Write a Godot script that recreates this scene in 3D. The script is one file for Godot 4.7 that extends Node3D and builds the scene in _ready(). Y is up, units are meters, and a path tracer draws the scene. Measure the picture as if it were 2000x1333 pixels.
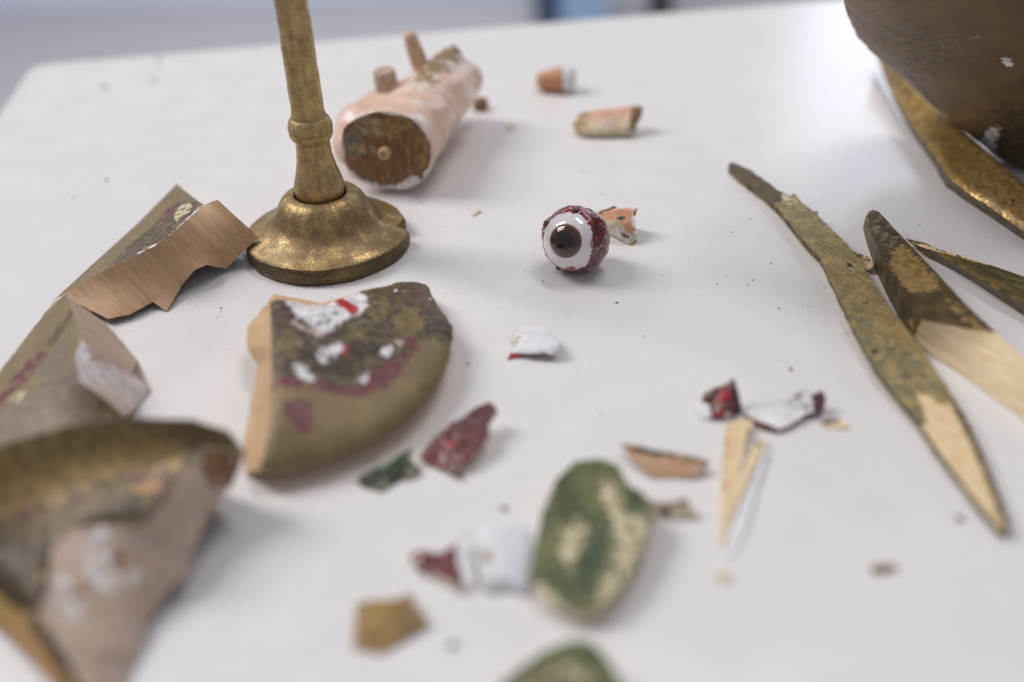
extends Node3D
# A conservator's table top: the broken pieces of a painted and gilded wooden carving round a glass eye.
# World units are metres, y up; the table top is y = 0.

func _ready() -> void:
	# camera
	var cam := Camera3D.new()
	cam.name = "camera"
	var lens := CameraAttributesPhysical.new()
	lens.frustum_focal_length = 35.0
	lens.frustum_focus_distance = 0.385
	lens.frustum_near = 0.02
	lens.frustum_far = 60.0
	lens.exposure_aperture = 2.8
	cam.attributes = lens
	cam.transform = Transform3D(Basis(Vector3(0.999391, -0.028588, 0.020018), Vector3(0.0349, 0.818653, -0.573227), Vector3(0, 0.573576, 0.819152)), Vector3(0, 0.2, 0.285786))
	add_child(cam)
	cam.current = true
	# air and room light
	var env := Environment.new()
	env.background_mode = Environment.BG_COLOR
	env.background_color = Color(0.82, 0.82, 0.86)
	env.background_energy_multiplier = 0.40
	env.tonemap_mode = Environment.TONE_MAPPER_LINEAR
	env.tonemap_exposure = 1.07
	env.sdfgi_enabled = true
	env.ssao_enabled = true
	env.ssil_enabled = true
	var we := WorldEnvironment.new()
	we.name = "world_environment"
	we.environment = env
	add_child(we)
	# a tall lamp panel high on the left, and the window far behind on the right
	lamp("left_window", Vector3(-1.9, 2.12, -0.8), Vector3(0, 0, -0.05), Vector2(0.8, 1.5), 5.0, Color(1.0, 0.985, 0.975))
	lamp("back_window", Vector3(1.32, 1.04, -3.0), Vector3(0.1, 0, -0.1), Vector2(0.6, 1.1), 0.62, Color(0.86, 0.92, 1.0))
	lamp("ceiling_lamp", Vector3(0.55, 2.0, -0.55), Vector3(0.1, 0, -0.1), Vector2(1.0, 0.3), 1.1, Color(1.0, 0.98, 0.96))
	lamp("added_back_fill", Vector3(-0.1, 1.3, -1.5), Vector3(0.05, -0.6, -3.1), Vector2(0.9, 0.9), 1.5, Color(0.96, 0.98, 1.0))  # fill light added only to brighten the cabinet and floor behind
	for n in [grain, fine]:
		n.seed = 4
		n.frequency = 1.0
		n.fractal_octaves = 2
	setting()
	candlestick()
	eyeball()
	arm()
	finger_stubs()
	build_plate()
	build_block()
	build_second()
	build_bowl_shard()
	build_long_leaf()
	build_leaf_chip()
	build_wedge()
	build_slim_leaf()
	build_crescent()
	build_dark_shell()
	build_white_flake()
	build_red_corner()
	build_crimson()
	build_bottle_chip()
	build_green_leaf()
	build_twig()
	build_front_leaf()
	build_brown_flake()
	build_red_white()
	build_blue_white()
	build_sliver()
	build_red_curl()
	build_red_curl_white()
	build_white_wing()
	build_tiny_sliver()
	build_splinter()
	build_splinter_b()
	build_white_strip()
	build_pink_curl()
	build_pale_fleck()
	build_far_crumb()
	build_brown_crumb()
	build_tan_crumb()
	build_finger_chip()
	dust()

func lamp(called: String, at: Vector3, to: Vector3, size: Vector2, energy: float, color: Color) -> void:
	var l := AreaLight3D.new()
	l.name = called
	l.area_size = size
	l.light_energy = energy
	l.light_color = color
	l.shadow_enabled = true
	l.area_range = 8.0
	l.area_attenuation = 2.0
	add_child(l)
	l.look_at_from_position(at, to)

# ---------------------------------------------------------------- helpers (local geometry is in millimetres)
var taken := {}
var grain := FastNoiseLite.new()
var fine := FastNoiseLite.new()
var mats := {}

const BASES := {
	"bronze": {"a": [124, 107, 76], "b": [144, 126, 90], "c": [100, 88, 64], "fu": 0.06, "fv": 0.06, "con": 1.0, "thr": 0.3, "ff": 0.9, "fy": 0.9, "m": 0.12, "r": 0.55, "bump": 12},
	"bronze_dark": {"a": [106, 88, 68], "b": [128, 108, 82], "c": [120, 95, 58], "fu": 0.05, "fv": 0.05, "con": 1.3, "thr": 0.32, "ff": 0.5, "fy": 0.5, "m": 0.3, "r": 0.52, "bump": 20},
	"umber": {"a": [76, 64, 48], "b": [110, 94, 66], "c": [150, 124, 78], "fu": 0.12, "fv": 0.12, "con": 1.2, "thr": 0.35, "ff": 1.4, "fy": 1.4, "m": 0.35, "r": 0.45, "bump": 60},
	"gold": {"a": [168, 134, 72], "b": [206, 170, 100], "c": [120, 96, 58], "fu": 0.12, "fv": 0.12, "con": 1.1, "thr": 0.25, "ff": 0.9, "fy": 0.9, "m": 0.6, "r": 0.38, "bump": 5},
	"leaf": {"a": [150, 131, 86], "b": [188, 167, 116], "c": [112, 104, 78], "fu": 0.10, "fv": 0.10, "con": 1.5, "thr": 0.12, "ff": 0.9, "fy": 0.6, "m": 0.2, "r": 0.5, "bump": 70},
	"leaf_dark": {"a": [84, 78, 52], "b": [140, 122, 72], "c": [62, 62, 48], "fu": 0.10, "fv": 0.18, "con": 1.5, "thr": 0.15, "ff": 0.8, "fy": 0.8, "m": 0.3, "r": 0.48, "bump": 60},
	"wood": {"a": [182, 147, 112], "b": [200, 166, 130], "c": [156, 120, 88], "fu": 0.02, "fv": 0.3, "con": 0.9, "thr": 0.34, "ff": 0.07, "fy": 1.6, "m": 0.0, "r": 0.62, "bump": 25},
	"wood_warm": {"a": [204, 168, 128], "b": [218, 184, 146], "c": [180, 140, 102], "fu": 0.03, "fv": 0.3, "con": 0.9, "thr": 0.36, "ff": 0.1, "fy": 1.2, "m": 0.0, "r": 0.62, "bump": 25},
	"wood_pale": {"a": [226, 202, 160], "b": [240, 220, 184], "c": [198, 168, 124], "fu": 0.02, "fv": 0.5, "con": 1.0, "thr": 0.30, "ff": 0.05, "fy": 1.5, "m": 0.0, "r": 0.6, "bump": 25},
	"wood_pink": {"a": [178, 157, 139], "b": [196, 176, 158], "c": [152, 128, 110], "fu": 0.03, "fv": 0.2, "con": 1.1, "thr": 0.3, "ff": 0.1, "fy": 0.8, "m": 0.0, "r": 0.65, "bump": 30},
	"wood_brown": {"a": [122, 88, 60], "b": [150, 112, 78], "c": [166, 130, 90], "fu": 0.35, "fv": 0.04, "con": 1.1, "thr": 0.36, "ff": 0.7, "fy": 0.1, "m": 0.0, "r": 0.55, "bump": 40},
	"green": {"a": [76, 82, 46], "b": [118, 118, 74], "c": [58, 76, 50], "fu": 0.10, "fv": 0.10, "con": 1.4, "thr": 0.2, "ff": 0.5, "fy": 0.5, "m": 0.0, "r": 0.5, "bump": 50},
	"green_dark": {"a": [24, 33, 23], "b": [42, 58, 40], "c": [90, 104, 92], "fu": 0.2, "fv": 0.2, "con": 1.3, "thr": 0.35, "ff": 0.6, "fy": 0.6, "m": 0.0, "r": 0.35, "bump": 30},
	"crimson": {"a": [92, 42, 46], "b": [118, 58, 58], "c": [78, 50, 56], "fu": 0.16, "fv": 0.16, "con": 1.6, "thr": 0.3, "ff": 0.4, "fy": 0.4, "m": 0.0, "r": 0.32, "bump": 40},
	"brown": {"a": [138, 112, 62], "b": [166, 136, 76], "c": [110, 84, 56], "fu": 0.12, "fv": 0.12, "con": 1.4, "thr": 0.25, "ff": 0.4, "fy": 0.4, "m": 0.1, "r": 0.5, "bump": 30},
	"gesso": {"a": [226, 224, 224], "b": [240, 239, 238], "c": [212, 204, 198], "fu": 0.15, "fv": 0.15, "con": 1.2, "thr": 0.45, "ff": 0.6, "fy": 0.6, "m": 0.0, "r": 0.7, "bump": 40},
	"gesso_blue": {"a": [218, 220, 226], "b": [232, 233, 237], "c": [206, 200, 200], "fu": 0.15, "fv": 0.15, "con": 1.2, "thr": 0.45, "ff": 0.6, "fy": 0.6, "m": 0.0, "r": 0.5, "bump": 30},
	"flesh": {"a": [214, 164, 140], "b": [232, 192, 170], "c": [196, 134, 108], "fu": 0.10, "fv": 0.10, "con": 1.3, "thr": 0.3, "ff": 0.5, "fy": 0.5, "m": 0.0, "r": 0.35, "bump": 30},
	"terracotta": {"a": [186, 132, 96], "b": [204, 150, 112], "c": [170, 116, 84], "fu": 0.10, "fv": 0.10, "con": 1.2, "thr": 0.3, "ff": 0.4, "fy": 0.4, "m": 0.0, "r": 0.45, "bump": 20},
	"cream_flesh": {"a": [206, 172, 142], "b": [222, 194, 166], "c": [188, 148, 118], "fu": 0.1, "fv": 0.1, "con": 1.2, "thr": 0.3, "ff": 0.4, "fy": 0.4, "m": 0.0, "r": 0.5, "bump": 20},
	"cream": {"a": [214, 204, 180], "b": [228, 220, 200], "c": [180, 160, 124], "fu": 0.10, "fv": 0.10, "con": 1.2, "thr": 0.25, "ff": 0.5, "fy": 0.5, "m": 0.0, "r": 0.6, "bump": 40},
}
const LOOKS := {
	"gesso": [[238, 238, 240], [204, 200, 204], 0.0, 0.65, 28],
	"grey": [[142, 134, 120], [120, 112, 98], 0.0, 0.6, 10],
	"crimson": [[98, 48, 54], [118, 62, 68], 0.0, 0.45, -14],
	"plum": [[70, 44, 52], [90, 56, 64], 0.0, 0.4, -14],
	"red": [[166, 30, 42], [188, 58, 62], 0.0, 0.4, 10],
	"worn": [[70, 61, 49], [106, 93, 72], 0.1, 0.55, -34],
	"dark": [[56, 46, 36], [76, 64, 50], 0.1, 0.5, -26],
	"ochre": [[146, 122, 76], [168, 142, 90], 0.12, 0.45, -10],
	"gold": [[186, 150, 84], [208, 172, 104], 0.65, 0.36, 10],
	"pale": [[234, 210, 168], [224, 198, 152], 0.0, 0.6, -20],
	"tan": [[206, 160, 108], [186, 140, 96], 0.0, 0.6, -20],
	"cream": [[216, 206, 178], [196, 182, 146], 0.0, 0.6, -16],
	"deep_green": [[44, 60, 38], [64, 82, 54], 0.0, 0.45, 6],
	"bottle": [[104, 104, 80], [128, 124, 92], 0.0, 0.4, 6],
	"umber": [[88, 74, 54], [108, 92, 66], 0.2, 0.5, 6],
	"brown": [[112, 78, 52], [136, 100, 66], 0.0, 0.6, -10],
	"stain": [[176, 158, 126], [150, 130, 100], 0.0, 0.6, 8],
	"lilac": [[98, 78, 96], [120, 98, 116], 0.0, 0.3, 6],
	"pink": [[186, 160, 154], [206, 186, 180], 0.0, 0.6, 20],
	"flesh": [[224, 170, 144], [212, 150, 122], 0.0, 0.4, 10],
	"bar": [[220, 212, 212], [200, 190, 190], 0.0, 0.6, 16],
	"smear": [[118, 104, 90], [134, 120, 102], 0.05, 0.55, 0],
	"olive": [[112, 97, 64], [130, 112, 74], 0.1, 0.5, -8],
	"black": [[28, 24, 22], [44, 38, 34], 0.0, 0.4, 4],
}

func numbered(called: String) -> String:
	var k: int = taken.get(called, 0)
	taken[called] = k + 1
	return called if k == 0 else "%s_%03d" % [called, k]

func tag(o: Node3D, label: String, category: String, group := "") -> Node3D:
	o.set_meta("label", label)
	o.set_meta("category", category)
	if group:
		o.set_meta("group", group)
	return o

func thing(called: String, label: String, category: String, at: Vector3, group := "") -> Node3D:
	var o := Node3D.new()
	o.name = numbered(called)
	add_child(o)
	o.position = at
	return tag(o, label, category, group)

func put(m: Mesh, called: String, parent: Node, materials := []) -> MeshInstance3D:
	var o := MeshInstance3D.new()
	o.name = numbered(called) if parent == self else called
	o.mesh = m
	o.cast_shadow = GeometryInstance3D.SHADOW_CASTING_SETTING_ON
	for i in materials.size():
		o.set_surface_override_material(i, materials[i])
	parent.add_child(o, true)
	return o

func structure(m: Mesh, called: String, mat: Material) -> MeshInstance3D:
	var o := put(m, called, self, [mat])
	o.set_meta("kind", "structure")
	return o

func srgb(c: Array) -> Color:
	return Color(c[0] / 255.0, c[1] / 255.0, c[2] / 255.0)

func lin(r: float, g: float, b: float) -> Color:
	return Color(r / 255.0, g / 255.0, b / 255.0).srgb_to_linear()

func jit(p: Vector3, amount: float) -> Vector3:
	var q := p * 0.55
	var r := p * 0.16
	return p + amount * Vector3(grain.get_noise_3d(q.x, q.y, q.z) + 0.8 * grain.get_noise_3d(r.x, r.y, r.z + 9.0), grain.get_noise_3d(q.x + 50.0, q.y, q.z) * 0.6, grain.get_noise_3d(q.x, q.y + 70.0, q.z) + 0.8 * grain.get_noise_3d(r.x + 31.0, r.y, r.z))

# The corners of a face joined by ragged edges.
func edge_loop(corners: PackedVector3Array, step: float, jag: float, counts := PackedInt32Array()) -> PackedVector3Array:
	var pts := PackedVector3Array()
	for i in corners.size():
		var a := corners[i]
		var b := corners[(i + 1) % corners.size()]
		var n := maxi(1, roundi(a.distance_to(b) / step)) if counts.is_empty() else counts[i]
		for k in n:
			pts.append(jit(a.lerp(b, k / float(n)), jag))
	return pts

# A face inside a loop: heights over its plane are carried in from the edge (mean value coordinates), then it bulges and roughens.
func face(loop: PackedVector3Array, frame: Array, size: float, bulge: float, cell: float, rough: float) -> SurfaceTool:
	var c: Vector3 = frame[0]
	var u: Vector3 = frame[1]
	var v: Vector3 = frame[2]
	var n := u.cross(v)
	var edge := PackedVector2Array()
	var high := PackedFloat32Array()
	var lo := Vector2(INF, INF)
	var hi := -lo
	for p in loop:
		var e := Vector2((p - c).dot(u), (p - c).dot(v))
		edge.append(e)
		high.append((p - c).dot(n))
		lo = lo.min(e)
		hi = hi.max(e)
	var count := edge.size()
	var pts := edge.duplicate()
	var hts := high.duplicate()
	var y := lo.y + cell * 0.5
	var row := 0
	while y < hi.y:
		var x := lo.x + cell * (0.5 if row % 2 else 0.95)
		while x < hi.x:
			var q := Vector2(x + cell * 0.25 * grain.get_noise_2d(x * 3.0, y * 3.0), y + cell * 0.25 * grain.get_noise_2d(y * 3.0, x * 3.0))
			if Geometry2D.is_point_in_polygon(q, edge):
				var total := 0.0
				var sum := 0.0
				var near := INF
				var power := 0.0
				var d0 := edge[count - 1] - q
				var l0 := d0.length()
				var tans := PackedFloat32Array()
				var lens := PackedFloat32Array()
				for i in count:
					var d1 := edge[i] - q
					var l1 := d1.length()
					near = minf(near, l1)
					power += 1.0 / (l1 * l1 * l1 + 1e-6)
					lens.append(l1)
					tans.append(tan(0.5 * atan2(d0.cross(d1), d0.dot(d1))))
					d0 = d1
				if near > cell * 0.55:
					for i in count:
						var w := (tans[i] + tans[(i + 1) % count]) / lens[i]
						total += w
						sum += w * high[i]
					var inner := pow(power / count, -1.0 / 3.0) / (0.5 * minf(hi.x - lo.x, hi.y - lo.y))
					var fade := smoothstep(0.0, cell * 2.5, near)
					pts.append(q)
					hts.append(sum / total + bulge * minf(1.0, inner * (2.0 - inner)) + rough * fade * (grain.get_noise_2d(q.x * 0.35 + 40.0, q.y * 0.35 + c.x) + 0.5 * grain.get_noise_2d(q.x * 1.1, q.y * 1.1)))
			x += cell
		y += cell * 0.87
		row += 1
	var st := SurfaceTool.new()
	st.begin(Mesh.PRIMITIVE_TRIANGLES)
	var scaled := PackedVector2Array()
	for p in pts:
		scaled.append(p * 10.0)
	for i in pts.size():
		st.set_uv(Vector2(0.5, 0.5) + pts[i] / size)
		st.set_smooth_group(0)
		st.add_vertex((c + u * pts[i].x + v * pts[i].y + n * hts[i]) * 0.001)
	var tri := Geometry2D.triangulate_delaunay(scaled)
	for k in range(0, tri.size(), 3):
		var a := pts[tri[k]]
		var b := pts[tri[k + 1]]
		var d := pts[tri[k + 2]]
		if absf((b - a).cross(d - a)) < 0.002 or not Geometry2D.is_point_in_polygon((a + b + d) / 3.0, edge):
			continue
		var flip := (b - a).cross(d - a) > 0.0
		st.add_index(tri[k])
		st.add_index(tri[k + 2] if flip else tri[k + 1])
		st.add_index(tri[k + 1] if flip else tri[k + 2])
	st.generate_normals()
	return st

# The side between two loops of as many points.
func side(top: PackedVector3Array, bottom: PackedVector3Array, rows: int, rough: float, outward_from: Vector3) -> SurfaceTool:
	var st := SurfaceTool.new()
	st.begin(Mesh.PRIMITIVE_TRIANGLES)
	var n := top.size()
	var turn := 0.0
	for i in n:
		var m := (top[i] + top[(i + 1) % n]) * 0.5 - outward_from
		turn += m.dot((top[(i + 1) % n] - top[i]).cross(bottom[i] - top[i]))
	for r in rows + 1:
		var t := r / float(rows)
		for i in n + 1:
			var p := top[i % n].lerp(bottom[i % n], t)
			if r > 0 and r < rows:
				p = jit(p, rough)
			st.set_uv(Vector2(i / float(n), t))
			st.set_smooth_group(0)
			st.add_vertex(p * 0.001)
	for r in rows:
		for i in n:
			var a := r * (n + 1) + i
			var b := a + n + 1
			for k in ([a, a + 1, b, a + 1, b + 1, b] if turn < 0.0 else [a, b, a + 1, a + 1, b, b + 1]):
				st.add_index(k)
	st.generate_normals()
	return st

func joined(list: Array) -> ArrayMesh:
	var m := ArrayMesh.new()
	for st in list:
		st.commit(m)
	return m

# A piece with a top, a broken side and an underside.
func slab(parent: Node, called: Array, top: PackedVector3Array, bottom: PackedVector3Array, frame: Array, size: float, look: Array, how: Dictionary) -> Node3D:
	var cell: float = how.get("cell", 1.5)
	var jag: float = how.get("jag", 0.4)
	var counts := PackedInt32Array()
	var mid := Vector3.ZERO
	for i in top.size():
		counts.append(maxi(1, roundi(top[i].distance_to(top[(i + 1) % top.size()]) / cell)))
		mid += top[i] / top.size()
	var up := edge_loop(top, cell, jag, counts)
	var down := edge_loop(bottom, cell, jag * 0.7, counts)
	var under := [frame[0], frame[2], frame[1]]
	var f := face(up, frame, size, how.get("bulge", 0.0), cell, how.get("rough", 0.1))
	var s := side(up, down, how.get("rows", 2), jag * 0.5, mid)
	var b := face(down, under, size, -how.get("under", how.get("bulge", 0.0)), cell * 1.6, 0.1)
	if called.size() == 1:
		return put(joined([f, s, b]), called[0], parent, look)
	put(f.commit(), called[0], parent, [look[0]])
	put(s.commit(), called[1], parent, [look[1]])
	put(b.commit(), called[2], parent, [look[2]])
	return parent

func patch(parent: Node, called: String, corners: PackedVector3Array, frame: Array, size: float, mat: Material, how := {}) -> MeshInstance3D:
	var cell: float = how.get("cell", 1.5)
	var f := face(edge_loop(corners, how.get("step", 1.5), how.get("jag", 0.3)), frame, size, how.get("bulge", 0.0), cell, how.get("rough", 0.15))
	return put(f.commit(), called, parent, [mat])

# A painted surface: a mottled base and ragged patches of other coats, in millimetres of the face.
func paint(base_name: String, size: float, res: int, patches := [], maps := true) -> StandardMaterial3D:
	var with_maps := maps and res > 250
	var base: Dictionary = BASES[base_name]
	var seed_ := taken.size() * 13 + patches.size() + res
	var n1 := FastNoiseLite.new()
	n1.seed = seed_
	n1.frequency = 1.0
	n1.fractal_octaves = 4
	var n2 := FastNoiseLite.new()
	n2.seed = seed_ + 5
	n2.frequency = 1.0
	n2.fractal_octaves = 2
	var al := PackedByteArray()
	al.resize(res * res * 3)
	var orm := PackedByteArray()
	orm.resize(res * res * 3)
	var a := srgb(base.a)
	var b := srgb(base.b)
	var c := srgb(base.c)
	var k := size / res
	for y in res:
		var v := (y + 0.5) * k - size * 0.5
		for x in res:
			var u := (x + 0.5) * k - size * 0.5
			var t := clampf(0.5 + n1.get_noise_2d(u * base.fu, v * base.fv) * base.con, 0.0, 1.0)
			var s := n2.get_noise_2d(u * base.ff, v * base.fy)
			var col := a.lerp(b, t)
			if s > base.thr:
				col = col.lerp(c, minf(0.85, (s - base.thr) * 4.0))
			var g := 255.0 * (1.0 + 0.10 * s)
			var i := (y * res + x) * 3
			al[i] = clampi(int(col.r * g), 0, 255)
			al[i + 1] = clampi(int(col.g * g), 0, 255)
			al[i + 2] = clampi(int(col.b * g), 0, 255)
			orm[i] = clampi(int(120.0 + base.bump * s + 20.0 * (t - 0.5)), 0, 255)
			orm[i + 1] = clampi(int(255.0 * (base.r + 0.15 * s + 0.08 * (t - 0.5))), 20, 255)
			orm[i + 2] = int(255.0 * clampf(base.m + 0.2 * (t - 0.5), 0.0, 1.0) if base.m > 0.0 else 0.0)
	for p in patches:
		var poly: PackedVector2Array = p[0]
		var look: Array = LOOKS[p[1]]
		var warp: float = p[2]
		var dense: float = p[3]
		var c1 := srgb(look[0])
		var c2 := srgb(look[1])
		var box := Rect2(poly[0], Vector2.ZERO)
		for q in poly:
			box = box.expand(q)
		box = box.grow(warp)
		var x0 := clampi(int((box.position.x + size * 0.5) / k), 0, res)
		var x1 := clampi(int((box.end.x + size * 0.5) / k) + 1, 0, res)
		var y0 := clampi(int((box.position.y + size * 0.5) / k), 0, res)
		var y1 := clampi(int((box.end.y + size * 0.5) / k) + 1, 0, res)
		for y in range(y0, y1):
			var v := (y + 0.5) * k - size * 0.5
			for x in range(x0, x1):
				var u := (x + 0.5) * k - size * 0.5
				var q := Vector2(u + warp * 1.6 * n1.get_noise_2d(u * 0.35 + 77.0, v * 0.35), v + warp * 1.6 * n1.get_noise_2d(u * 0.35, v * 0.35 + 33.0))
				if not Geometry2D.is_point_in_polygon(q, poly):
					continue
				var s := n1.get_noise_2d(u * 0.2 + 11.0, v * 0.2)
				if dense < 1.0 and s * 1.3 + 0.5 > dense:
					continue
				var f := clampf(0.5 + 1.6 * n2.get_noise_2d(u * 0.22 + 5.0, v * 0.22), 0.0, 1.0)
				var col := c1.lerp(c2, f)
				var g := 255.0 * (1.0 + 0.12 * n2.get_noise_2d(u * 1.3, v * 1.3))
				var i := (y * res + x) * 3
				al[i] = clampi(int(col.r * g), 0, 255)
				al[i + 1] = clampi(int(col.g * g), 0, 255)
				al[i + 2] = clampi(int(col.b * g), 0, 255)
				orm[i] = clampi(orm[i] + look[4], 0, 255)
				orm[i + 1] = int(255.0 * look[3])
				orm[i + 2] = int(255.0 * look[2])
	var m := StandardMaterial3D.new()
	m.albedo_texture = ImageTexture.create_from_image(Image.create_from_data(res, res, false, Image.FORMAT_RGB8, al))
	m.heightmap_enabled = true
	m.heightmap_scale = 0.08
	if not with_maps:
		m.roughness = base.r
		m.metallic = base.m
		m.heightmap_scale = 0.04
		m.heightmap_texture = m.albedo_texture
		return m
	var o := ImageTexture.create_from_image(Image.create_from_data(res, res, false, Image.FORMAT_RGB8, orm))
	m.roughness = 1.0
	m.roughness_texture = o
	m.roughness_texture_channel = BaseMaterial3D.TEXTURE_CHANNEL_GREEN
	m.metallic = 1.0
	m.metallic_texture = o
	m.metallic_texture_channel = BaseMaterial3D.TEXTURE_CHANNEL_BLUE
	m.heightmap_texture = o
	return m

# The same base on sides and small pieces, laid on from three directions.
func coat(base_name: String) -> StandardMaterial3D:
	if not mats.has(base_name):
		var m := paint(base_name, 40.0, 256, [], false)
		m.uv1_triplanar = true
		m.uv1_scale = Vector3(25, 25, 25)
		mats[base_name] = m
	return mats[base_name]

func plain(c: Color, rough: float, metal := 0.0) -> StandardMaterial3D:
	var m := StandardMaterial3D.new()
	m.albedo_color = c
	m.roughness = rough
	m.metallic = metal
	return m

# A turned piece: (radius, height) pairs round the y axis; wobble moves the wall in and out.
func turned(profile: PackedVector2Array, around: int, wobble: float, notch := 0.0, wear := 1.0) -> ArrayMesh:
	var st := SurfaceTool.new()
	st.begin(Mesh.PRIMITIVE_TRIANGLES)
	var n := profile.size()
	for j in n:
		for i in around + 1:
			var ang := TAU * (i % around) / around
			var r := profile[j].x
			var h := profile[j].y
			var q := Vector3(cos(ang) * r, h, sin(ang) * r)
			r += wobble * (grain.get_noise_3d(q.x * 0.12, q.y * 0.12, q.z * 0.12) + 0.4 * grain.get_noise_3d(q.x * 0.5, q.y * 0.5, q.z * 0.5)) * minf(1.0, r * 0.3)
			if notch > 0.0 and r > 19.0:
				var d := angle_difference(ang, -0.13)
				var gap := smoothstep(0.14, 0.03, absf(d + 0.02))
				var far := smoothstep(0.02, 0.16, -d) * smoothstep(1.3, 0.2, -d)
				r += notch * smoothstep(19.0, 30.0, profile[j].x) * (far * 0.55 - gap * 1.6)
				if h > 4.0:
					h -= notch * 0.75 * (far * 0.7 + gap) * smoothstep(18.0, 24.0, profile[j].x)
			st.set_uv(Vector2(i / float(around), float(j) / (n - 1)))
			st.set_smooth_group(0)
			st.add_vertex(Vector3(cos(ang) * r, h, sin(ang) * r) * 0.001)
	for j in n - 1:
		for i in around:
			var a := j * (around + 1) + i
			var b := a + around + 1
			for k in [a, a + 1, b, a + 1, b + 1, b]:
				st.add_index(k)
	st.generate_normals()
	return st.commit()

func rounded(points: PackedVector2Array, per := 6) -> PackedVector2Array:
	var out := PackedVector2Array()
	for i in points.size() - 1:
		var a := points[maxi(i - 1, 0)]
		var b := points[i]
		var c := points[i + 1]
		var d := points[mini(i + 2, points.size() - 1)]
		for k in per:
			out.append(b.cubic_interpolate(c, a, d, k / float(per)))
	out.append(points[points.size() - 1])
	return out


# ---------------------------------------------------------------- the setting
func setting() -> void:
	var fm := plain(Color(0.74, 0.74, 0.75), 0.5)
	var floor_mesh := BoxMesh.new()
	floor_mesh.size = Vector3(9, 0.1, 9)
	var fl := structure(floor_mesh, "floor", fm)
	fl.position = Vector3(0, -0.78, -2.0)
	# table: a white laminate board with rounded corners on four legs
	var t := thing("table", "white laminate table top carrying all the fragments", "table", Vector3(0, -0.73, 0))
	var corner := Vector2(-0.2850, -0.3092)
	var far := Vector2(0.2265, -0.3850)
	var dx := (far - corner).normalized()
	var dz := Vector2(-dx.y, dx.x)
	var outline := PackedVector2Array()
	var wide := 1.5
	var deep := 0.8
	var round_r := 0.012
	for k in 4:
		var cc: Vector2 = corner + dx * (round_r if k in [0, 3] else wide - round_r) + dz * (round_r if k < 2 else deep - round_r)
		for j in 7:
			var a := PI + PI / 2.0 * k + PI / 2.0 * j / 6.0
			outline.append(cc + (dx * cos(a) + dz * sin(a)) * round_r)
	var wm := laminate()
	var st := SurfaceTool.new()
	st.begin(Mesh.PRIMITIVE_TRIANGLES)
	var n := outline.size()
	# rounded top edge in rings, then the underside
	var rings := [[0.0, 0.004], [0.0, 0.0015], [0.0006, 0.0005], [0.0016, 0.0], [0.012, 0.0]]
	var mid := corner + dx * wide * 0.5 + dz * deep * 0.5
	for r in range(rings.size()):
		for i in n:
			var p: Vector2 = outline[i] + (mid - outline[i]).normalized() * rings[r][0]
			st.set_smooth_group(0)
			st.set_uv(p)
			st.add_vertex(Vector3(p.x, -rings[r][1], p.y))
	st.set_uv(mid)
	st.add_vertex(Vector3(mid.x, 0, mid.y))
	for r in rings.size() - 1:
		for i in n:
			var a := r * n + i
			var b := r * n + (i + 1) % n
			for k in [a, b, a + n, b, b + n, a + n]:
				st.add_index(k)
	for i in n:
		for k in [(rings.size() - 1) * n + i, (rings.size() - 1) * n + (i + 1) % n, rings.size() * n]:
			st.add_index(k)
	st.generate_normals()
	var top := put(st.commit(), "table_top", t, [wm])
	top.position.y = 0.73
	var st2 := SurfaceTool.new()
	st2.begin(Mesh.PRIMITIVE_TRIANGLES)
	for h in [-0.004, -0.026]:
		for i in n:
			st2.set_smooth_group(0)
			st2.add_vertex(Vector3(outline[i].x, h, outline[i].y))
	st2.add_vertex(Vector3(mid.x, -0.026, mid.y))
	for i in n:
		for k in [i, i + n, (i + 1) % n, (i + 1) % n, i + n, (i + 1) % n + n]:
			st2.add_index(k)
		for k in [n + i, 2 * n, n + (i + 1) % n]:
			st2.add_index(k)
	st2.generate_normals()
	var edge := put(st2.commit(), "edge_band", t, [plain(Color(0.78, 0.78, 0.8), 0.4)])
	edge.position.y = 0.73
	for k in 4:
		var leg := CylinderMesh.new()
		leg.top_radius = 0.02
		leg.bottom_radius = 0.02
		leg.height = 0.7
		var lp: Vector2 = corner + dx * (0.1 if k in [0, 3] else wide - 0.1) + dz * (0.1 if k < 2 else deep - 0.1)
		var lg := put(leg, "leg", t, [plain(Color(0.6, 0.6, 0.62), 0.35, 0.6)])
		lg.position = Vector3(lp.x, 0.353, lp.y)
	# what stands blurred on the floor behind the table
	var cab := thing("cabinet", "pale blue-grey cabinet side, blurred far behind the table", "cabinet", Vector3(-1.35, -0.73, -3.15))
	var body := BoxMesh.new()
	body.size = Vector3(2.9, 0.75, 0.4)
	var bo := put(body, "cabinet_side", cab, [plain(Color(0.86, 0.875, 0.94), 0.5)])
	bo.position.y = 0.375 + 0.004
	var boxo := thing("crate", "small blue box on the floor behind the table", "box", Vector3(0.20, -0.73, -2.62))
	var bm := BoxMesh.new()
	bm.size = Vector3(0.065, 0.3, 0.2)
	put(bm, "side", boxo, [plain(Color(0.22, 0.29, 0.40), 0.5)]).position = Vector3(-0.066, 0.154, 0)
	var bm2 := BoxMesh.new()
	bm2.size = Vector3(0.13, 0.3, 0.2)
	put(bm2, "front", boxo, [plain(Color(0.60, 0.70, 0.84), 0.5)]).position = Vector3(0.034, 0.154, 0.012)
	var foot := CylinderMesh.new()
	foot.top_radius = 0.028
	foot.bottom_radius = 0.034
	foot.height = 0.5
	var ft := put(foot, "stool_leg", self, [plain(Color(0.03, 0.03, 0.035), 0.4)])
	ft.position = Vector3(0.47, -0.478, -2.66)
	tag(ft, "black chair leg just showing over the far table edge", "chair leg")

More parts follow.
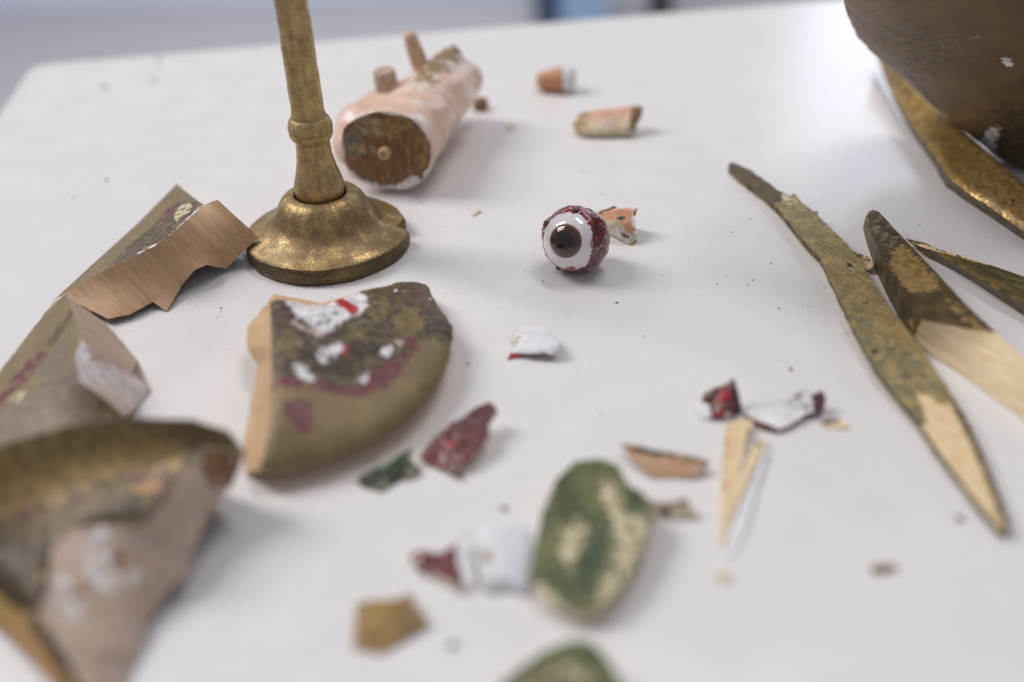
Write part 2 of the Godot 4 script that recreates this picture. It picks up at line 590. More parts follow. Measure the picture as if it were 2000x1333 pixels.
func laminate() -> StandardMaterial3D:
	var res := 512
	var n1 := FastNoiseLite.new()
	n1.seed = 8
	n1.frequency = 0.012
	n1.fractal_octaves = 4
	var n2 := FastNoiseLite.new()
	n2.seed = 9
	n2.frequency = 0.4
	var al := Image.create_empty(res, res, false, Image.FORMAT_RGB8)
	var ro := Image.create_empty(res, res, false, Image.FORMAT_RGB8)
	for y in res:
		for x in res:
			var a := n1.get_noise_2d(x, y)
			var b := n2.get_noise_2d(x, y)
			var g := 0.905 + 0.010 * a + 0.006 * b
			al.set_pixel(x, y, Color(g, g * 0.992, g * 0.99))
			var r := 0.27 + 0.04 * a + 0.03 * b
			ro.set_pixel(x, y, Color(0.5 + 0.4 * b, r, r))
	var m := StandardMaterial3D.new()
	m.albedo_texture = ImageTexture.create_from_image(al)
	m.roughness = 1.0
	m.roughness_texture = ImageTexture.create_from_image(ro)
	m.roughness_texture_channel = BaseMaterial3D.TEXTURE_CHANNEL_GREEN
	m.metallic_specular = 0.5
	m.uv1_scale = Vector3(5, 5, 5)
	return m

# ---------------------------------------------------------------- candlestick
func gilding(seed_: int, bright: float, rim_wear_shade := 0.0, patchy := 0.45) -> StandardMaterial3D:
	var res := 512
	var n1 := FastNoiseLite.new()
	n1.seed = seed_
	n1.frequency = 0.011
	n1.fractal_octaves = 5
	var n2 := FastNoiseLite.new()
	n2.seed = seed_ + 3
	n2.frequency = 0.2
	n2.fractal_octaves = 3
	var al := PackedByteArray()
	al.resize(res * res * 3)
	var orm := al.duplicate()
	for y in res:
		for x in res:
			var ang := TAU * x / res
			var px := cos(ang) * 80.0
			var pz := sin(ang) * 80.0
			var t := 0.5 + patchy * n1.get_noise_3d(px, y * 0.9, pz) + 0.22 * n1.get_noise_3d(px * 0.8, y * 7.0 + 300.0, pz * 0.8) + 0.4 * n1.get_noise_3d(px * 3.5, y * 0.4 + 900.0, pz * 3.5) + bright
			var s := n2.get_noise_3d(px, y * 1.0, pz)
			var w := clampf(t * 0.8 + 0.1 + s * 0.9, 0.0, 1.0)
			var i := (y * res + x) * 3
			var g := (1.0 + 0.12 * s) * (1.0 - rim_wear_shade * smoothstep(0.30, 0.24, y / float(res)))  # lower band darkened: brown wear, partly shade of the side painted in
			al[i] = clampi(int((128 + 84 * w) * g), 0, 255)
			al[i + 1] = clampi(int((107 + 78 * w) * g), 0, 255)
			al[i + 2] = clampi(int((75 + 52 * w) * g), 0, 255)
			if s > 0.5:
				al[i] = 74
				al[i + 1] = 62
				al[i + 2] = 44
			orm[i] = clampi(int(128 + 34 * s + 20 * w), 0, 255)
			orm[i + 1] = int(255 * clampf(0.50 - 0.18 * w + 0.14 * s, 0.2, 0.8))
			orm[i + 2] = int(255 * clampf(0.45 + 0.42 * w, 0.0, 1.0))
	var m := StandardMaterial3D.new()
	m.albedo_texture = ImageTexture.create_from_image(Image.create_from_data(res, res, false, Image.FORMAT_RGB8, al))
	var o := ImageTexture.create_from_image(Image.create_from_data(res, res, false, Image.FORMAT_RGB8, orm))
	m.roughness = 1.0
	m.roughness_texture = o
	m.roughness_texture_channel = BaseMaterial3D.TEXTURE_CHANNEL_GREEN
	m.metallic = 1.0
	m.metallic_texture = o
	m.metallic_texture_channel = BaseMaterial3D.TEXTURE_CHANNEL_BLUE
	m.heightmap_enabled = true
	m.heightmap_scale = 0.03
	m.heightmap_texture = o
	return m

func candlestick() -> void:
	var t := thing("candlestick", "slender gilded wooden candlestick with a ringed stem and round stepped foot", "candlestick", Vector3(-0.0741, 0, -0.0735))
	var foot := rounded(PackedVector2Array([Vector2(32.4, 0.1), Vector2(32.8, 2), Vector2(32.7, 5.0), Vector2(32.5, 6.3), Vector2(32.0, 7.0), Vector2(31.0, 7.5), Vector2(27.2, 9.2), Vector2(23.4, 11.2), Vector2(20.4, 13.8), Vector2(18.6, 17.0), Vector2(16.9, 20.4), Vector2(14.4, 22.9), Vector2(11.6, 23.9), Vector2(10.4, 23.6), Vector2(10.0, 21.0)]), 4)
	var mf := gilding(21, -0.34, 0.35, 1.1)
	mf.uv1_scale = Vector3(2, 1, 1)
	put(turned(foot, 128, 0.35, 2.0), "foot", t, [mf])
	var ms := gilding(40, 0.12)
	ms.uv1_scale = Vector3(1, 1, 1)
	var neck := rounded(PackedVector2Array([Vector2(9.2, 22.0), Vector2(9.7, 24.4), Vector2(9.9, 26.5), Vector2(9.7, 28.6), Vector2(9.0, 31.0), Vector2(7.8, 35.0), Vector2(7.0, 39.5), Vector2(6.6, 44.0), Vector2(6.5, 46.4)]), 4)
	put(turned(neck, 72, 0.25), "neck", t, [ms])
	var ring := rounded(PackedVector2Array([Vector2(6.5, 45.6), Vector2(6.9, 46.2), Vector2(7.9, 47.6), Vector2(8.35, 49.2), Vector2(8.15, 50.1), Vector2(8.5, 51.4), Vector2(8.3, 53.2), Vector2(7.5, 54.9), Vector2(6.6, 55.9), Vector2(6.3, 56.5)]), 4)
	put(turned(ring, 72, 0.22), "ring", t, [ms])
	var pole := PackedVector2Array()
	for k in 40:
		pole.append(Vector2(6.25 - 0.75 * pow(k / 39.0, 0.8) + (0.5 if k == 0 else 0.0), 55.9 + 2.4 * k))
	var mp := gilding(55, 0.15)
	mp.uv1_scale = Vector3(1, 3, 1)
	put(turned(pole, 64, 0.3), "pole", t, [mp])
	var cup := rounded(PackedVector2Array([Vector2(5.3, 149), Vector2(8, 151), Vector2(9, 154), Vector2(7.5, 157), Vector2(11, 162), Vector2(13, 168), Vector2(12, 168.4), Vector2(8, 166), Vector2(0.1, 165)]), 3)
	put(turned(cup, 48, 0.2), "candle_cup", t, [mp])

# ---------------------------------------------------------------- eyeball
func polar(r_of: Callable, shade: Callable, a0: float, a1: float, rings: int, around: int, to: Basis) -> ArrayMesh:
	var st := SurfaceTool.new()
	st.begin(Mesh.PRIMITIVE_TRIANGLES)
	for j in rings + 1:
		for i in around + 1:
			var phi := TAU * (i % around) / around
			var th := lerpf(a0, a1, j / float(rings))
			var d := Vector3(sin(th) * cos(phi), sin(th) * sin(phi), cos(th))
			var r: float = r_of.call(th, phi)
			st.set_color(shade.call(th, phi))
			st.set_uv(Vector2(i / float(around), j / float(rings)))
			st.set_smooth_group(0)
			st.add_vertex(to * (d * r) * 0.001)
	for j in rings:
		for i in around:
			var a := j * (around + 1) + i
			var b := a + around + 1
			for k in [a, a + 1, b, a + 1, b + 1, b]:
				st.add_index(k)
	st.generate_normals()
	return st.commit()

func glossy(rough: float, coat_rough := 0.04) -> StandardMaterial3D:
	var m := StandardMaterial3D.new()
	m.vertex_color_use_as_albedo = true
	m.roughness = rough
	m.metallic_specular = 0.5
	m.clearcoat_enabled = true
	m.clearcoat = 0.8
	m.clearcoat_roughness = coat_rough
	return m

func crust_edge(phi: float) -> float:
	# how far from the gaze the paint begins: 0 right, PI/2 up
	var q := Vector2(cos(phi), sin(phi))
	var base := 58.0 + 2.0 * q.y * (1.0 if q.y > 0.0 else -7.0) - (7.0 if q.x > 0.0 else -1.0) * absf(q.x)
	return deg_to_rad(base + 6.0 * grain.get_noise_2d(q.x * 2.2, q.y * 2.2) + 3.5 * grain.get_noise_2d(q.x * 7.0 + 9.0, q.y * 7.0))

func eyeball() -> void:
	var t := thing("glass_eye", "brown glass eyeball wrapped in glossy dark red paint, looking up left", "eyeball", Vector3(0.0252, 0, -0.0476))
	var gaze := Vector3(-0.3776, 0.4212, 0.8246).normalized()
	var right := Vector3.UP.cross(gaze).normalized()
	var to := Basis(right, gaze.cross(right), gaze)
	var mid := Vector3(0, 0.0128, 0)
	var white := lin(236, 230, 232)
	var ball := put(polar(func(_a, _b): return 12.0, func(th, phi):
		var v := grain.get_noise_2d(cos(phi) * th * 6.0, sin(phi) * th * 6.0)
		return white * (0.98 + 0.03 * v), 0.0, PI, 48, 72, to), "eyeball", t, [glossy(0.12)])
	ball.position = mid
	var iris := put(polar(func(th, _p): return 12.04 + 0.75 * (cos(th) - cos(0.565)) / (1.0 - cos(0.565)), func(th, phi):
		var x: float = th / 0.565
		var s := grain.get_noise_2d(cos(phi) * 9.0 + x, sin(phi) * 9.0) * 0.5 + grain.get_noise_2d(cos(phi) * 22.0, sin(phi) * 22.0 + x * 2.0) * 0.4
		var c := lin(22, 14, 11).lerp(lin(76, 48, 35), smoothstep(0.34, 0.78, x + 0.14 * s))
		c = c.lerp(lin(116, 84, 46), smoothstep(0.80, 0.95, x + 0.03 * s))
		return c.lerp(white, smoothstep(0.965, 1.0, x)), 0.0, 0.565, 40, 96, to), "iris", t, [glossy(0.08)])
	iris.position = mid
	var pupil := put(polar(func(th, p): return 12.83 + 0.75 * (cos(th) - 1.0) / (1.0 - cos(0.565)) - 0.06 * smoothstep(0.13, 0.2, th + 0.02 * grain.get_noise_2d(cos(p) * 3.0, sin(p) * 3.0)), func(_th, _p): return Color(0.006, 0.005, 0.005), 0.0, 0.2, 10, 48, to), "pupil", t, [glossy(0.05)])
	pupil.position = mid
	# the crust of paint: grows thick behind its ragged front edge
	var shape := func(th: float, phi: float) -> float:
		var edge := crust_edge(phi)
		var d := Vector3(sin(th) * cos(phi), sin(th) * sin(phi), cos(th)) * 12.0
		var inside := smoothstep(0.0, 0.05, th - edge)
		var lump := 0.75 + 0.7 * grain.get_noise_3d(d.x * 0.22, d.y * 0.22, d.z * 0.22) + 0.35 * grain.get_noise_3d(d.x * 0.4, d.y * 0.4, d.z * 0.4) + 0.05 * grain.get_noise_3d(d.x * 1.2, d.y * 1.5, d.z * 1.5)
		var ridge := 1.25 * exp(-pow((th - edge - 0.16) / 0.12, 2.0)) * smoothstep(0.1, 0.9, sin(phi) - 0.35 * cos(phi)) * (0.8 + 0.9 * grain.get_noise_2d(phi * 1.6, 3.0))
		return 11.75 + inside * (0.4 + 0.6 * smoothstep(0.0, 0.8, cos(phi)) * smoothstep(0.1, 0.6, th - edge) + 0.85 * maxf(0.0, lump) * smoothstep(0.02, 0.5, th - edge) + ridge)
	var tint := func(th: float, phi: float) -> Color:
		var d := Vector3(sin(th) * cos(phi), sin(th) * sin(phi), cos(th)) * 12.0
		var n := grain.get_noise_3d(d.x * 0.3, d.y * 0.3, d.z * 0.3)
		var m := grain.get_noise_3d(d.x * 0.35 + 20.0, d.y * 0.35, d.z * 0.35)
		var c := lin(112, 28, 36).lerp(lin(66, 24, 36), smoothstep(-0.15, 0.3, n))
		c = c.lerp(lin(166, 54, 52), smoothstep(-0.1, 0.4, m) * smoothstep(0.4, 0.9, sin(phi)))
		c = c.lerp(lin(112, 74, 92), smoothstep(0.15, 0.45, -n) * 0.7)
		var patch_ := smoothstep(0.9, 1.25, th) * smoothstep(0.1, 0.5, cos(phi)) * smoothstep(0.35, -0.1, sin(phi))
		if patch_ > 0.3:
			var web := absf(grain.get_noise_3d(d.x * 0.2 + 5.0, d.y * 0.2, d.z * 0.2))
			c = c.lerp(lin(206, 194, 186), smoothstep(0.04, 0.015, web) * 0.75)
			c = c.lerp(lin(140, 118, 102), 0.35 * smoothstep(0.2, 0.35, m))
		return c
	var crust := put(polar(shape, tint, deg_to_rad(38), PI, 90, 180, to), "paint_crust", t, [glossy(0.34, 0.16)])
	crust.position = mid
	# beads and scraps of paint on the rim
	for b in [[2.72, 1.22, 1.25, 0.3], [2.98, 1.3, 0.9, 0.3], [0.95, 1.28, 1.5, 0.5], [0.62, 1.45, 1.3, 0.6], [4.35, 1.5, 1.3, 0.1]]:
		var th: float = b[1]
		var phi: float = b[0]
		var d := Vector3(sin(th) * cos(phi), sin(th) * sin(phi), cos(th))
		var bead := put(polar(func(a, p): return b[2] * (0.8 + 0.5 * grain.get_noise_3d(cos(p) * 1.3 + phi * 9.0, sin(p) * 1.3, a * 1.4)), func(_a, _p): return lin(112, 44, 44), 0.0, PI, 14, 20, Basis()), "paint_bead", t, [glossy(0.25)])
		bead.position = mid + to * (d * (12.0 + b[3])) * 0.001
	# a brush line of red across the white, and a smear low down
	streak(t, mid, to, [Vector2(0.30, 0.93), Vector2(0.18, 0.88), Vector2(0.04, 0.86), Vector2(-0.08, 0.9), Vector2(-0.16, 0.93)], 0.32)
	streak(t, mid, to, [Vector2(0.0, 0.93), Vector2(0.04, 0.98), Vector2(0.1, 1.02)], 0.25)
	streak(t, mid, to, [Vector2(-0.1, 0.94), Vector2(-0.06, 0.99), Vector2(0.02, 1.03)], 0.2)
	streak(t, mid, to, [Vector2(-1.2, 1.02), Vector2(-1.32, 1.06), Vector2(-1.44, 1.10), Vector2(-1.6, 1.2)], 1.3)

func streak(t: Node3D, mid: Vector3, to: Basis, along: Array, width: float) -> void:
	var st := SurfaceTool.new()
	st.begin(Mesh.PRIMITIVE_TRIANGLES)
	var pts := []
	for i in along.size() - 1:
		for k in 6:
			pts.append((along[i] as Vector2).lerp(along[i + 1], k / 6.0))
	pts.append(along[-1])
	for i in pts.size():
		var p: Vector2 = pts[i]
		var d := Vector3(sin(p.y) * cos(p.x), sin(p.y) * sin(p.x), cos(p.y))
		var q: Vector2 = pts[mini(i + 1, pts.size() - 1)] if i < pts.size() - 1 else p * 2.0 - pts[i - 1]
		var e := Vector3(sin(q.y) * cos(q.x), sin(q.y) * sin(q.x), cos(q.y)) - d
		var across := d.cross(e).normalized()
		var w := width * (0.5 + 0.5 * sin(PI * clampf((i + 0.6) / pts.size(), 0.0, 1.0)) + 0.5 * grain.get_noise_1d(i * 0.9 + width * 40.0))
		for k in 5:
			var x := (k - 2) * 0.5
			st.set_color(lin(150, 48, 52) if width < 1.0 else lin(164, 62, 62))
			st.set_smooth_group(0)
			st.add_vertex(to * (d * (12.0 + (0.14 if absf(x) < 0.9 else -0.05)) + across * x * w) * 0.001)
	for i in pts.size() - 1:
		for k in 4:
			var a := i * 5 + k
			for v in [a, a + 1, a + 5, a + 1, a + 6, a + 5]:
				st.add_index(v)
	st.generate_normals()
	put(st.commit(), "red_streak", t, [glossy(0.3)]).position = mid

# ---------------------------------------------------------------- carved arm
func seg(p: Vector3, a: Vector3, b: Vector3, ra: float, rb: float, squash := 1.0) -> float:
	var d := b - a
	var h := clampf((p - a).dot(d) / d.length_squared(), 0.0, 1.0)
	var q := p - a - d * h
	q.y *= squash
	return q.length() - lerpf(ra, rb, h)

func smin(a: float, b: float, k: float) -> float:
	var h := clampf(0.5 + 0.5 * (b - a) / k, 0.0, 1.0)
	return lerpf(b, a, h) - k * h * (1.0 - h)

func arm_field(p: Vector3) -> float:
	var d := seg(p, Vector3(-4, 20.2, 10), Vector3(30, 22.5, -82), 22.2, 12.5, 1.16)
	d = smin(d, seg(p, Vector3(-19, 12, -24), Vector3(-11, 15, -66), 9.5, 8.0), 10.0)
	d = smin(d, seg(p, Vector3(-17, 16, -40), Vector3(20, 22, -74), 9.0, 10.0), 9.0)
	d = smin(d, seg(p, Vector3(18, 30, -60), Vector3(31, 38, -88), 7.0, 4.0), 4.0)
	d += 1.5 * grain.get_noise_3d(p.x * 0.045 + 3.0, p.y * 0.045, p.z * 0.045) + 0.6 * grain.get_noise_3d(p.x * 0.09, p.y * 0.09, p.z * 0.09) + 0.22 * grain.get_noise_3d(p.x * 0.4, p.y * 0.4, p.z * 0.4)
	# the broken wrist: a plane facing the viewer
	var cut := (p - Vector3(0, 20, 0)).dot(Vector3(-0.20, 0.06, 0.98).normalized()) + 0.35 * grain.get_noise_2d(p.x * 0.3, p.y * 0.3)
	d = maxf(d, cut)
	# broken knuckles at the far end
	var far := (p - Vector3(27, 22, -84)).dot(Vector3(0.3, 0.25, -0.92).normalized()) + 1.6 * grain.get_noise_3d(p.x * 0.16, p.y * 0.16, p.z * 0.16)
	return maxf(d, far)

func arm_tint(p: Vector3) -> Color:
	var n := grain.get_noise_3d(p.x * 0.05, p.y * 0.05, p.z * 0.05)
	var m := grain.get_noise_3d(p.x * 0.16 + 8.0, p.y * 0.16, p.z * 0.16)
	var s := grain.get_noise_3d(p.x * 0.5, p.y * 0.5 + 30.0, p.z * 0.5)
	var c := lin(222, 188, 166).lerp(lin(236, 206, 188), smoothstep(-0.3, 0.35, n))
	c = c.lerp(lin(208, 140, 118), smoothstep(0.12, 0.4, m) * smoothstep(0.0, -18.0, p.x - 0.25 * p.z) * 0.8)
	# flaked crest at the far end: white ground and bare wood
	var crest := smoothstep(12.0, 3.0, Vector2(p.x - 20.0 - 0.25 * (-62.0 - p.z), (p.z + 62.0) * 0.34).length() + 7.0 * m) * smoothstep(24.0, 30.0, p.y)
	c = c.lerp(lin(226, 218, 204), smoothstep(0.1, 0.4, crest))
	c = c.lerp(lin(150, 124, 88), smoothstep(0.45, 0.75, crest + 0.3 * s))
	var far := smoothstep(-72.0, -80.0, p.z + 6.0 * m) * smoothstep(24.0, 30.0, p.y)
	c = c.lerp(lin(138, 110, 76), far)
	var chips := smoothstep(0.44, 0.5, n + 0.3 * m + 0.15 * s)
	c = c.lerp(lin(232, 226, 222), chips * 0.8)
	# white ground shows round the broken wrist
	var rim := (p - Vector3(0, 20, 0)).dot(Vector3(-0.20, 0.06, 0.98).normalized())
	c = c.lerp(lin(228, 222, 212), smoothstep(-2.2, -0.6, rim + 3.0 * m - 0.6))
	return c

func arm() -> void:
	var base := Vector3(-0.0514, 0, -0.1189)
	var t := thing("wooden_forearm", "broken flesh-pink wooden forearm and hand, dowel in its brown wrist end, behind the candlestick", "carved arm", base)
	put(nets(Vector3(-34, -2, -98), Vector3(54, 46, 6), 1.6), "arm", t, [skin_material()])
	# the wrist's raw end, in the plane of the break
	var n := Vector3(-0.20, 0.06, 0.98).normalized()
	var u := Vector3(n.z, 0, -n.x).normalized()
	var v := n.cross(u)
	var c := Vector3(0, 20, 0) + n * 0.45
	var loop := PackedVector3Array()
	var ring := PackedVector3Array()
	for k in 72:
		var a := TAU * k / 72.0
		var lo := 4.0
		var hi := 30.0
		var dir := u * cos(a) + v * sin(a)
		for i in 24:
			var mid := (lo + hi) * 0.5
			if arm_field(c + dir * mid - n * 1.6) < 0.0:
				lo = mid
			else:
				hi = mid
		var wob := 0.7 + 1.7 * maxf(0.0, grain.get_noise_2d(cos(a) * 2.0 + 3.0, sin(a) * 2.0)) + (2.2 if absf(angle_difference(a, 5.2)) < 0.3 else 0.0) + 0.5 * grain.get_noise_2d(cos(a) * 7.0, sin(a) * 7.0)
		loop.append(c + dir * (lo - wob))
		ring.append(c + dir * lo * 1.0)
	var mat := paint("wood_brown", 48.0, 256, [
		[blot(-5, 11, 10, 4.5, -0.2), "stain", 1.6, 0.9], [blot(5, 13, 9, 4, 0.3), "ochre", 1.5, 0.8], [blot(-15, 3, 5, 7, 0.0), "grey", 1.5, 0.85],
		[blot(-11, 1, 8, 1.8, -0.1), "stain", 1.0, 0.9], [blot(10, -13, 4.4, 2.2, 0.5), "gesso", 0.6, 1.0], [blot(-7, -16, 1.7, 1.5, 0.0), "gesso", 0.5, 1.0], [blot(16, 3, 2.6, 10, -0.15), "ochre", 1.5, 0.75]])
	put(face(loop, [c, u, v], 48.0, 0.3, 1.4, 0.3).commit(), "wrist_end", t, [mat])
	var lip := PackedVector3Array()
	for p in ring:
		lip.append(p + n * (0.5 + 0.5 * grain.get_noise_3d(p.x, p.y, p.z)) - (p - c).normalized() * 0.3)
	put(side(lip, loop, 3, 0.3, c).commit(), "ground_rim", t, [coat("gesso")])
	var peg := turned(rounded(PackedVector2Array([Vector2(2.5, -1), Vector2(2.6, 3.4), Vector2(2.2, 4.6), Vector2(1.2, 4.8), Vector2(0.9, 4.2), Vector2(0.05, 3.6)]), 3), 28, 0.3)
	var pg := put(peg, "dowel", t, [coat("wood_warm")])
	pg.transform = Transform3D(Basis(Vector3(1, 0, 0), Vector3(-0.2, 0.06, 0.98).normalized(), Vector3(0, -1, 0.06)).orthonormalized(), (c + u * -0.5 + v * 0.4) * 0.001)
	pg.transform.basis = Basis(Quaternion(Vector3.UP, n))
	var fp := turned(rounded(PackedVector2Array([Vector2(4.2, 0), Vector2(4.2, 8), Vector2(4.0, 16), Vector2(3.4, 22), Vector2(2.0, 25), Vector2(0.05, 25.6)]), 3), 28, 0.35)
	var finger := put(fp, "finger", t, [coat("cream_flesh")])
	var up := Vector3(-0.22, 0.88, 0.10).normalized()
	finger.transform = Transform3D(Basis(Quaternion(Vector3.UP, up)), Vector3(13.5, 26, -70) * 0.001)
	var sp := turned(rounded(PackedVector2Array([Vector2(5.6, 0), Vector2(5.3, 8), Vector2(5.0, 14), Vector2(4.2, 15.6), Vector2(0.05, 14.4)]), 3), 28, 1.3)
	var stump := put(sp, "finger_stump", t, [coat("wood_pink")])
	stump.transform = Transform3D(Basis(Quaternion(Vector3.UP, Vector3(-0.1, 0.98, 0.1).normalized())), Vector3(-3.5, 21, -58) * 0.001)
	var bp := turned(rounded(PackedVector2Array([Vector2(0.05, 0), Vector2(3.4, 0.6), Vector2(4.2, 3), Vector2(3.2, 5.6), Vector2(0.05, 6.6)]), 3), 20, 1.0)
	var bit := put(bp, "wood_crumb", self, [coat("wood_brown")])
	bit.position = Vector3(-0.0125, 0.0, -0.2135)
	tag(bit, "rounded brown wood crumb beside the far end of the carved arm", "wood crumb")

func blot(x: float, y: float, rx: float, ry: float, turn: float) -> PackedVector2Array:
	var out := PackedVector2Array()
	for k in 12:
		var a := TAU * k / 12.0
		out.append(Vector2(x, y) + Vector2(cos(a) * rx, sin(a) * ry).rotated(turn))
	return out

func skin_material() -> StandardMaterial3D:
	var m := StandardMaterial3D.new()
	m.vertex_color_use_as_albedo = true
	m.roughness = 0.34
	m.metallic_specular = 0.5
	return m

# Surface nets of arm_field between lo and hi.
func nets(lo: Vector3, hi: Vector3, cell: float) -> ArrayMesh:
	var nx := int((hi.x - lo.x) / cell) + 2
	var ny := int((hi.y - lo.y) / cell) + 2
	var nz := int((hi.z - lo.z) / cell) + 2
	var val := PackedFloat32Array()
	val.resize(nx * ny * nz)
	for k in nz:
		for j in ny:
			for i in nx:
				val[(k * ny + j) * nx + i] = arm_field(lo + Vector3(i, j, k) * cell)
	var id := PackedInt32Array()
	id.resize(nx * ny * nz)
	id.fill(-1)
	var st := SurfaceTool.new()
	st.begin(Mesh.PRIMITIVE_TRIANGLES)
	var count := 0
	for k in nz - 1:
		for j in ny - 1:
			for i in nx - 1:
				var sum := Vector3.ZERO
				var hits := 0
				for e in EDGES:
					var a: Vector3i = e[0]
					var b: Vector3i = e[1]
					var va := val[((k + a.z) * ny + j + a.y) * nx + i + a.x]
					var vb := val[((k + b.z) * ny + j + b.y) * nx + i + b.x]
					if (va < 0.0) != (vb < 0.0):
						sum += Vector3(a).lerp(Vector3(b), va / (va - vb))
						hits += 1
				if hits:
					var p := lo + (Vector3(i, j, k) + sum / hits) * cell
					id[(k * ny + j) * nx + i] = count
					count += 1
					st.set_color(arm_tint(p))
					st.set_smooth_group(0)
					st.add_vertex(p * 0.001)
	for k in range(1, nz - 1):
		for j in range(1, ny - 1):
			for i in range(1, nx - 1):
				var v0 := val[(k * ny + j) * nx + i]
				for axis in 3:
					var step: Vector3i = [Vector3i(1, 0, 0), Vector3i(0, 1, 0), Vector3i(0, 0, 1)][axis]
					var v1 := val[((k + step.z) * ny + j + step.y) * nx + i + step.x]
					if (v0 < 0.0) == (v1 < 0.0):
						continue
					var s1: Vector3i = [Vector3i(0, 1, 0), Vector3i(0, 0, 1), Vector3i(1, 0, 0)][axis]
					var s2: Vector3i = [Vector3i(0, 0, 1), Vector3i(1, 0, 0), Vector3i(0, 1, 0)][axis]
					var q := []
					for off in [Vector3i.ZERO, s1, s1 + s2, s2]:
						q.append(id[((k - off.z) * ny + j - off.y) * nx + i - off.x])
					var order := [0, 2, 1, 0, 3, 2] if v0 < 0.0 else [0, 1, 2, 0, 2, 3]
					for o in order:
						st.add_index(q[o])
	st.generate_normals()
	return st.commit()

const EDGES := [[Vector3i(0, 0, 0), Vector3i(1, 0, 0)], [Vector3i(0, 1, 0), Vector3i(1, 1, 0)], [Vector3i(0, 0, 1), Vector3i(1, 0, 1)], [Vector3i(0, 1, 1), Vector3i(1, 1, 1)],
	[Vector3i(0, 0, 0), Vector3i(0, 1, 0)], [Vector3i(1, 0, 0), Vector3i(1, 1, 0)], [Vector3i(0, 0, 1), Vector3i(0, 1, 1)], [Vector3i(1, 0, 1), Vector3i(1, 1, 1)],
	[Vector3i(0, 0, 0), Vector3i(0, 0, 1)], [Vector3i(1, 0, 0), Vector3i(1, 0, 1)], [Vector3i(0, 1, 0), Vector3i(0, 1, 1)], [Vector3i(1, 1, 0), Vector3i(1, 1, 1)]]

# ---------------------------------------------------------------- two finger pieces
func finger_stubs() -> void:
	var a := thing("finger_piece", "short terracotta fingertip with a chalk-white broken end, farthest back on the table", "finger fragment", Vector3(0.0281, 0, -0.236), "broken finger pieces")
	var prof := rounded(PackedVector2Array([Vector2(0.05, 0), Vector2(3.0, 0.3), Vector2(4.4, 1.6), Vector2(5.2, 5), Vector2(6.1, 10), Vector2(6.7, 14.6), Vector2(6.6, 15.4)]), 4)
	var lie := Basis(Quaternion(Vector3.UP, Vector3(0.975, 0.09, 0.19).normalized()))
	var m := put(turned(prof, 36, 0.35), "fingertip", a, [coat("terracotta")])
	m.transform = Transform3D(lie, Vector3(-0.0098, 0.0052, -0.002))
	var endp := rounded(PackedVector2Array([Vector2(6.6, 15.2), Vector2(6.8, 17), Vector2(6.3, 19.6), Vector2(4.8, 21.2), Vector2(0.05, 21.6)]), 4)
	var e := put(turned(endp, 36, 0.7), "broken_end", a, [coat("gesso_blue")])
	e.transform = m.transform

# ---------------------------------------------------------------- dust
func dust() -> void:
	var rng := RandomNumberGenerator.new()
	rng.seed = 77
	var st := SurfaceTool.new()
	st.begin(Mesh.PRIMITIVE_TRIANGLES)
	for i in 380:
		var p := Vector2(rng.randf_range(-0.2, 0.2), rng.randf_range(-0.24, 0.14))
		if i % 3 == 0:
			p = Vector2(rng.randfn(-0.07, 0.05), rng.randfn(-0.05, 0.035))
		elif i % 3 == 1:
			p = Vector2(rng.randfn(0.06, 0.06), rng.randfn(-0.03, 0.05))
		var r := 0.00007 + 0.0003 * pow(rng.randf(), 4.0)
		var c: Color = [lin(60, 52, 44), lin(140, 112, 78), lin(98, 52, 50), lin(150, 144, 136), lin(112, 96, 60)][rng.randi() % 5]
		var ang := rng.randf() * TAU
		var long := r * rng.randf_range(1.0, 2.6)
		var x := Vector3(cos(ang), 0, sin(ang)) * long
		var z := Vector3(-sin(ang), 0, cos(ang)) * r
		var o := Vector3(p.x, 0.00003, p.y)
		var corners := [o + x, o + z, o - x, o - z, o + Vector3(0, r * 1.2, 0) + x * 0.2]
		for k in 4:
			for v in [corners[k], corners[(k + 1) % 4], corners[4]]:
				st.set_color(c)
				st.add_vertex(v)
	st.generate_normals()
	var m := StandardMaterial3D.new()
	m.vertex_color_use_as_albedo = true
	m.roughness = 0.8
	var o := put(st.commit(), "dust", self, [m])
	o.set_meta("kind", "stuff")
	tag(o, "fine brown and grey dust specks strewn over the white table", "dust")
	# the few crumbs large enough to count
	var proto: MeshInstance3D = null
	for s in CRUMBS:
		var crumb: MeshInstance3D
		if proto == null:
			var g := turned(rounded(PackedVector2Array([Vector2(0.05, 0.05), Vector2(0.8, 0.1), Vector2(1.0, 0.45), Vector2(0.6, 0.8), Vector2(0.05, 0.85)]), 2), 9, 0.0)
			crumb = put(g, "crumb", self, [coat("umber")])
			proto = crumb
		else:
			crumb = proto.duplicate()
			crumb.name = numbered("crumb")
			add_child(crumb, true)
		crumb.position = s[0]
		crumb.rotation.y = s[0].x * 900.0
		crumb.scale = Vector3(s[1] * 1.5, s[1], s[1])
		tag(crumb, s[2], "crumb", "crumbs on the table")

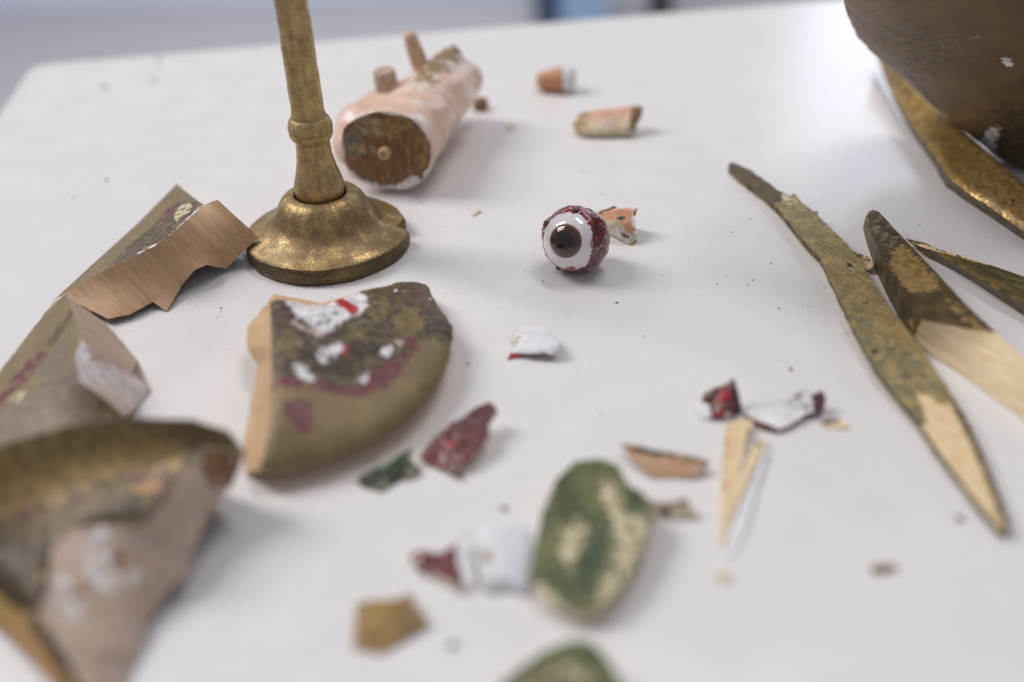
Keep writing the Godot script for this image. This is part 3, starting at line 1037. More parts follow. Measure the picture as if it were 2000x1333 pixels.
const CRUMBS := [[Vector3(-0.2266, 0.0000, -0.2661), 1.1, "dark crumb at the far left of the table, lowest of four"],
	[Vector3(-0.2077, 0.0000, -0.3094), 1.2, "dark crumb near the far left table edge, rightmost of four"],
	[Vector3(-0.2013, 0.0000, -0.2751), 0.9, "dark crumb at far left, below the rightmost one"],
	[Vector3(-0.2476, 0.0000, -0.3181), 1.0, "dark crumb on the far left table edge, leftmost of four"],
	[Vector3(0.0391, 0.0000, -0.0220), 0.45, "black crumb on the open table below the eyeball"],
	[Vector3(0.0972, 0.0000, -0.0145), 0.35, "tiny dark crumb left of the long leaf's middle"],
	[Vector3(0.0142, 0.0000, 0.0037), 0.3, "tiny dark crumb at the right tip of the white flake"],
	[Vector3(0.0923, 0.0000, 0.0222), 0.55, "ochre-brown crumb above the wing-shaped flake"],
	[Vector3(0.1210, 0.0000, 0.0928), 0.9, "brown crumb left of the long leaf's bare tip"],
	[Vector3(-0.1869, 0.0000, -0.1426), 0.7, "grey-brown crumb on the bare table left of the block fragment"],
	[Vector3(-0.1056, 0.0000, -0.0665), 0.6, "dark crumb under the tip of the block fragment by the candlestick foot"],
	[Vector3(-0.0170, 0.0000, 0.1290), 0.9, "faint brown crumb right of the ochre-brown flake"],
	[Vector3(-0.0038, 0.0000, 0.0828), 0.8, "pale brown crumb above the bluish white flake"]]

# ---------------------------------------------------------------- fragments
func build_plate() -> void:
	var t := thing("plate_fragment", "bronze-painted curved wooden fragment with white and crimson flaking in front of the candlestick", "carving fragment", Vector3(-0.0510, 0.0000, 0.0220), "broken gilded shell fragments")
	var skin := paint("bronze", 107.2, 448, [
		[PackedVector2Array([Vector2(-32, 21.3), Vector2(-26.5, 24.4), Vector2(-19, 24.5), Vector2(-14.2, 27.6), Vector2(-9.4, 31.3), Vector2(-2.7, 35.3), Vector2(4.2, 39.3), Vector2(9.7, 43.2), Vector2(14.7, 45.8), Vector2(19.6, 47), Vector2(24.2, 44.3), Vector2(29.2, 33.7), Vector2(32.5, 21.8), Vector2(32.2, 13.1), Vector2(29.8, 7.1), Vector2(25.4, 5.8), Vector2(21, 5.2), Vector2(19.3, 1.2), Vector2(18.2, -3.4), Vector2(16.1, -7), Vector2(13.7, -10.6), Vector2(11.4, -15), Vector2(8.8, -19), Vector2(6.1, -22), Vector2(2.2, -23.8), Vector2(-4.8, -23.3), Vector2(-12.1, -22.4), Vector2(-17.2, -24.2), Vector2(-21.1, -24.1), Vector2(-23.6, -17.7), Vector2(-25.8, -7.5), Vector2(-29.9, 7.4)]), "worn", 2.5, 1],
		[PackedVector2Array([Vector2(-9.1, -12.5), Vector2(-10.5, -13.7), Vector2(-13.7, -13.7), Vector2(-17.6, -12.4), Vector2(-20.7, -10.3), Vector2(-21.8, -8.2), Vector2(-20.5, -6.9), Vector2(-17.2, -6.9), Vector2(-13.3, -8.3), Vector2(-10.2, -10.4)]), "dark", 2, 0.8],
		[PackedVector2Array([Vector2(9.5, -1.6), Vector2(8.5, -4.4), Vector2(4.9, -7.5), Vector2(0.1, -9.8), Vector2(-3.9, -10.5), Vector2(-5.8, -9.3), Vector2(-4.9, -6.6), Vector2(-1.4, -3.4), Vector2(3.4, -1), Vector2(7.6, -0.3)]), "dark", 2, 0.8],
		[PackedVector2Array([Vector2(9.7, 23.9), Vector2(9.1, 20.8), Vector2(6.1, 15.6), Vector2(2, 10.3), Vector2(-1.6, 7), Vector2(-3.5, 6.6), Vector2(-2.9, 9.5), Vector2(-0.1, 14.5), Vector2(4, 19.9), Vector2(7.8, 23.5)]), "grey", 2, 0.45],
		[PackedVector2Array([Vector2(-17.8, -5.7), Vector2(-17.8, -9.6), Vector2(-18.9, -12.3), Vector2(-20.8, -12.7), Vector2(-22.8, -10.7), Vector2(-24, -7.1), Vector2(-24.1, -3.1), Vector2(-22.9, -0.4), Vector2(-20.9, 0), Vector2(-19, -2)]), "olive", 2, 0.7],
		[PackedVector2Array([Vector2(22.5, 22.4), Vector2(20.9, 21.7), Vector2(17.4, 22.9), Vector2(13.4, 25.6), Vector2(10.4, 28.8), Vector2(9.5, 31.3), Vector2(11.1, 32.1), Vector2(14.7, 30.9), Vector2(18.8, 28.1), Vector2(21.7, 24.9)]), "dark", 2, 0.7],
		[PackedVector2Array([Vector2(-0.6, -13.5), Vector2(-1.5, -15.8), Vector2(-4.5, -17.6), Vector2(-8.3, -18.4), Vector2(-11.5, -17.8), Vector2(-13, -16.1), Vector2(-12.1, -13.9), Vector2(-9.2, -12), Vector2(-5.3, -11.2), Vector2(-2, -11.8)]), "dark", 2, 0.75],
		[PackedVector2Array([Vector2(2.9, 6.4), Vector2(2.9, 3.8), Vector2(1.4, 1), Vector2(-0.9, -0.9), Vector2(-3.2, -1.3), Vector2(-4.6, 0), Vector2(-4.6, 2.5), Vector2(-3.1, 5.3), Vector2(-0.8, 7.3), Vector2(1.5, 7.7)]), "olive", 2, 0.7],
		[PackedVector2Array([Vector2(-9.6, -6.6), Vector2(-10.5, -8.1), Vector2(-12.9, -8.8), Vector2(-15.8, -8.6), Vector2(-18.3, -7.5), Vector2(-19.3, -6), Vector2(-18.4, -4.6), Vector2(-16, -3.8), Vector2(-13, -4), Vector2(-10.6, -5.1)]), "grey", 1.5, 0.5],
		[PackedVector2Array([Vector2(-4.2, 32.6), Vector2(0.5, 36.4), Vector2(7.8, 40.2), Vector2(13.5, 43.7), Vector2(18.5, 45.5), Vector2(21.8, 43.8), Vector2(24.4, 39.6), Vector2(27.8, 32.7), Vector2(30.5, 25.7), Vector2(31.8, 21.2), Vector2(31.5, 18.7), Vector2(29.1, 18.7), Vector2(25.4, 20.2), Vector2(21.1, 21.9), Vector2(16.3, 23.9), Vector2(10.8, 25.5), Vector2(5.3, 27.3), Vector2(-0.8, 29.7)]), "umber", 2, 1],
		[PackedVector2Array([Vector2(21.9, 15.1), Vector2(21.2, 9.3), Vector2(18.5, 5.4), Vector2(15, 4.6), Vector2(11.9, 7.3), Vector2(10.3, 12.5), Vector2(10.9, 18.3), Vector2(13.6, 22.5), Vector2(17.3, 23.4), Vector2(20.5, 20.5)]), "olive", 2, 0.9],
		[PackedVector2Array([Vector2(9.1, 22.2), Vector2(8.8, 16.4), Vector2(7.1, 12.5), Vector2(4.6, 11.9), Vector2(2.2, 14.9), Vector2(0.9, 20.3), Vector2(1.1, 26.3), Vector2(2.8, 30.4), Vector2(5.4, 31), Vector2(7.8, 27.9)]), "olive", 2, 0.7],
		[PackedVector2Array([Vector2(19.8, 36.9), Vector2(19.4, 34.2), Vector2(18.3, 32.4), Vector2(16.7, 32), Vector2(15.4, 33.3), Vector2(14.7, 35.7), Vector2(15, 38.3), Vector2(16.2, 40.2), Vector2(17.8, 40.6), Vector2(19.1, 39.3)]), "crimson", 2, 0.55],
		[PackedVector2Array([Vector2(-22.6, -23), Vector2(-12.2, -21.4), Vector2(-5.8, -22.6), Vector2(3.6, -22.2), Vector2(9.6, -15.2), Vector2(14.2, -6.2), Vector2(17.8, 1.8), Vector2(19.1, -1.9), Vector2(16.4, -10.9), Vector2(11.4, -20.9), Vector2(4.8, -26.4), Vector2(-2.1, -27), Vector2(-5.4, -25.8), Vector2(-11.6, -25.6), Vector2(-21.9, -27.1)]), "crimson", 1.2, 0.92],
		[PackedVector2Array([Vector2(3.2, -18.9), Vector2(11.9, -8.5), Vector2(16.4, -2.4), Vector2(13.4, 3.6), Vector2(17.6, 4.5), Vector2(20.4, 0.8), Vector2(16.9, -8.7), Vector2(9.8, -20.5)]), "crimson", 1.2, 0.8],
		[PackedVector2Array([Vector2(-16.7, -32), Vector2(-13.6, -30.3), Vector2(-10.3, -29.9), Vector2(-9.1, -33.3), Vector2(-8.8, -37.2), Vector2(-8.8, -39.1), Vector2(-9.4, -40), Vector2(-10.9, -40.5), Vector2(-12.7, -40.1), Vector2(-14.8, -38.4), Vector2(-16.6, -36), Vector2(-17.3, -33.9)]), "crimson", 0.8, 1],
		[PackedVector2Array([Vector2(-1.6, -5.9), Vector2(-2.2, -7.9), Vector2(-3.9, -9.3), Vector2(-6.3, -9.8), Vector2(-8.3, -9.1), Vector2(-9.2, -7.5), Vector2(-8.8, -5.6), Vector2(-7, -4.1), Vector2(-4.6, -3.6), Vector2(-2.6, -4.3)]), "red", 1.2, 0.75],
		[PackedVector2Array([Vector2(11.8, 0.5), Vector2(11.6, -1.1), Vector2(10.7, -2.2), Vector2(9.5, -2.5), Vector2(8.4, -1.7), Vector2(7.9, -0.3), Vector2(8.1, 1.3), Vector2(9, 2.5), Vector2(10.2, 2.7), Vector2(11.3, 2)]), "grey", 1, 0.6],
		[PackedVector2Array([Vector2(-27.9, 21.7), Vector2(-26.3, 24.2), Vector2(-23.9, 22.7), Vector2(-22.8, 15), Vector2(-21.4, 6.8), Vector2(-18.5, 3.1), Vector2(-14.8, 1.5), Vector2(-9.8, 1.9), Vector2(-5.8, 2.6), Vector2(-5.7, 0.9), Vector2(-7.8, -1), Vector2(-12, -2.1), Vector2(-16.8, -1.6), Vector2(-20.9, 1.5), Vector2(-24.4, 6.6), Vector2(-26.8, 14.5)]), "plum", 0.8, 0.85],
		[PackedVector2Array([Vector2(-26.1, 21), Vector2(-22.8, 21.8), Vector2(-18.6, 21.9), Vector2(-15.6, 21.6), Vector2(-13.1, 21.7), Vector2(-11.3, 23.5), Vector2(-9.5, 26.2), Vector2(-5.9, 30.2), Vector2(-2.5, 33.3), Vector2(-0.6, 32.2), Vector2(0.5, 29.1), Vector2(1.2, 24.9), Vector2(1.4, 20.4), Vector2(0.9, 17.1), Vector2(-0.4, 14.3), Vector2(-2.8, 12), Vector2(-5.3, 9.8), Vector2(-6.6, 6.8), Vector2(-7.6, 3.8), Vector2(-8.9, 1.3), Vector2(-10.4, 0), Vector2(-12.6, 1.3), Vector2(-14.9, 3.3), Vector2(-16.8, 4.6), Vector2(-18.6, 6), Vector2(-20.1, 7.9), Vector2(-21.6, 10), Vector2(-23.1, 12.4), Vector2(-24.4, 15), Vector2(-25.9, 18.2)]), "gesso", 1.2, 0.93],
		[PackedVector2Array([Vector2(-22, 5.3), Vector2(-19.4, 3.7), Vector2(-15.6, 1.3), Vector2(-11.6, 0.7), Vector2(-8.8, 0.4), Vector2(-9.5, -0.9), Vector2(-11.8, -1.9), Vector2(-14.7, -1.7), Vector2(-17.8, -0.5), Vector2(-20.6, 2.7)]), "pink", 1, 0.7],
		[PackedVector2Array([Vector2(-9.7, 25.5), Vector2(-8.8, 27), Vector2(-7.5, 27.2), Vector2(-6.5, 25.3), Vector2(-5.5, 22.9), Vector2(-4.2, 21.7), Vector2(-2.8, 20.6), Vector2(-1.7, 19.2), Vector2(-1.1, 17.6), Vector2(-1.4, 15), Vector2(-2.3, 13.3), Vector2(-3.8, 14.2), Vector2(-5.4, 16), Vector2(-6.9, 17.5), Vector2(-8.2, 19.4), Vector2(-9.3, 22.5)]), "red", 0.8, 0.95],
		[PackedVector2Array([Vector2(-11, -9.9), Vector2(-9.9, -7.3), Vector2(-8.1, -5), Vector2(-5.8, -3.2), Vector2(-3.8, -2.8), Vector2(-3.7, -5.3), Vector2(-4.4, -8.6), Vector2(-5.7, -10.8), Vector2(-7.1, -12.6), Vector2(-8.3, -14.2), Vector2(-9.4, -14.6), Vector2(-10.5, -12.7)]), "gesso", 0.9, 0.85],
		[PackedVector2Array([Vector2(-18.2, -17.3), Vector2(-17.1, -16.2), Vector2(-15.4, -15.8), Vector2(-14, -16.9), Vector2(-12.6, -18.7), Vector2(-11.1, -20.4), Vector2(-10.2, -22), Vector2(-11, -23.1), Vector2(-12.5, -23.4), Vector2(-14.1, -22.6), Vector2(-15.7, -21.2), Vector2(-17.3, -19.2)]), "gesso", 0.9, 0.9],
		[PackedVector2Array([Vector2(7.9, -4), Vector2(9.1, -1.9), Vector2(10.6, -0.8), Vector2(12, -1.6), Vector2(12.8, -3.4), Vector2(11.8, -5.6), Vector2(10.2, -7.6), Vector2(8.6, -9), Vector2(7.4, -9.2), Vector2(7.3, -6.9)]), "gesso", 0.9, 0.8],
		[PackedVector2Array([Vector2(2.3, -19.5), Vector2(3, -17.9), Vector2(3.9, -16.3), Vector2(4.7, -15.2), Vector2(5.4, -15.1), Vector2(5.6, -16.7), Vector2(5.5, -18.9), Vector2(4.6, -20.7), Vector2(3.5, -21.7), Vector2(2.7, -21)]), "gesso", 0.7, 0.95],
		[PackedVector2Array([Vector2(15.3, 1.3), Vector2(15.1, 0), Vector2(14.3, -0.9), Vector2(13.3, -1.1), Vector2(12.4, -0.6), Vector2(12, 0.6), Vector2(12.2, 1.9), Vector2(13, 2.8), Vector2(14, 3), Vector2(14.9, 2.5)]), "pink", 0.8, 0.7],
		[PackedVector2Array([Vector2(23.1, 32.7), Vector2(23, 32.2), Vector2(22.8, 31.8), Vector2(22.5, 31.7), Vector2(22.2, 32), Vector2(22, 32.5), Vector2(22.1, 33), Vector2(22.4, 33.4), Vector2(22.7, 33.5), Vector2(23, 33.3)]), "gesso", 0.3, 1],
		[PackedVector2Array([Vector2(10.8, 34.7), Vector2(10.7, 34), Vector2(10.4, 33.4), Vector2(9.9, 33.3), Vector2(9.5, 33.7), Vector2(9.4, 34.4), Vector2(9.4, 35.1), Vector2(9.7, 35.6), Vector2(10.2, 35.7), Vector2(10.6, 35.4)]), "gesso", 0.4, 1],
		[PackedVector2Array([Vector2(14.1, 34.6), Vector2(14, 33.6), Vector2(13.7, 33), Vector2(13.2, 32.9), Vector2(12.8, 33.4), Vector2(12.6, 34.2), Vector2(12.7, 35.1), Vector2(13, 35.8), Vector2(13.5, 35.9), Vector2(13.9, 35.4)]), "grey", 0.4, 1]])
	var o := slab(t, ["painted_face", "broken_edge", "underside"],
		PackedVector3Array([Vector3(-30.5, 20, -21.7), Vector3(-26.1, 20, -21.4), Vector3(-17.6, 19, -19.5), Vector3(-12.8, 17, -21.3), Vector3(-9.5, 15, -27.8), Vector3(-3.1, 12, -37.8), Vector3(3.7, 10, -42.9), Vector3(9.2, 9, -47.7), Vector3(16.1, 8, -49.6), Vector3(21, 8, -46.4), Vector3(23, 8.5, -38.8), Vector3(25.8, 9, -30.5), Vector3(28.9, 9, -24.1), Vector3(31.1, 9, -15.2), Vector3(30.6, 9, -3.9), Vector3(28.8, 8.5, 8.5), Vector3(24.2, 8, 19.3), Vector3(18.3, 7.5, 29.3), Vector3(11.9, 7, 36), Vector3(4.6, 6.5, 40.9), Vector3(-1.6, 6, 44.9), Vector3(-8.7, 6, 47.6), Vector3(-15.3, 6.5, 49.6), Vector3(-22.6, 8, 50.8), Vector3(-20.5, 14, 41.4), Vector3(-20.5, 17, 34.5), Vector3(-22, 19, 23.4), Vector3(-23.3, 20, 14.7), Vector3(-25, 21, 5.1), Vector3(-27.6, 21, -7.3)]),
		PackedVector3Array([Vector3(-35.4, 12, -31.8), Vector3(-36.2, 6, -48.7), Vector3(-25.5, 5, -46.1), Vector3(-18, 5, -43.2), Vector3(-13.3, 4, -46.9), Vector3(-5.8, 3, -52.6), Vector3(2, 3, -54.2), Vector3(8.4, 3, -56), Vector3(15.3, 3, -55.5), Vector3(20.4, 3.5, -50.8), Vector3(22.7, 4, -42.8), Vector3(25.7, 4.5, -34.4), Vector3(28.8, 5, -26.2), Vector3(31, 5, -17.3), Vector3(28.9, 3, -11.2), Vector3(26.7, 3, 2), Vector3(21.8, 2.5, 11.9), Vector3(15.8, 2, 21.1), Vector3(9.6, 1.5, 27.8), Vector3(2.6, 1.2, 33.3), Vector3(-3.8, 0.8, 37.9), Vector3(-10.8, 0.5, 41), Vector3(-17.5, 0.3, 43.6), Vector3(-29.5, 0.4, 42.7), Vector3(-32.3, 1.5, 30.9), Vector3(-32.8, 2.5, 20.5), Vector3(-33.1, 6, 5.8), Vector3(-33, 8, -2.1), Vector3(-36.9, 11, -6.6), Vector3(-39.2, 12, -18.3)]),
		[Vector3(-0.3, 11.9, -0.3), Vector3(0.9776, -0.2106, -0.0024), Vector3(0.0100, 0.0578, -0.9983)], 107.2, [skin, coat("wood_warm"), coat("wood_warm")], {"cell": 1.7, "jag": 0.5, "bulge": 5, "under": -2, "rough": 0.25, "rows": 4})

func build_block() -> void:
	var t := thing("block_fragment", "long bronze-faced wood fragment with sawn brown end, leaning beside the candlestick foot", "carving fragment", Vector3(-0.1340, 0.0000, -0.0580), "broken gilded shell fragments")
	patch(t, "painted_face", PackedVector3Array([Vector3(-13.1, 7, -63.4), Vector3(-9.8, 8, -57.5), Vector3(13.4, 21, -13.3), Vector3(3.4, 20, 15.1), Vector3(-14.1, 15, 23.1), Vector3(-34.5, 5, 25.1), Vector3(-38.9, 2, 24.8), Vector3(-31.9, 2, -4.4), Vector3(-23.3, 3, -34.1)]), [Vector3(-16.5, 9.2, -9.4), Vector3(0.9132, 0.4061, -0.0340), Vector3(0.0099, -0.1055, -0.9944)], 112.1, paint("bronze", 112.1, 320, [
		[PackedVector2Array([Vector2(7.1, 9.9), Vector2(8.8, 16.6), Vector2(10.1, 21.3), Vector2(11.2, 24.7), Vector2(13.8, 24.8), Vector2(20.4, 19.1), Vector2(27.1, 11.3), Vector2(31.3, 3.9), Vector2(33.6, -2.8), Vector2(33.4, -7.3), Vector2(31.6, -11.3), Vector2(28.6, -16.1), Vector2(24.9, -20.5), Vector2(21.8, -23.3), Vector2(18.4, -25.5), Vector2(14.3, -28.4), Vector2(10.1, -30.5), Vector2(5.8, -31.4), Vector2(2.2, -29.3), Vector2(0.2, -20.3), Vector2(0, -9), Vector2(3.2, 1)]), "worn", 1, 0.75],
		[PackedVector2Array([Vector2(8.7, 25.2), Vector2(14.7, 24.3), Vector2(15.6, 12.9), Vector2(13.1, 4.6), Vector2(7.4, 11.8)]), "crimson", 0.8, 0.8],
		[PackedVector2Array([Vector2(1.1, -14), Vector2(4.3, -6.2), Vector2(10.3, -15.3), Vector2(6.1, -22.8)]), "crimson", 0.8, 0.8],
		[PackedVector2Array([Vector2(23, 10.3), Vector2(26.6, 8.5), Vector2(27.1, -6.4), Vector2(24.3, -6.5)]), "crimson", 0.6, 0.9],
		[PackedVector2Array([Vector2(17.8, 3.8), Vector2(16.4, 11.4), Vector2(16.5, 17.6), Vector2(19.8, 17), Vector2(23.6, 13), Vector2(25.4, 6.9), Vector2(26, 1.3), Vector2(24.7, 0.4), Vector2(22.9, 0.4), Vector2(22.5, -2.4), Vector2(22, -4), Vector2(19.9, -1.2)]), "cream", 0.9, 0.75],
		[PackedVector2Array([Vector2(26.4, -9.8), Vector2(29.9, 3.7), Vector2(34.6, 1.6), Vector2(38.3, -10.3), Vector2(32, -30.7), Vector2(26.4, -33.6), Vector2(22.3, -32.3), Vector2(22.2, -24.6)]), "gesso", 0.7, 0.85],
		[PackedVector2Array([Vector2(12.7, -26.5), Vector2(18.9, -23.1), Vector2(25, -32.2), Vector2(14.1, -33.4)]), "gesso", 0.5, 0.7]]), {"cell": 1.8, "jag": 0.2, "rough": 0.12})
	patch(t, "broken_face", PackedVector3Array([Vector3(13.4, 21, -13.3), Vector3(19.8, 24, -11.8), Vector3(28.3, 18, -6.3), Vector3(35.3, 11, -3.5), Vector3(22.5, 2, 4.5), Vector3(17.7, 8, 11.6), Vector3(14, 8, 14.8), Vector3(9.2, 4, 20.2), Vector3(6, 0.4, 31.8), Vector3(0.7, 3, 28.9), Vector3(-6, 2.5, 36.3), Vector3(-12.9, 3, 39.4), Vector3(-34.5, 5, 25.1), Vector3(-14.1, 15, 23.1), Vector3(3.4, 20, 15.1)]), [Vector3(6.9, 9.7, 14.4), Vector3(0.6751, -0.6292, 0.3851), Vector3(0.6691, 0.3022, -0.6790)], 75.8, paint("wood", 75.8, 320, []), {"cell": 1.8, "jag": 0.2, "rough": 0.1})
	patch(t, "back_face", PackedVector3Array([Vector3(-13.1, 7, -63.4), Vector3(-9.8, 8, -57.5), Vector3(13.4, 21, -13.3), Vector3(19.8, 24, -11.8), Vector3(21.8, 6, -12.8), Vector3(-10.1, 1, -61.4)]), [Vector3(3.7, 11.2, -36.7), Vector3(0.6738, -0.3709, 0.6391), Vector3(0.0051, -0.8626, -0.5059)], 61.6, coat("cream"), {"cell": 2.5, "jag": 0.2})
	patch(t, "back_face", PackedVector3Array([Vector3(19.8, 24, -11.8), Vector3(28.3, 18, -6.3), Vector3(35.3, 11, -3.5), Vector3(21.8, 6, -12.8)]), [Vector3(26.3, 14.8, -8.6), Vector3(0.8289, -0.0947, 0.5513), Vector3(0.0017, -0.9851, -0.1718)], 22.8, coat("bronze"), {"cell": 2.5, "jag": 0.2})
	patch(t, "underside", PackedVector3Array([Vector3(-13.1, 7, -63.4), Vector3(-23.3, 3, -34.1), Vector3(-31.9, 2, -4.4), Vector3(-38.9, 2, 24.8), Vector3(-34.5, 5, 25.1), Vector3(-12.9, 3, 39.4), Vector3(-6, 2.5, 36.3), Vector3(0.7, 3, 28.9), Vector3(6, 0.4, 31.8), Vector3(9.2, 4, 20.2), Vector3(14, 8, 14.8), Vector3(17.7, 8, 11.6), Vector3(22.5, 2, 4.5), Vector3(35.3, 11, -3.5), Vector3(21.8, 6, -12.8), Vector3(-10.1, 1, -61.4)]), [Vector3(-2.7, 4.2, 3.6), Vector3(0.9995, 0.0304, 0.0100), Vector3(-0.0100, -0.0013, 0.9999)], 138.7, coat("umber"), {"cell": 3, "jag": 0.2})

func build_second() -> void:
	var t := thing("shell_fragment", "bronze fragment with dark red stain and pale splintered break, at the left photo edge", "carving fragment", Vector3(-0.1410, 0.0000, 0.0220), "broken gilded shell fragments")
	patch(t, "painted_face", PackedVector3Array([Vector3(-30.2, 3, -52.9), Vector3(-22.4, 9, -48.6), Vector3(-11.1, 14, -28.3), Vector3(0.8, 19, -5.1), Vector3(3.4, 20, 7.8), Vector3(9, 20, 20), Vector3(16.1, 17, 24.2), Vector3(21.4, 9, 24.4), Vector3(23.5, 8, 34.2), Vector3(-3.6, 10, 56.9), Vector3(-36, 3, 25.2), Vector3(-33, 3, -10.7)]), [Vector3(-5.2, 11.2, 3.9), Vector3(0.9502, 0.3089, 0.0407), Vector3(0.0099, 0.1006, -0.9949)], 115.2, paint("bronze", 115.2, 320, [
		[PackedVector2Array([Vector2(-20.3, -1.9), Vector2(-19.1, 4.9), Vector2(-17.7, 10.7), Vector2(-14.5, 13.9), Vector2(-11.1, 14.6), Vector2(-8.4, 11.5), Vector2(-7, 7.4), Vector2(-8.1, 5.4), Vector2(-10.4, 2.9), Vector2(-12.8, -2.6), Vector2(-15.4, -8.4), Vector2(-17.6, -13), Vector2(-19.7, -16.1), Vector2(-22.6, -16.5), Vector2(-24.4, -14.5), Vector2(-22.8, -8.9)]), "crimson", 1.5, 0.8],
		[PackedVector2Array([Vector2(-12.4, 15.1), Vector2(-12.4, 19.4), Vector2(-11.3, 25.3), Vector2(-9.6, 32.9), Vector2(-7.7, 37.8), Vector2(-6, 33), Vector2(-5.2, 25.5), Vector2(-5.9, 19.9), Vector2(-7.5, 15.8), Vector2(-10.2, 14.2)]), "umber", 1.5, 0.9],
		[PackedVector2Array([Vector2(-11.9, -12), Vector2(-10.1, -5.6), Vector2(-9.8, 1.5), Vector2(-8.3, 7.6), Vector2(-6.3, 12.7), Vector2(-3.7, 17.7), Vector2(-0.3, 18.2), Vector2(3.6, 7.4), Vector2(8.5, -5.3), Vector2(15.6, -13.3), Vector2(23, -19.9), Vector2(29.9, -26.1), Vector2(35, -31.6), Vector2(39.1, -37.6), Vector2(36.5, -41.3), Vector2(16.3, -39.9), Vector2(-7.2, -35.2), Vector2(-20.4, -26.9), Vector2(-26.5, -18.2), Vector2(-20.6, -14.8)]), "smear", 3, 0.9],
		[PackedVector2Array([Vector2(-6.6, -10.4), Vector2(-6.7, -11.6), Vector2(-8.1, -11.8), Vector2(-10.4, -11), Vector2(-12.6, -9.5), Vector2(-13.9, -7.8), Vector2(-13.9, -6.6), Vector2(-12.4, -6.3), Vector2(-10.1, -7.1), Vector2(-7.9, -8.7)]), "cream", 2, 0.7],
		[PackedVector2Array([Vector2(-1, -6.6), Vector2(-1.1, -7.9), Vector2(-2.8, -8.2), Vector2(-5.3, -7.2), Vector2(-7.8, -5.5), Vector2(-9.3, -3.5), Vector2(-9.2, -2.2), Vector2(-7.5, -1.9), Vector2(-4.9, -2.9), Vector2(-2.5, -4.6)]), "ochre", 2, 0.7]]), {"cell": 2.2, "jag": 0.3, "rough": 0.3})
	patch(t, "broken_face", PackedVector3Array([Vector3(-22.4, 9, -48.6), Vector3(-5.7, 3, -37.6), Vector3(11.5, 0.5, -16.5), Vector3(13.9, 5, -4.7), Vector3(4.6, 20, 0.6), Vector3(0.8, 19, -5.1), Vector3(-11.1, 14, -28.3)]), [Vector3(-1.2, 10.1, -20.1), Vector3(0.7736, -0.6006, 0.2021), Vector3(-0.1377, -0.4706, -0.8716)], 59.3, paint("wood_pink", 59.3, 160, []), {"cell": 2, "jag": 0.3, "rough": 0.3})
	patch(t, "broken_face", PackedVector3Array([Vector3(4.6, 20, 0.6), Vector3(13.9, 5, -4.7), Vector3(20.4, 1, 0.5), Vector3(18.6, 0.5, 8.2), Vector3(21.4, 9, 24.4), Vector3(16.1, 17, 24.2), Vector3(9, 20, 20), Vector3(3.4, 20, 7.8), Vector3(0.8, 19, -5.1)]), [Vector3(12, 12.4, 8.4), Vector3(0.6729, -0.7169, 0.1826), Vector3(-0.0568, -0.2961, -0.9535)], 35.2, paint("wood_pink", 35.2, 200, [
		[PackedVector2Array([Vector2(-14.6, 5.7), Vector2(-8.8, 6.4), Vector2(-7.6, -2.3), Vector2(-10.2, -5.5)]), "gesso", 1, 1],
		[PackedVector2Array([Vector2(-12.1, -2.5), Vector2(5, 15), Vector2(13.2, 13.8), Vector2(13.5, -3.5), Vector2(11.3, -13.8), Vector2(-5.2, -14)]), "bar", 1, 1],
		[PackedVector2Array([Vector2(-12, 8.2), Vector2(4.4, 16.8), Vector2(6.3, 11.5), Vector2(-9.9, 4.1)]), "pink", 0.8, 0.9],
		[PackedVector2Array([Vector2(-3.2, -9.4), Vector2(13.5, -3.5), Vector2(11.8, -13), Vector2(1.6, -14)]), "pink", 1, 0.8]]), {"cell": 2, "jag": 0.3, "rough": 0.35})
	patch(t, "underside", PackedVector3Array([Vector3(-30.2, 3, -52.9), Vector3(-33, 3, -10.7), Vector3(-36, 3, 25.2), Vector3(-3.6, 10, 56.9), Vector3(23.5, 8, 34.2), Vector3(21.4, 9, 24.4), Vector3(18.6, 0.5, 8.2), Vector3(20.4, 1, 0.5), Vector3(11.5, 0.5, -16.5), Vector3(-5.7, 3, -37.6), Vector3(-22.4, 9, -48.6)]), [Vector3(-3.2, 4.5, -1.5), Vector3(0.9998, 0.0175, 0.0091), Vector3(-0.0100, 0.0531, 0.9985)], 121.9, coat("wood_pink"), {"cell": 4, "jag": 0.2})

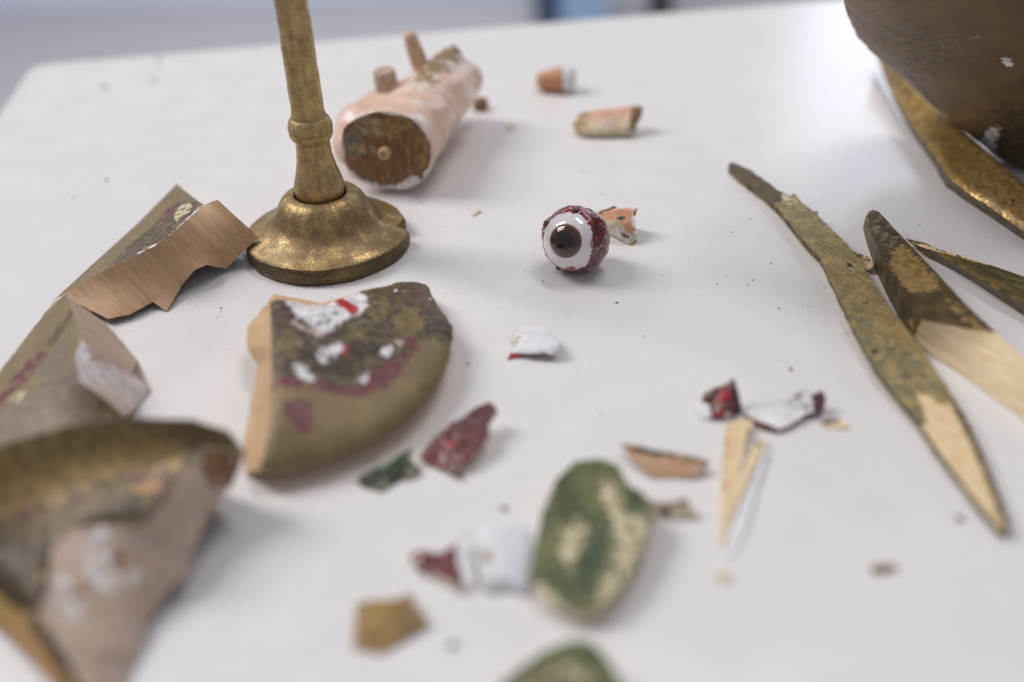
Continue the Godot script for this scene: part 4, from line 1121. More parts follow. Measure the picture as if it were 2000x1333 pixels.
func build_bowl_shard() -> void:
	var t := thing("bowl_shard", "large hollow bronze shard with pale broken wall in the front left corner", "carving fragment", Vector3(-0.1060, 0.0000, 0.1030), "broken gilded shell fragments")
	patch(t, "hollow_face", PackedVector3Array([Vector3(-45.7, 23.7, -21.9), Vector3(-34.3, 25.2, -25.7), Vector3(-17.9, 27.4, -30), Vector3(-0.3, 28.9, -31.2), Vector3(16.9, 27.4, -31.2), Vector3(27.5, 25.2, -28.6), Vector3(32.2, 20.7, -24.5), Vector3(22.6, 24.4, -21.3), Vector3(16.9, 22.9, -16.1), Vector3(15.3, 21.5, -8), Vector3(13.3, 20.7, -0.5), Vector3(7.2, 20, 1.5), Vector3(0, 19.2, -0.2), Vector3(-8.7, 17.8, -0.7), Vector3(-12.2, 16.3, 4.3), Vector3(-9.2, 14.8, 16.9), Vector3(-9, 12.6, 23.5), Vector3(-18.5, 8.9, 17.4), Vector3(-44.8, 7.4, -3.8)]), [Vector3(-2.6, 20.3, -9.5), Vector3(0.9919, 0.1147, 0.0553), Vector3(0.0093, 0.3682, -0.9297)], 89.8, paint("bronze", 89.8, 320, [
		[PackedVector2Array([Vector2(-46.3, 14), Vector2(-33.6, 17), Vector2(-16, 21), Vector2(2.4, 22.1), Vector2(14.6, 20.9), Vector2(16.3, 11.2), Vector2(4.7, 11.6), Vector2(-9.3, 9.1), Vector2(-20.9, 3.4), Vector2(-40.2, -0.9)]), "ochre", 3, 0.95],
		[PackedVector2Array([Vector2(-39.7, -2.4), Vector2(-30.8, -1), Vector2(-20, -0.4), Vector2(-13.7, 3.1), Vector2(-8.7, 6.7), Vector2(-4.4, 8.6), Vector2(0, 9.7), Vector2(5.7, 10.4), Vector2(12.1, 10.9), Vector2(19.5, 11.7), Vector2(26.1, 12.6), Vector2(30, 13.5), Vector2(31.6, 13.6), Vector2(30.7, 11.8), Vector2(28, 9.4), Vector2(24, 7.3), Vector2(20.3, 4.9), Vector2(19, 1.8), Vector2(18.3, -1.5), Vector2(17.6, -4.9), Vector2(15.4, -7.5), Vector2(9.2, -8.1), Vector2(1.8, -8.4), Vector2(-4.9, -9.4), Vector2(-9.9, -11.9), Vector2(-10.4, -17.8), Vector2(-9.3, -24.1), Vector2(-8.7, -28.9), Vector2(-9.1, -31.9), Vector2(-11.6, -32), Vector2(-16.4, -29.5), Vector2(-26.1, -23.2), Vector2(-35.7, -15.5), Vector2(-40.2, -8.2)]), "umber", 4, 1],
		[PackedVector2Array([Vector2(-9.9, -6.3), Vector2(-6.5, -2.4), Vector2(-0.3, 1.6), Vector2(2.9, 3.2), Vector2(6.3, 3.9), Vector2(12.3, 4.7), Vector2(17.5, 4.4), Vector2(18.4, 1.5), Vector2(17.3, -2.2), Vector2(15.6, -5.5), Vector2(12.9, -8.2), Vector2(9.4, -9.1), Vector2(4.7, -8.9), Vector2(-3.6, -8.1)]), "dark", 3, 0.8],
		[PackedVector2Array([Vector2(-32.4, -7.3), Vector2(-24.2, -6.3), Vector2(-15.3, -7.3), Vector2(-11.4, -9.6), Vector2(-9.6, -13.3), Vector2(-9.2, -18.7), Vector2(-9.6, -24.1), Vector2(-9.4, -28.5), Vector2(-10.5, -31.1), Vector2(-15.1, -30.2), Vector2(-21.1, -27.2), Vector2(-27.3, -22.5), Vector2(-32.4, -17.1), Vector2(-34.2, -11.6)]), "dark", 3, 0.9],
		[PackedVector2Array([Vector2(11.8, 6), Vector2(11.4, 4.7), Vector2(9.5, 3.9), Vector2(6.9, 3.8), Vector2(4.5, 4.6), Vector2(3.3, 5.8), Vector2(3.8, 7.1), Vector2(5.7, 7.9), Vector2(8.3, 7.9), Vector2(10.7, 7.2)]), "tan", 2, 0.95],
		[PackedVector2Array([Vector2(15.8, 9.9), Vector2(14.4, 9.2), Vector2(10.2, 8.7), Vector2(4.9, 8.8), Vector2(0.4, 9.4), Vector2(-1.5, 10.3), Vector2(-0.1, 11.1), Vector2(4.1, 11.5), Vector2(9.5, 11.4), Vector2(14, 10.8)]), "crimson", 3, 0.55],
		[PackedVector2Array([Vector2(-7.2, 5.1), Vector2(-7.2, 3.7), Vector2(-8.7, 2.4), Vector2(-11, 1.6), Vector2(-13.3, 1.8), Vector2(-14.7, 2.8), Vector2(-14.7, 4.2), Vector2(-13.3, 5.6), Vector2(-10.9, 6.3), Vector2(-8.6, 6.1)]), "crimson", 3, 0.5],
		[PackedVector2Array([Vector2(-22.2, 0.5), Vector2(-22.7, -0.5), Vector2(-24.4, -1), Vector2(-26.8, -0.8), Vector2(-28.9, 0), Vector2(-30, 1.2), Vector2(-29.5, 2.2), Vector2(-27.8, 2.7), Vector2(-25.4, 2.5), Vector2(-23.2, 1.6)]), "crimson", 3, 0.6],
		[PackedVector2Array([Vector2(15.2, 17.5), Vector2(18, 18.1), Vector2(22.1, 17.6), Vector2(27.6, 15.9), Vector2(31.6, 13.9), Vector2(30.2, 12), Vector2(26.4, 10.7), Vector2(21.4, 10.8), Vector2(16.9, 11.9), Vector2(15, 14.8)]), "umber", 1, 1],
		[PackedVector2Array([Vector2(-15.5, 4.4), Vector2(-15.8, 2.6), Vector2(-17.3, 1.7), Vector2(-19.5, 1.9), Vector2(-21.5, 3.1), Vector2(-22.7, 5), Vector2(-22.5, 6.7), Vector2(-21, 7.7), Vector2(-18.7, 7.5), Vector2(-16.7, 6.2)]), "ochre", 3, 0.7],
		[PackedVector2Array([Vector2(-14.9, -18.4), Vector2(-14.9, -20), Vector2(-15.6, -20.9), Vector2(-16.8, -20.8), Vector2(-18.1, -19.7), Vector2(-18.9, -18.1), Vector2(-19, -16.5), Vector2(-18.3, -15.5), Vector2(-17, -15.6), Vector2(-15.8, -16.7)]), "ochre", 3, 0.7]]), {"cell": 2.4, "jag": 0.3, "bulge": -9, "rough": 0.5})
	patch(t, "broken_wall", PackedVector3Array([Vector3(22.6, 24.4, -21.3), Vector3(32.2, 20.7, -24.5), Vector3(28.8, 14.8, -18.4), Vector3(23.3, 11.8, -10.4), Vector3(21, 8.9, 1.9), Vector3(20.9, 6.7, 5.6), Vector3(16.8, 5.2, 9.8), Vector3(13.6, 3.7, 15.3), Vector3(11.8, 1.5, 29.4), Vector3(11.3, 0.4, 45.4), Vector3(9, 4.4, 49.3), Vector3(5, 7.4, 40), Vector3(-1.4, 9.6, 31.6), Vector3(-9, 12.6, 23.5), Vector3(-9.2, 14.8, 16.9), Vector3(-12.2, 16.3, 4.3), Vector3(-8.7, 17.8, -0.7), Vector3(0, 19.2, -0.2), Vector3(7.2, 20, 1.5), Vector3(13.3, 20.7, -0.5), Vector3(15.3, 21.5, -8), Vector3(16.9, 22.9, -16.1)]), [Vector3(10.4, 13, 7.9), Vector3(0.8800, -0.4355, -0.1895), Vector3(0.0091, 0.4144, -0.9100)], 85.9, paint("wood_pink", 85.9, 320, [
		[PackedVector2Array([Vector2(12.4, 33.6), Vector2(14.9, 37.2), Vector2(18, 39.4), Vector2(21, 38.2), Vector2(23.1, 35), Vector2(22.3, 29.9), Vector2(20.5, 25.1), Vector2(19, 23.2), Vector2(17.3, 22.5), Vector2(15.5, 22.5), Vector2(13.7, 23.4), Vector2(12.2, 25.1), Vector2(11.2, 27.4), Vector2(11.3, 30.4)]), "brown", 2, 0.9],
		[PackedVector2Array([Vector2(-12.5, 6.6), Vector2(-10.8, 8.9), Vector2(-8.7, 9.2), Vector2(-7.5, 6.1), Vector2(-6.8, 2.1), Vector2(-7, -0.9), Vector2(-6.9, -3.1), Vector2(-4.7, -3.9), Vector2(-2.2, -3.8), Vector2(-0.8, -2.6), Vector2(-0.1, -1.6), Vector2(0.3, -3), Vector2(-0.5, -4.9), Vector2(-3.9, -6.5), Vector2(-7.6, -7), Vector2(-9.6, -5.4), Vector2(-10.9, -2.3), Vector2(-12.1, 2.3)]), "gesso", 2, 0.8],
		[PackedVector2Array([Vector2(-18.6, -4.6), Vector2(-17.2, -4.2), Vector2(-15, -5.4), Vector2(-13, -8.2), Vector2(-11.6, -11.3), Vector2(-11.4, -13), Vector2(-12.2, -13.8), Vector2(-14, -13.4), Vector2(-16.1, -11.8), Vector2(-17.8, -8)]), "gesso", 2, 0.85],
		[PackedVector2Array([Vector2(-19, 3.1), Vector2(-16.6, 5.1), Vector2(-13.7, 6.5), Vector2(-12.2, 5.8), Vector2(-12, 4), Vector2(-14.4, 1.3), Vector2(-17.1, -0.6), Vector2(-18.7, 0.8)]), "pink", 3, 0.8],
		[PackedVector2Array([Vector2(-3.5, 1.2), Vector2(-3.5, -0.6), Vector2(-4.2, -1.8), Vector2(-5.2, -2), Vector2(-6.2, -1), Vector2(-6.8, 0.8), Vector2(-6.8, 2.7), Vector2(-6.2, 3.9), Vector2(-5.2, 4.1), Vector2(-4.1, 3)]), "brown", 2, 0.75],
		[PackedVector2Array([Vector2(-10.7, -7), Vector2(-9.8, -9), Vector2(-9.6, -10.5), Vector2(-10.2, -10.8), Vector2(-11.4, -9.9), Vector2(-12.7, -8.1), Vector2(-13.5, -6), Vector2(-13.7, -4.5), Vector2(-13.1, -4.2), Vector2(-11.9, -5.1)]), "brown", 2, 0.7],
		[PackedVector2Array([Vector2(4.9, 6.4), Vector2(4.2, 4.7), Vector2(1.9, 3.4), Vector2(-1.1, 3), Vector2(-3.7, 3.6), Vector2(-4.9, 5), Vector2(-4.2, 6.7), Vector2(-1.9, 8), Vector2(1.1, 8.5), Vector2(3.7, 7.9)]), "pink", 4, 0.5]]), {"cell": 2.2, "jag": 0.5, "rough": 0.8})
	patch(t, "rim_band", PackedVector3Array([Vector3(-18.5, 8.9, 17.4), Vector3(-9, 12.6, 23.5), Vector3(-1.4, 9.6, 31.6), Vector3(5, 7.4, 40), Vector3(9, 4.4, 49.3), Vector3(-2.2, 1.5, 37.6), Vector3(-14.3, 1.5, 26.3), Vector3(-24.6, 1.5, 17.7), Vector3(-43.8, 1.5, 3.3), Vector3(-44.8, 7.4, -3.8)]), [Vector3(-14.4, 5.6, 24.3), Vector3(0.8236, 0.3527, 0.4441), Vector3(0.0063, 0.7773, -0.6291)], 76.9, paint("gold", 76.9, 128, [
		[PackedVector2Array([Vector2(4.6, 6.6), Vector2(17.6, -1.6), Vector2(24.8, -8.8), Vector2(21.8, -9.2), Vector2(11.2, -3.5), Vector2(0.1, 4.9)]), "dark", 1, 0.9],
		[PackedVector2Array([Vector2(-11.6, 5.1), Vector2(2.4, 1.5), Vector2(13.4, -5.6), Vector2(11.3, -8.2), Vector2(-2.1, -2.6), Vector2(-14, 1.1)]), "tan", 1.5, 0.7]]), {"cell": 2.4, "jag": 0.2})
	patch(t, "outer_wall", PackedVector3Array([Vector3(-45.7, 23.7, -21.9), Vector3(-34.3, 25.2, -25.7), Vector3(-17.9, 27.4, -30), Vector3(-0.3, 28.9, -31.2), Vector3(16.9, 27.4, -31.2), Vector3(27.5, 25.2, -28.6), Vector3(32.2, 20.7, -24.5), Vector3(11.5, 1, -34.6), Vector3(-6.3, 1, -37.2), Vector3(-40.3, 1, -31.7)]), [Vector3(-5.7, 18.1, -29.7), Vector3(0.9994, 0.0084, -0.0348), Vector3(0.0018, -0.9830, -0.1838)], 84, coat("bronze"), {"cell": 4, "jag": 0.3})

func build_long_leaf() -> void:
	var skin := paint("leaf", 253.6, 512, [
		[PackedVector2Array([Vector2(-112.7, -22.8), Vector2(-111.3, -16.1), Vector2(-77, -3.6), Vector2(-68.3, -7.2), Vector2(-68.2, -13.3), Vector2(-94.4, -23)]), "umber", 0.5, 1],
		[PackedVector2Array([Vector2(-77.3, -5), Vector2(-73.9, -2.2), Vector2(-64.4, -1.3), Vector2(-64.3, -5.6), Vector2(-68.4, -7.6)]), "cream", 0.5, 0.6],
		[PackedVector2Array([Vector2(-0.6, -6.5), Vector2(2.8, -5.3), Vector2(13.5, -3.2), Vector2(20, -0.2), Vector2(27.2, 3.2), Vector2(36, 6.3), Vector2(45.8, 8.8), Vector2(56.7, 10), Vector2(67.4, 10.7), Vector2(77.5, 11.5), Vector2(84.4, 11.8), Vector2(84.4, 11.5), Vector2(81.8, 9.8), Vector2(80.7, 4.6), Vector2(78.1, -1), Vector2(71.5, -3.6), Vector2(62.6, -5.1), Vector2(53.1, -5.9), Vector2(40.7, -6.2), Vector2(18.6, -6.6)]), "bottle", 3, 0.42],
		[PackedVector2Array([Vector2(17.4, 2.6), Vector2(15.9, 0.4), Vector2(8.8, -1.5), Vector2(-1.8, -2.4), Vector2(-11.9, -1.7), Vector2(-17.3, 0.2), Vector2(-15.6, 2.7), Vector2(-7.6, 4.6), Vector2(3.2, 5.3), Vector2(12.6, 4.5)]), "ochre", 3, 0.4],
		[PackedVector2Array([Vector2(42.9, 7.1), Vector2(42.3, 4.8), Vector2(37.3, 3), Vector2(29.6, 2.5), Vector2(22.1, 3.4), Vector2(17.8, 5.5), Vector2(18.6, 8), Vector2(24, 9.7), Vector2(31.9, 10.2), Vector2(39, 9.1)]), "ochre", 3, 0.4],
		[PackedVector2Array([Vector2(61.6, 2.6), Vector2(65.1, 3.6), Vector2(66.3, 6.4), Vector2(69.4, 7.1), Vector2(70.2, 9), Vector2(68.6, 12.1), Vector2(74.1, 12.8), Vector2(126.4, 5.8), Vector2(124.2, 1.4), Vector2(80.2, -2.5), Vector2(77.4, 1.1), Vector2(69.9, 1.9)]), "pale", 0.6, 1],
		[PackedVector2Array([Vector2(65.2, 13.4), Vector2(80, 13.6), Vector2(93.5, 12.6), Vector2(121.2, 8), Vector2(122.8, 5.5), Vector2(95.3, 9.3), Vector2(80, 10.5), Vector2(69.9, 11)]), "umber", 0.4, 1],
		[PackedVector2Array([Vector2(-11.6, 5), Vector2(-10.6, 4.4), Vector2(-10.1, 3.4), Vector2(-10.3, 2.4), Vector2(-11.1, 1.7), Vector2(-12.1, 1.7), Vector2(-13.1, 2.3), Vector2(-13.6, 3.3), Vector2(-13.4, 4.3), Vector2(-12.6, 5)]), "black", 0.8, 0.5],
		[PackedVector2Array([Vector2(-31.8, 8), Vector2(-30.7, 7.4), Vector2(-30.2, 6.3), Vector2(-30.4, 5.3), Vector2(-31.2, 4.6), Vector2(-32.4, 4.6), Vector2(-33.5, 5.3), Vector2(-34, 6.3), Vector2(-33.8, 7.4), Vector2(-32.9, 8)]), "black", 0.8, 0.4],
		[PackedVector2Array([Vector2(14.5, 3), Vector2(15, 2.6), Vector2(15.2, 2), Vector2(15.1, 1.3), Vector2(14.7, 0.9), Vector2(14.1, 0.9), Vector2(13.6, 1.3), Vector2(13.4, 1.9), Vector2(13.5, 2.5), Vector2(13.9, 2.9)]), "black", 0.8, 0.5],
		[PackedVector2Array([Vector2(40.9, -4.6), Vector2(42.4, -2.4), Vector2(45.5, -4.1)]), "black", 0.4, 0.8]])
	var o := slab(self, ["carved_leaf"],
		PackedVector3Array([Vector3(-22, 2.5, -107.9), Vector3(-19.9, 2.8, -111.5), Vector3(-17.5, 3, -109.7), Vector3(-12.5, 3.4, -100.4), Vector3(-5.5, 4, -78.3), Vector3(-4, 4, -77.2), Vector3(-1.9, 4, -74.1), Vector3(-0.1, 4.2, -75.5), Vector3(0.3, 4.4, -70.3), Vector3(0.7, 4.6, -65.1), Vector3(3.2, 5, -57.3), Vector3(4.6, 5, -57.6), Vector3(4, 5.2, -51), Vector3(6.7, 6, -34.8), Vector3(8.7, 6, -24.2), Vector3(9.2, 6, -11.8), Vector3(9, 6, -0.1), Vector3(9.6, 6, 11.7), Vector3(9.8, 6, 14.4), Vector3(10.4, 6, 22.2), Vector3(11.9, 5.5, 36.5), Vector3(12.7, 5, 51.4), Vector3(13.4, 4.5, 65.2), Vector3(13.6, 4, 79.5), Vector3(12.4, 3.8, 91.7), Vector3(10.2, 3.3, 108), Vector3(8.8, 3, 119), Vector3(7.2, 2.8, 122.1), Vector3(5.6, 2.6, 121.1), Vector3(3.9, 2.8, 112.4), Vector3(2, 3, 99), Vector3(0.2, 3.2, 86.3), Vector3(-0.2, 3.4, 77.3), Vector3(-3.6, 4, 62.1), Vector3(-5.5, 4.4, 49.5), Vector3(-5.9, 4.8, 34.4), Vector3(-5.6, 5, 15.8), Vector3(-5.2, 5, -4.9), Vector3(-4.3, 5, -20.6), Vector3(-7.3, 4.6, -35.9), Vector3(-9.2, 4, -57.9), Vector3(-11.9, 3.4, -73.2), Vector3(-20.3, 2.8, -99.1)]),
		PackedVector3Array([Vector3(-21.7, 0.1, -107.3), Vector3(-19.6, 0.2, -110.9), Vector3(-17.2, 0.4, -109.1), Vector3(-12.3, 0.8, -99.8), Vector3(-5.3, 1.4, -77.6), Vector3(-3.8, 1.4, -76.5), Vector3(-1.8, 1.4, -73.5), Vector3(0.1, 1.6, -74.9), Vector3(0.5, 1.8, -69.6), Vector3(0.8, 2, -64.5), Vector3(3.4, 2.4, -56.7), Vector3(4.7, 2.4, -57), Vector3(4.1, 2.6, -50.4), Vector3(6.8, 3.4, -34.2), Vector3(8.7, 3.4, -23.6), Vector3(9, 3.3, -11.3), Vector3(8.5, 3.3, -0.2), Vector3(9.4, 3.3, 11.1), Vector3(9.6, 3.3, 13.8), Vector3(10.3, 3.4, 21.6), Vector3(11.9, 2.9, 35.8), Vector3(12.7, 2.4, 50.7), Vector3(13.5, 1.9, 64.6), Vector3(13.7, 1.4, 78.9), Vector3(12.5, 1.2, 91), Vector3(10.3, 0.7, 107.4), Vector3(9, 0.4, 118.4), Vector3(7.3, 0.2, 121.5), Vector3(5.7, 0.1, 120.5), Vector3(4, 0.2, 111.7), Vector3(2.2, 0.4, 98.3), Vector3(0.4, 0.6, 85.6), Vector3(-0.1, 0.8, 76.7), Vector3(-3.4, 1.4, 61.4), Vector3(-5.2, 1.8, 48.8), Vector3(-5.6, 2.2, 33.7), Vector3(-5.2, 2.4, 15.2), Vector3(-4.5, 2.3, -4.5), Vector3(-4, 2.4, -20), Vector3(-7, 2, -35.3), Vector3(-8.9, 1.4, -57.2), Vector3(-11.6, 0.8, -72.6), Vector3(-20, 0.2, -98.5)]),
		[Vector3(0.4, 4.3, -0.4), Vector3(0.0031, -0.0099, 0.9999), Vector3(0.9979, 0.0643, -0.0024)], 253.6, [skin, coat("leaf_dark"), coat("wood_pale")], {"cell": 1.5, "jag": 0.42, "bulge": 0.25, "under": 0, "rough": 0.16, "rows": 2})
	o.position = Vector3(0.1230, 0.0000, -0.0210)
	tag(o, "long narrow green-gold carved leaf with thin stem and bare wood tip, right of the eyeball", "carved leaf", "carved leaves broken off the carving")

func build_leaf_chip() -> void:
	var skin := paint("wood", 20.2, 96, [
		[PackedVector2Array([Vector2(-3.9, 10.7), Vector2(0.1, 5.5), Vector2(2.8, -1.6), Vector2(1.7, -2.5), Vector2(-2.4, 4.4)]), "umber", 0.4, 0.9]])
	var o := slab(self, ["wood_chip"],
		PackedVector3Array([Vector3(-2.5, 2, -9.7), Vector3(-0.8, 3, -5), Vector3(1.2, 4, -0.8), Vector3(2, 4, 2.4), Vector3(1.6, 3, 6), Vector3(0.1, 2, 6.5), Vector3(-1.1, 1.5, 3.3), Vector3(-1.9, 1.5, -3.3)]),
		PackedVector3Array([Vector3(-1.5, 1, -9.5), Vector3(0.1, 2, -4.8), Vector3(1.9, 2.8, -0.8), Vector3(2.7, 2.9, 2), Vector3(2.4, 2, 5.5), Vector3(0.9, 1.1, 6), Vector3(-0.2, 0.6, 2.8), Vector3(-0.9, 0.6, -3.2)]),
		[Vector3(-0.2, 2.6, -0.1), Vector3(0.7635, 0.6355, 0.1151), Vector3(0.0099, 0.1668, -0.9859)], 20.2, [skin, coat("wood"), coat("wood")], {"cell": 0.9, "jag": 0.35, "rough": 0.25})
	o.position = Vector3(0.1360, 0.0000, -0.0420)
	tag(o, "tiny splintered brown wood chip wedged between the long leaf and the dark wedge", "wood chip", "")

func build_wedge() -> void:
	var t := thing("wedge_fragment", "thick dark bronze wedge of wood with broad pale broken side, right edge", "carving fragment", Vector3(0.1480, 0.0000, -0.0070), "")
	patch(t, "painted_face", PackedVector3Array([Vector3(-4.5, 7, -60), Vector3(-2.1, 8, -63.6), Vector3(-0.2, 8.5, -64.3), Vector3(1.3, 9, -61.5), Vector3(2.8, 9.5, -41.4), Vector3(4.5, 10, -24.7), Vector3(5.6, 11, -6), Vector3(6.7, 12, 13.6), Vector3(9.1, 12.5, 29.8), Vector3(2.1, 12.5, 27.9), Vector3(-3.9, 12.5, 24.8), Vector3(-11.8, 12.5, 21.3), Vector3(-11.6, 12, 15), Vector3(-10.3, 11, 0.2), Vector3(-9.6, 10, -16.5), Vector3(-8.5, 9, -32.8)]), [Vector3(-1.9, 10.4, -14.9), Vector3(-0.0383, 0.0504, 0.9980), Vector3(0.9981, 0.0508, 0.0358)], 102.9, paint("umber", 102.9, 384, [
		[PackedVector2Array([Vector2(-8.7, -5.6), Vector2(-15.5, -2.1), Vector2(-19.1, 1.6), Vector2(-16.1, 3.3), Vector2(-9.5, 4.3), Vector2(-0.2, 5.3), Vector2(8.5, 5.7), Vector2(13.2, 5.5), Vector2(15.8, 4.3), Vector2(16.7, 1.2), Vector2(16.8, -2.3), Vector2(17.6, -4.9), Vector2(17, -6.7), Vector2(12.9, -7.3), Vector2(6.9, -7.2), Vector2(-0.8, -6.9)]), "ochre", 2, 1],
		[PackedVector2Array([Vector2(-8.6, -4.4), Vector2(-14.3, -1.7), Vector2(-16.1, 1.7), Vector2(-9.7, 3.3), Vector2(-1.5, 3.6), Vector2(5, 1.5), Vector2(7.6, -1.1), Vector2(0.7, -3.4)]), "gold", 1, 0.45],
		[PackedVector2Array([Vector2(21.2, 4.1), Vector2(25, 7), Vector2(40.5, 9.8), Vector2(46.1, 11.9), Vector2(42.9, 5.6), Vector2(31.6, 3.9)]), "ochre", 1, 0.6],
		[PackedVector2Array([Vector2(-53.2, -0.2), Vector2(-50.2, 3), Vector2(-26.5, 4.9), Vector2(-14.8, -4.4), Vector2(-41.8, -5.4)]), "bottle", 1, 0.3]]), {"cell": 1.5, "jag": 0.12, "rough": 0.1})
	patch(t, "painted_side", PackedVector3Array([Vector3(-4.5, 7, -60), Vector3(-8.5, 9, -32.8), Vector3(-9.6, 10, -16.5), Vector3(-10.3, 11, 0.2), Vector3(-11.6, 12, 15), Vector3(-11.8, 12.5, 21.3), Vector3(-10.3, 0.3, 14.6), Vector3(-10.5, 0.3, 3.2), Vector3(-9.8, 0.3, -14.4), Vector3(-8.1, 0.3, -32.6), Vector3(-5.3, 0.6, -52.6), Vector3(-4, 2, -61.5)]), [Vector3(-8.7, 5.4, -18), Vector3(-0.0760, -0.0286, 0.9967), Vector3(-0.0345, 0.9991, 0.0260)], 90.7, paint("umber", 90.7, 200, [
		[PackedVector2Array([Vector2(34.3, 1.7), Vector2(38.6, 8.5), Vector2(41.6, 9.5), Vector2(35.9, -2.8), Vector2(32.6, -3.9)]), "deep_green", 0.3, 1],
		[PackedVector2Array([Vector2(25.2, -2.7), Vector2(32.1, 3.9), Vector2(36, 2.9), Vector2(32.2, -3.1)]), "gold", 0.8, 0.5]]), {"cell": 1.4, "jag": 0.12, "rough": 0.15})
	patch(t, "broken_side", PackedVector3Array([Vector3(-11.8, 12.5, 21.3), Vector3(-3.9, 12.5, 24.8), Vector3(2.1, 12.5, 27.9), Vector3(9.1, 12.5, 29.8), Vector3(12.3, 12, 43.2), Vector3(16.1, 12, 65.5), Vector3(15.5, 0.3, 73.8), Vector3(8.4, 0.3, 59.2), Vector3(4.1, 0.3, 49.1), Vector3(-0.3, 0.3, 38.2), Vector3(-5.4, 0.3, 27.7), Vector3(-9.4, 0.3, 20.7), Vector3(-10.3, 0.3, 14.6)]), [Vector3(2, 5.9, 38.1), Vector3(0.4689, 0.0030, 0.8832), Vector3(0.4239, 0.8765, -0.2280)], 78.9, paint("wood_pale", 78.9, 320, []), {"cell": 1.6, "jag": 0.12, "rough": 0.12})
	patch(t, "underside", PackedVector3Array([Vector3(-4.5, 7, -60), Vector3(-4, 2, -61.5), Vector3(-5.3, 0.6, -52.6), Vector3(-8.1, 0.3, -32.6), Vector3(-9.8, 0.3, -14.4), Vector3(-10.5, 0.3, 3.2), Vector3(-10.3, 0.3, 14.6), Vector3(-9.4, 0.3, 20.7), Vector3(-5.4, 0.3, 27.7), Vector3(-0.3, 0.3, 38.2), Vector3(4.1, 0.3, 49.1), Vector3(8.4, 0.3, 59.2), Vector3(15.5, 0.3, 73.8), Vector3(19.1, 0.5, 63.5), Vector3(8.6, 0.5, -8), Vector3(2.8, 0.5, -66.3)]), [Vector3(-0.6, 0.9, 3.4), Vector3(0.9999, -0.0003, 0.0100), Vector3(-0.0100, -0.0138, 0.9999)], 145.7, coat("wood_pale"), {"cell": 4, "jag": 0.1})
	patch(t, "back_side", PackedVector3Array([Vector3(-4.5, 7, -60), Vector3(-2.1, 8, -63.6), Vector3(-0.2, 8.5, -64.3), Vector3(1.3, 9, -61.5), Vector3(2.8, 9.5, -41.4), Vector3(4.5, 10, -24.7), Vector3(5.6, 11, -6), Vector3(6.7, 12, 13.6), Vector3(9.1, 12.5, 29.8), Vector3(12.3, 12, 43.2), Vector3(16.1, 12, 65.5), Vector3(19.1, 0.5, 63.5), Vector3(8.6, 0.5, -8), Vector3(2.8, 0.5, -66.3)]), [Vector3(5.9, 8.1, -12.9), Vector3(0.3398, -0.8465, 0.4099), Vector3(0.0090, -0.4328, -0.9014)], 149.9, coat("umber"), {"cell": 3, "jag": 0.12})

func build_slim_leaf() -> void:
	var t := thing("carved_leaf", "slim dark-edged gold leaf lying behind the wedge at the right edge", "carved leaf", Vector3(0.1740, 0.0000, -0.0270), "carved leaves broken off the carving")
	patch(t, "painted_face", PackedVector3Array([Vector3(-17, 3, -29.8), Vector3(-12.3, 4, -24.8), Vector3(-7.3, 4.5, -17.2), Vector3(4.7, 5, -5.5), Vector3(14.2, 5, 4.4), Vector3(25.8, 5, 19.1), Vector3(13.6, 6, 43.7), Vector3(5.2, 6, 24), Vector3(-0.2, 6, 13.9), Vector3(-5.2, 6, 1.5), Vector3(-10.5, 5.5, -11.4), Vector3(-15.6, 4, -23.4)]), [Vector3(-0.4, 5, -0.5), Vector3(0.5510, 0.0101, 0.8345), Vector3(0.8331, -0.0644, -0.5493)], 92.8, paint("leaf_dark", 92.8, 256, [
		[PackedVector2Array([Vector2(-34.1, -0.5), Vector2(-18.5, 4.4), Vector2(-1.1, 9.1), Vector2(-0.4, 6.4), Vector2(-16.5, 1.1), Vector2(-31.2, -2.7)]), "pale", 0.3, 0.8],
		[PackedVector2Array([Vector2(-24.6, -0.5), Vector2(-16.3, 0.7), Vector2(20.5, -7), Vector2(20.5, -10.2), Vector2(-14.4, -2.6)]), "gold", 0.5, 0.5]]), {"cell": 1.4, "jag": 0.15, "rough": 0.15})
	patch(t, "painted_side", PackedVector3Array([Vector3(-17, 3, -29.8), Vector3(-15.6, 4, -23.4), Vector3(-10.5, 5.5, -11.4), Vector3(-5.2, 6, 1.5), Vector3(-0.2, 6, 13.9), Vector3(5.2, 6, 24), Vector3(13.6, 6, 43.7), Vector3(14.1, 0.3, 46.1), Vector3(7.2, 0.3, 23), Vector3(-0.4, 0.3, 1.5), Vector3(-6.1, 0.4, -10.6), Vector3(-11.8, 1, -18.4), Vector3(-13.7, 2, -20.8)]), [Vector3(-3.1, 3.1, 3), Vector3(0.5569, -0.6407, 0.5285), Vector3(-0.0077, 0.6323, 0.7746)], 71.4, paint("umber", 71.4, 160, []), {"cell": 1.4, "jag": 0.15, "rough": 0.15})
	patch(t, "underside", PackedVector3Array([Vector3(-17, 3, -29.8), Vector3(-13.7, 2, -20.8), Vector3(-11.8, 1, -18.4), Vector3(-6.1, 0.4, -10.6), Vector3(-0.4, 0.3, 1.5), Vector3(7.2, 0.3, 23), Vector3(14.1, 0.3, 46.1), Vector3(26.8, 0.3, 17.1), Vector3(25.8, 5, 19.1), Vector3(14.2, 5, 4.4), Vector3(4.7, 5, -5.5), Vector3(-7.3, 4.5, -17.2), Vector3(-12.3, 4, -24.8), Vector3(-11.3, 1, -26.8)]), [Vector3(0.9, 2.3, -3), Vector3(0.9735, 0.2203, 0.0615), Vector3(-0.0097, -0.2288, 0.9734)], 100.1, coat("wood_pale"), {"cell": 3, "jag": 0.1})

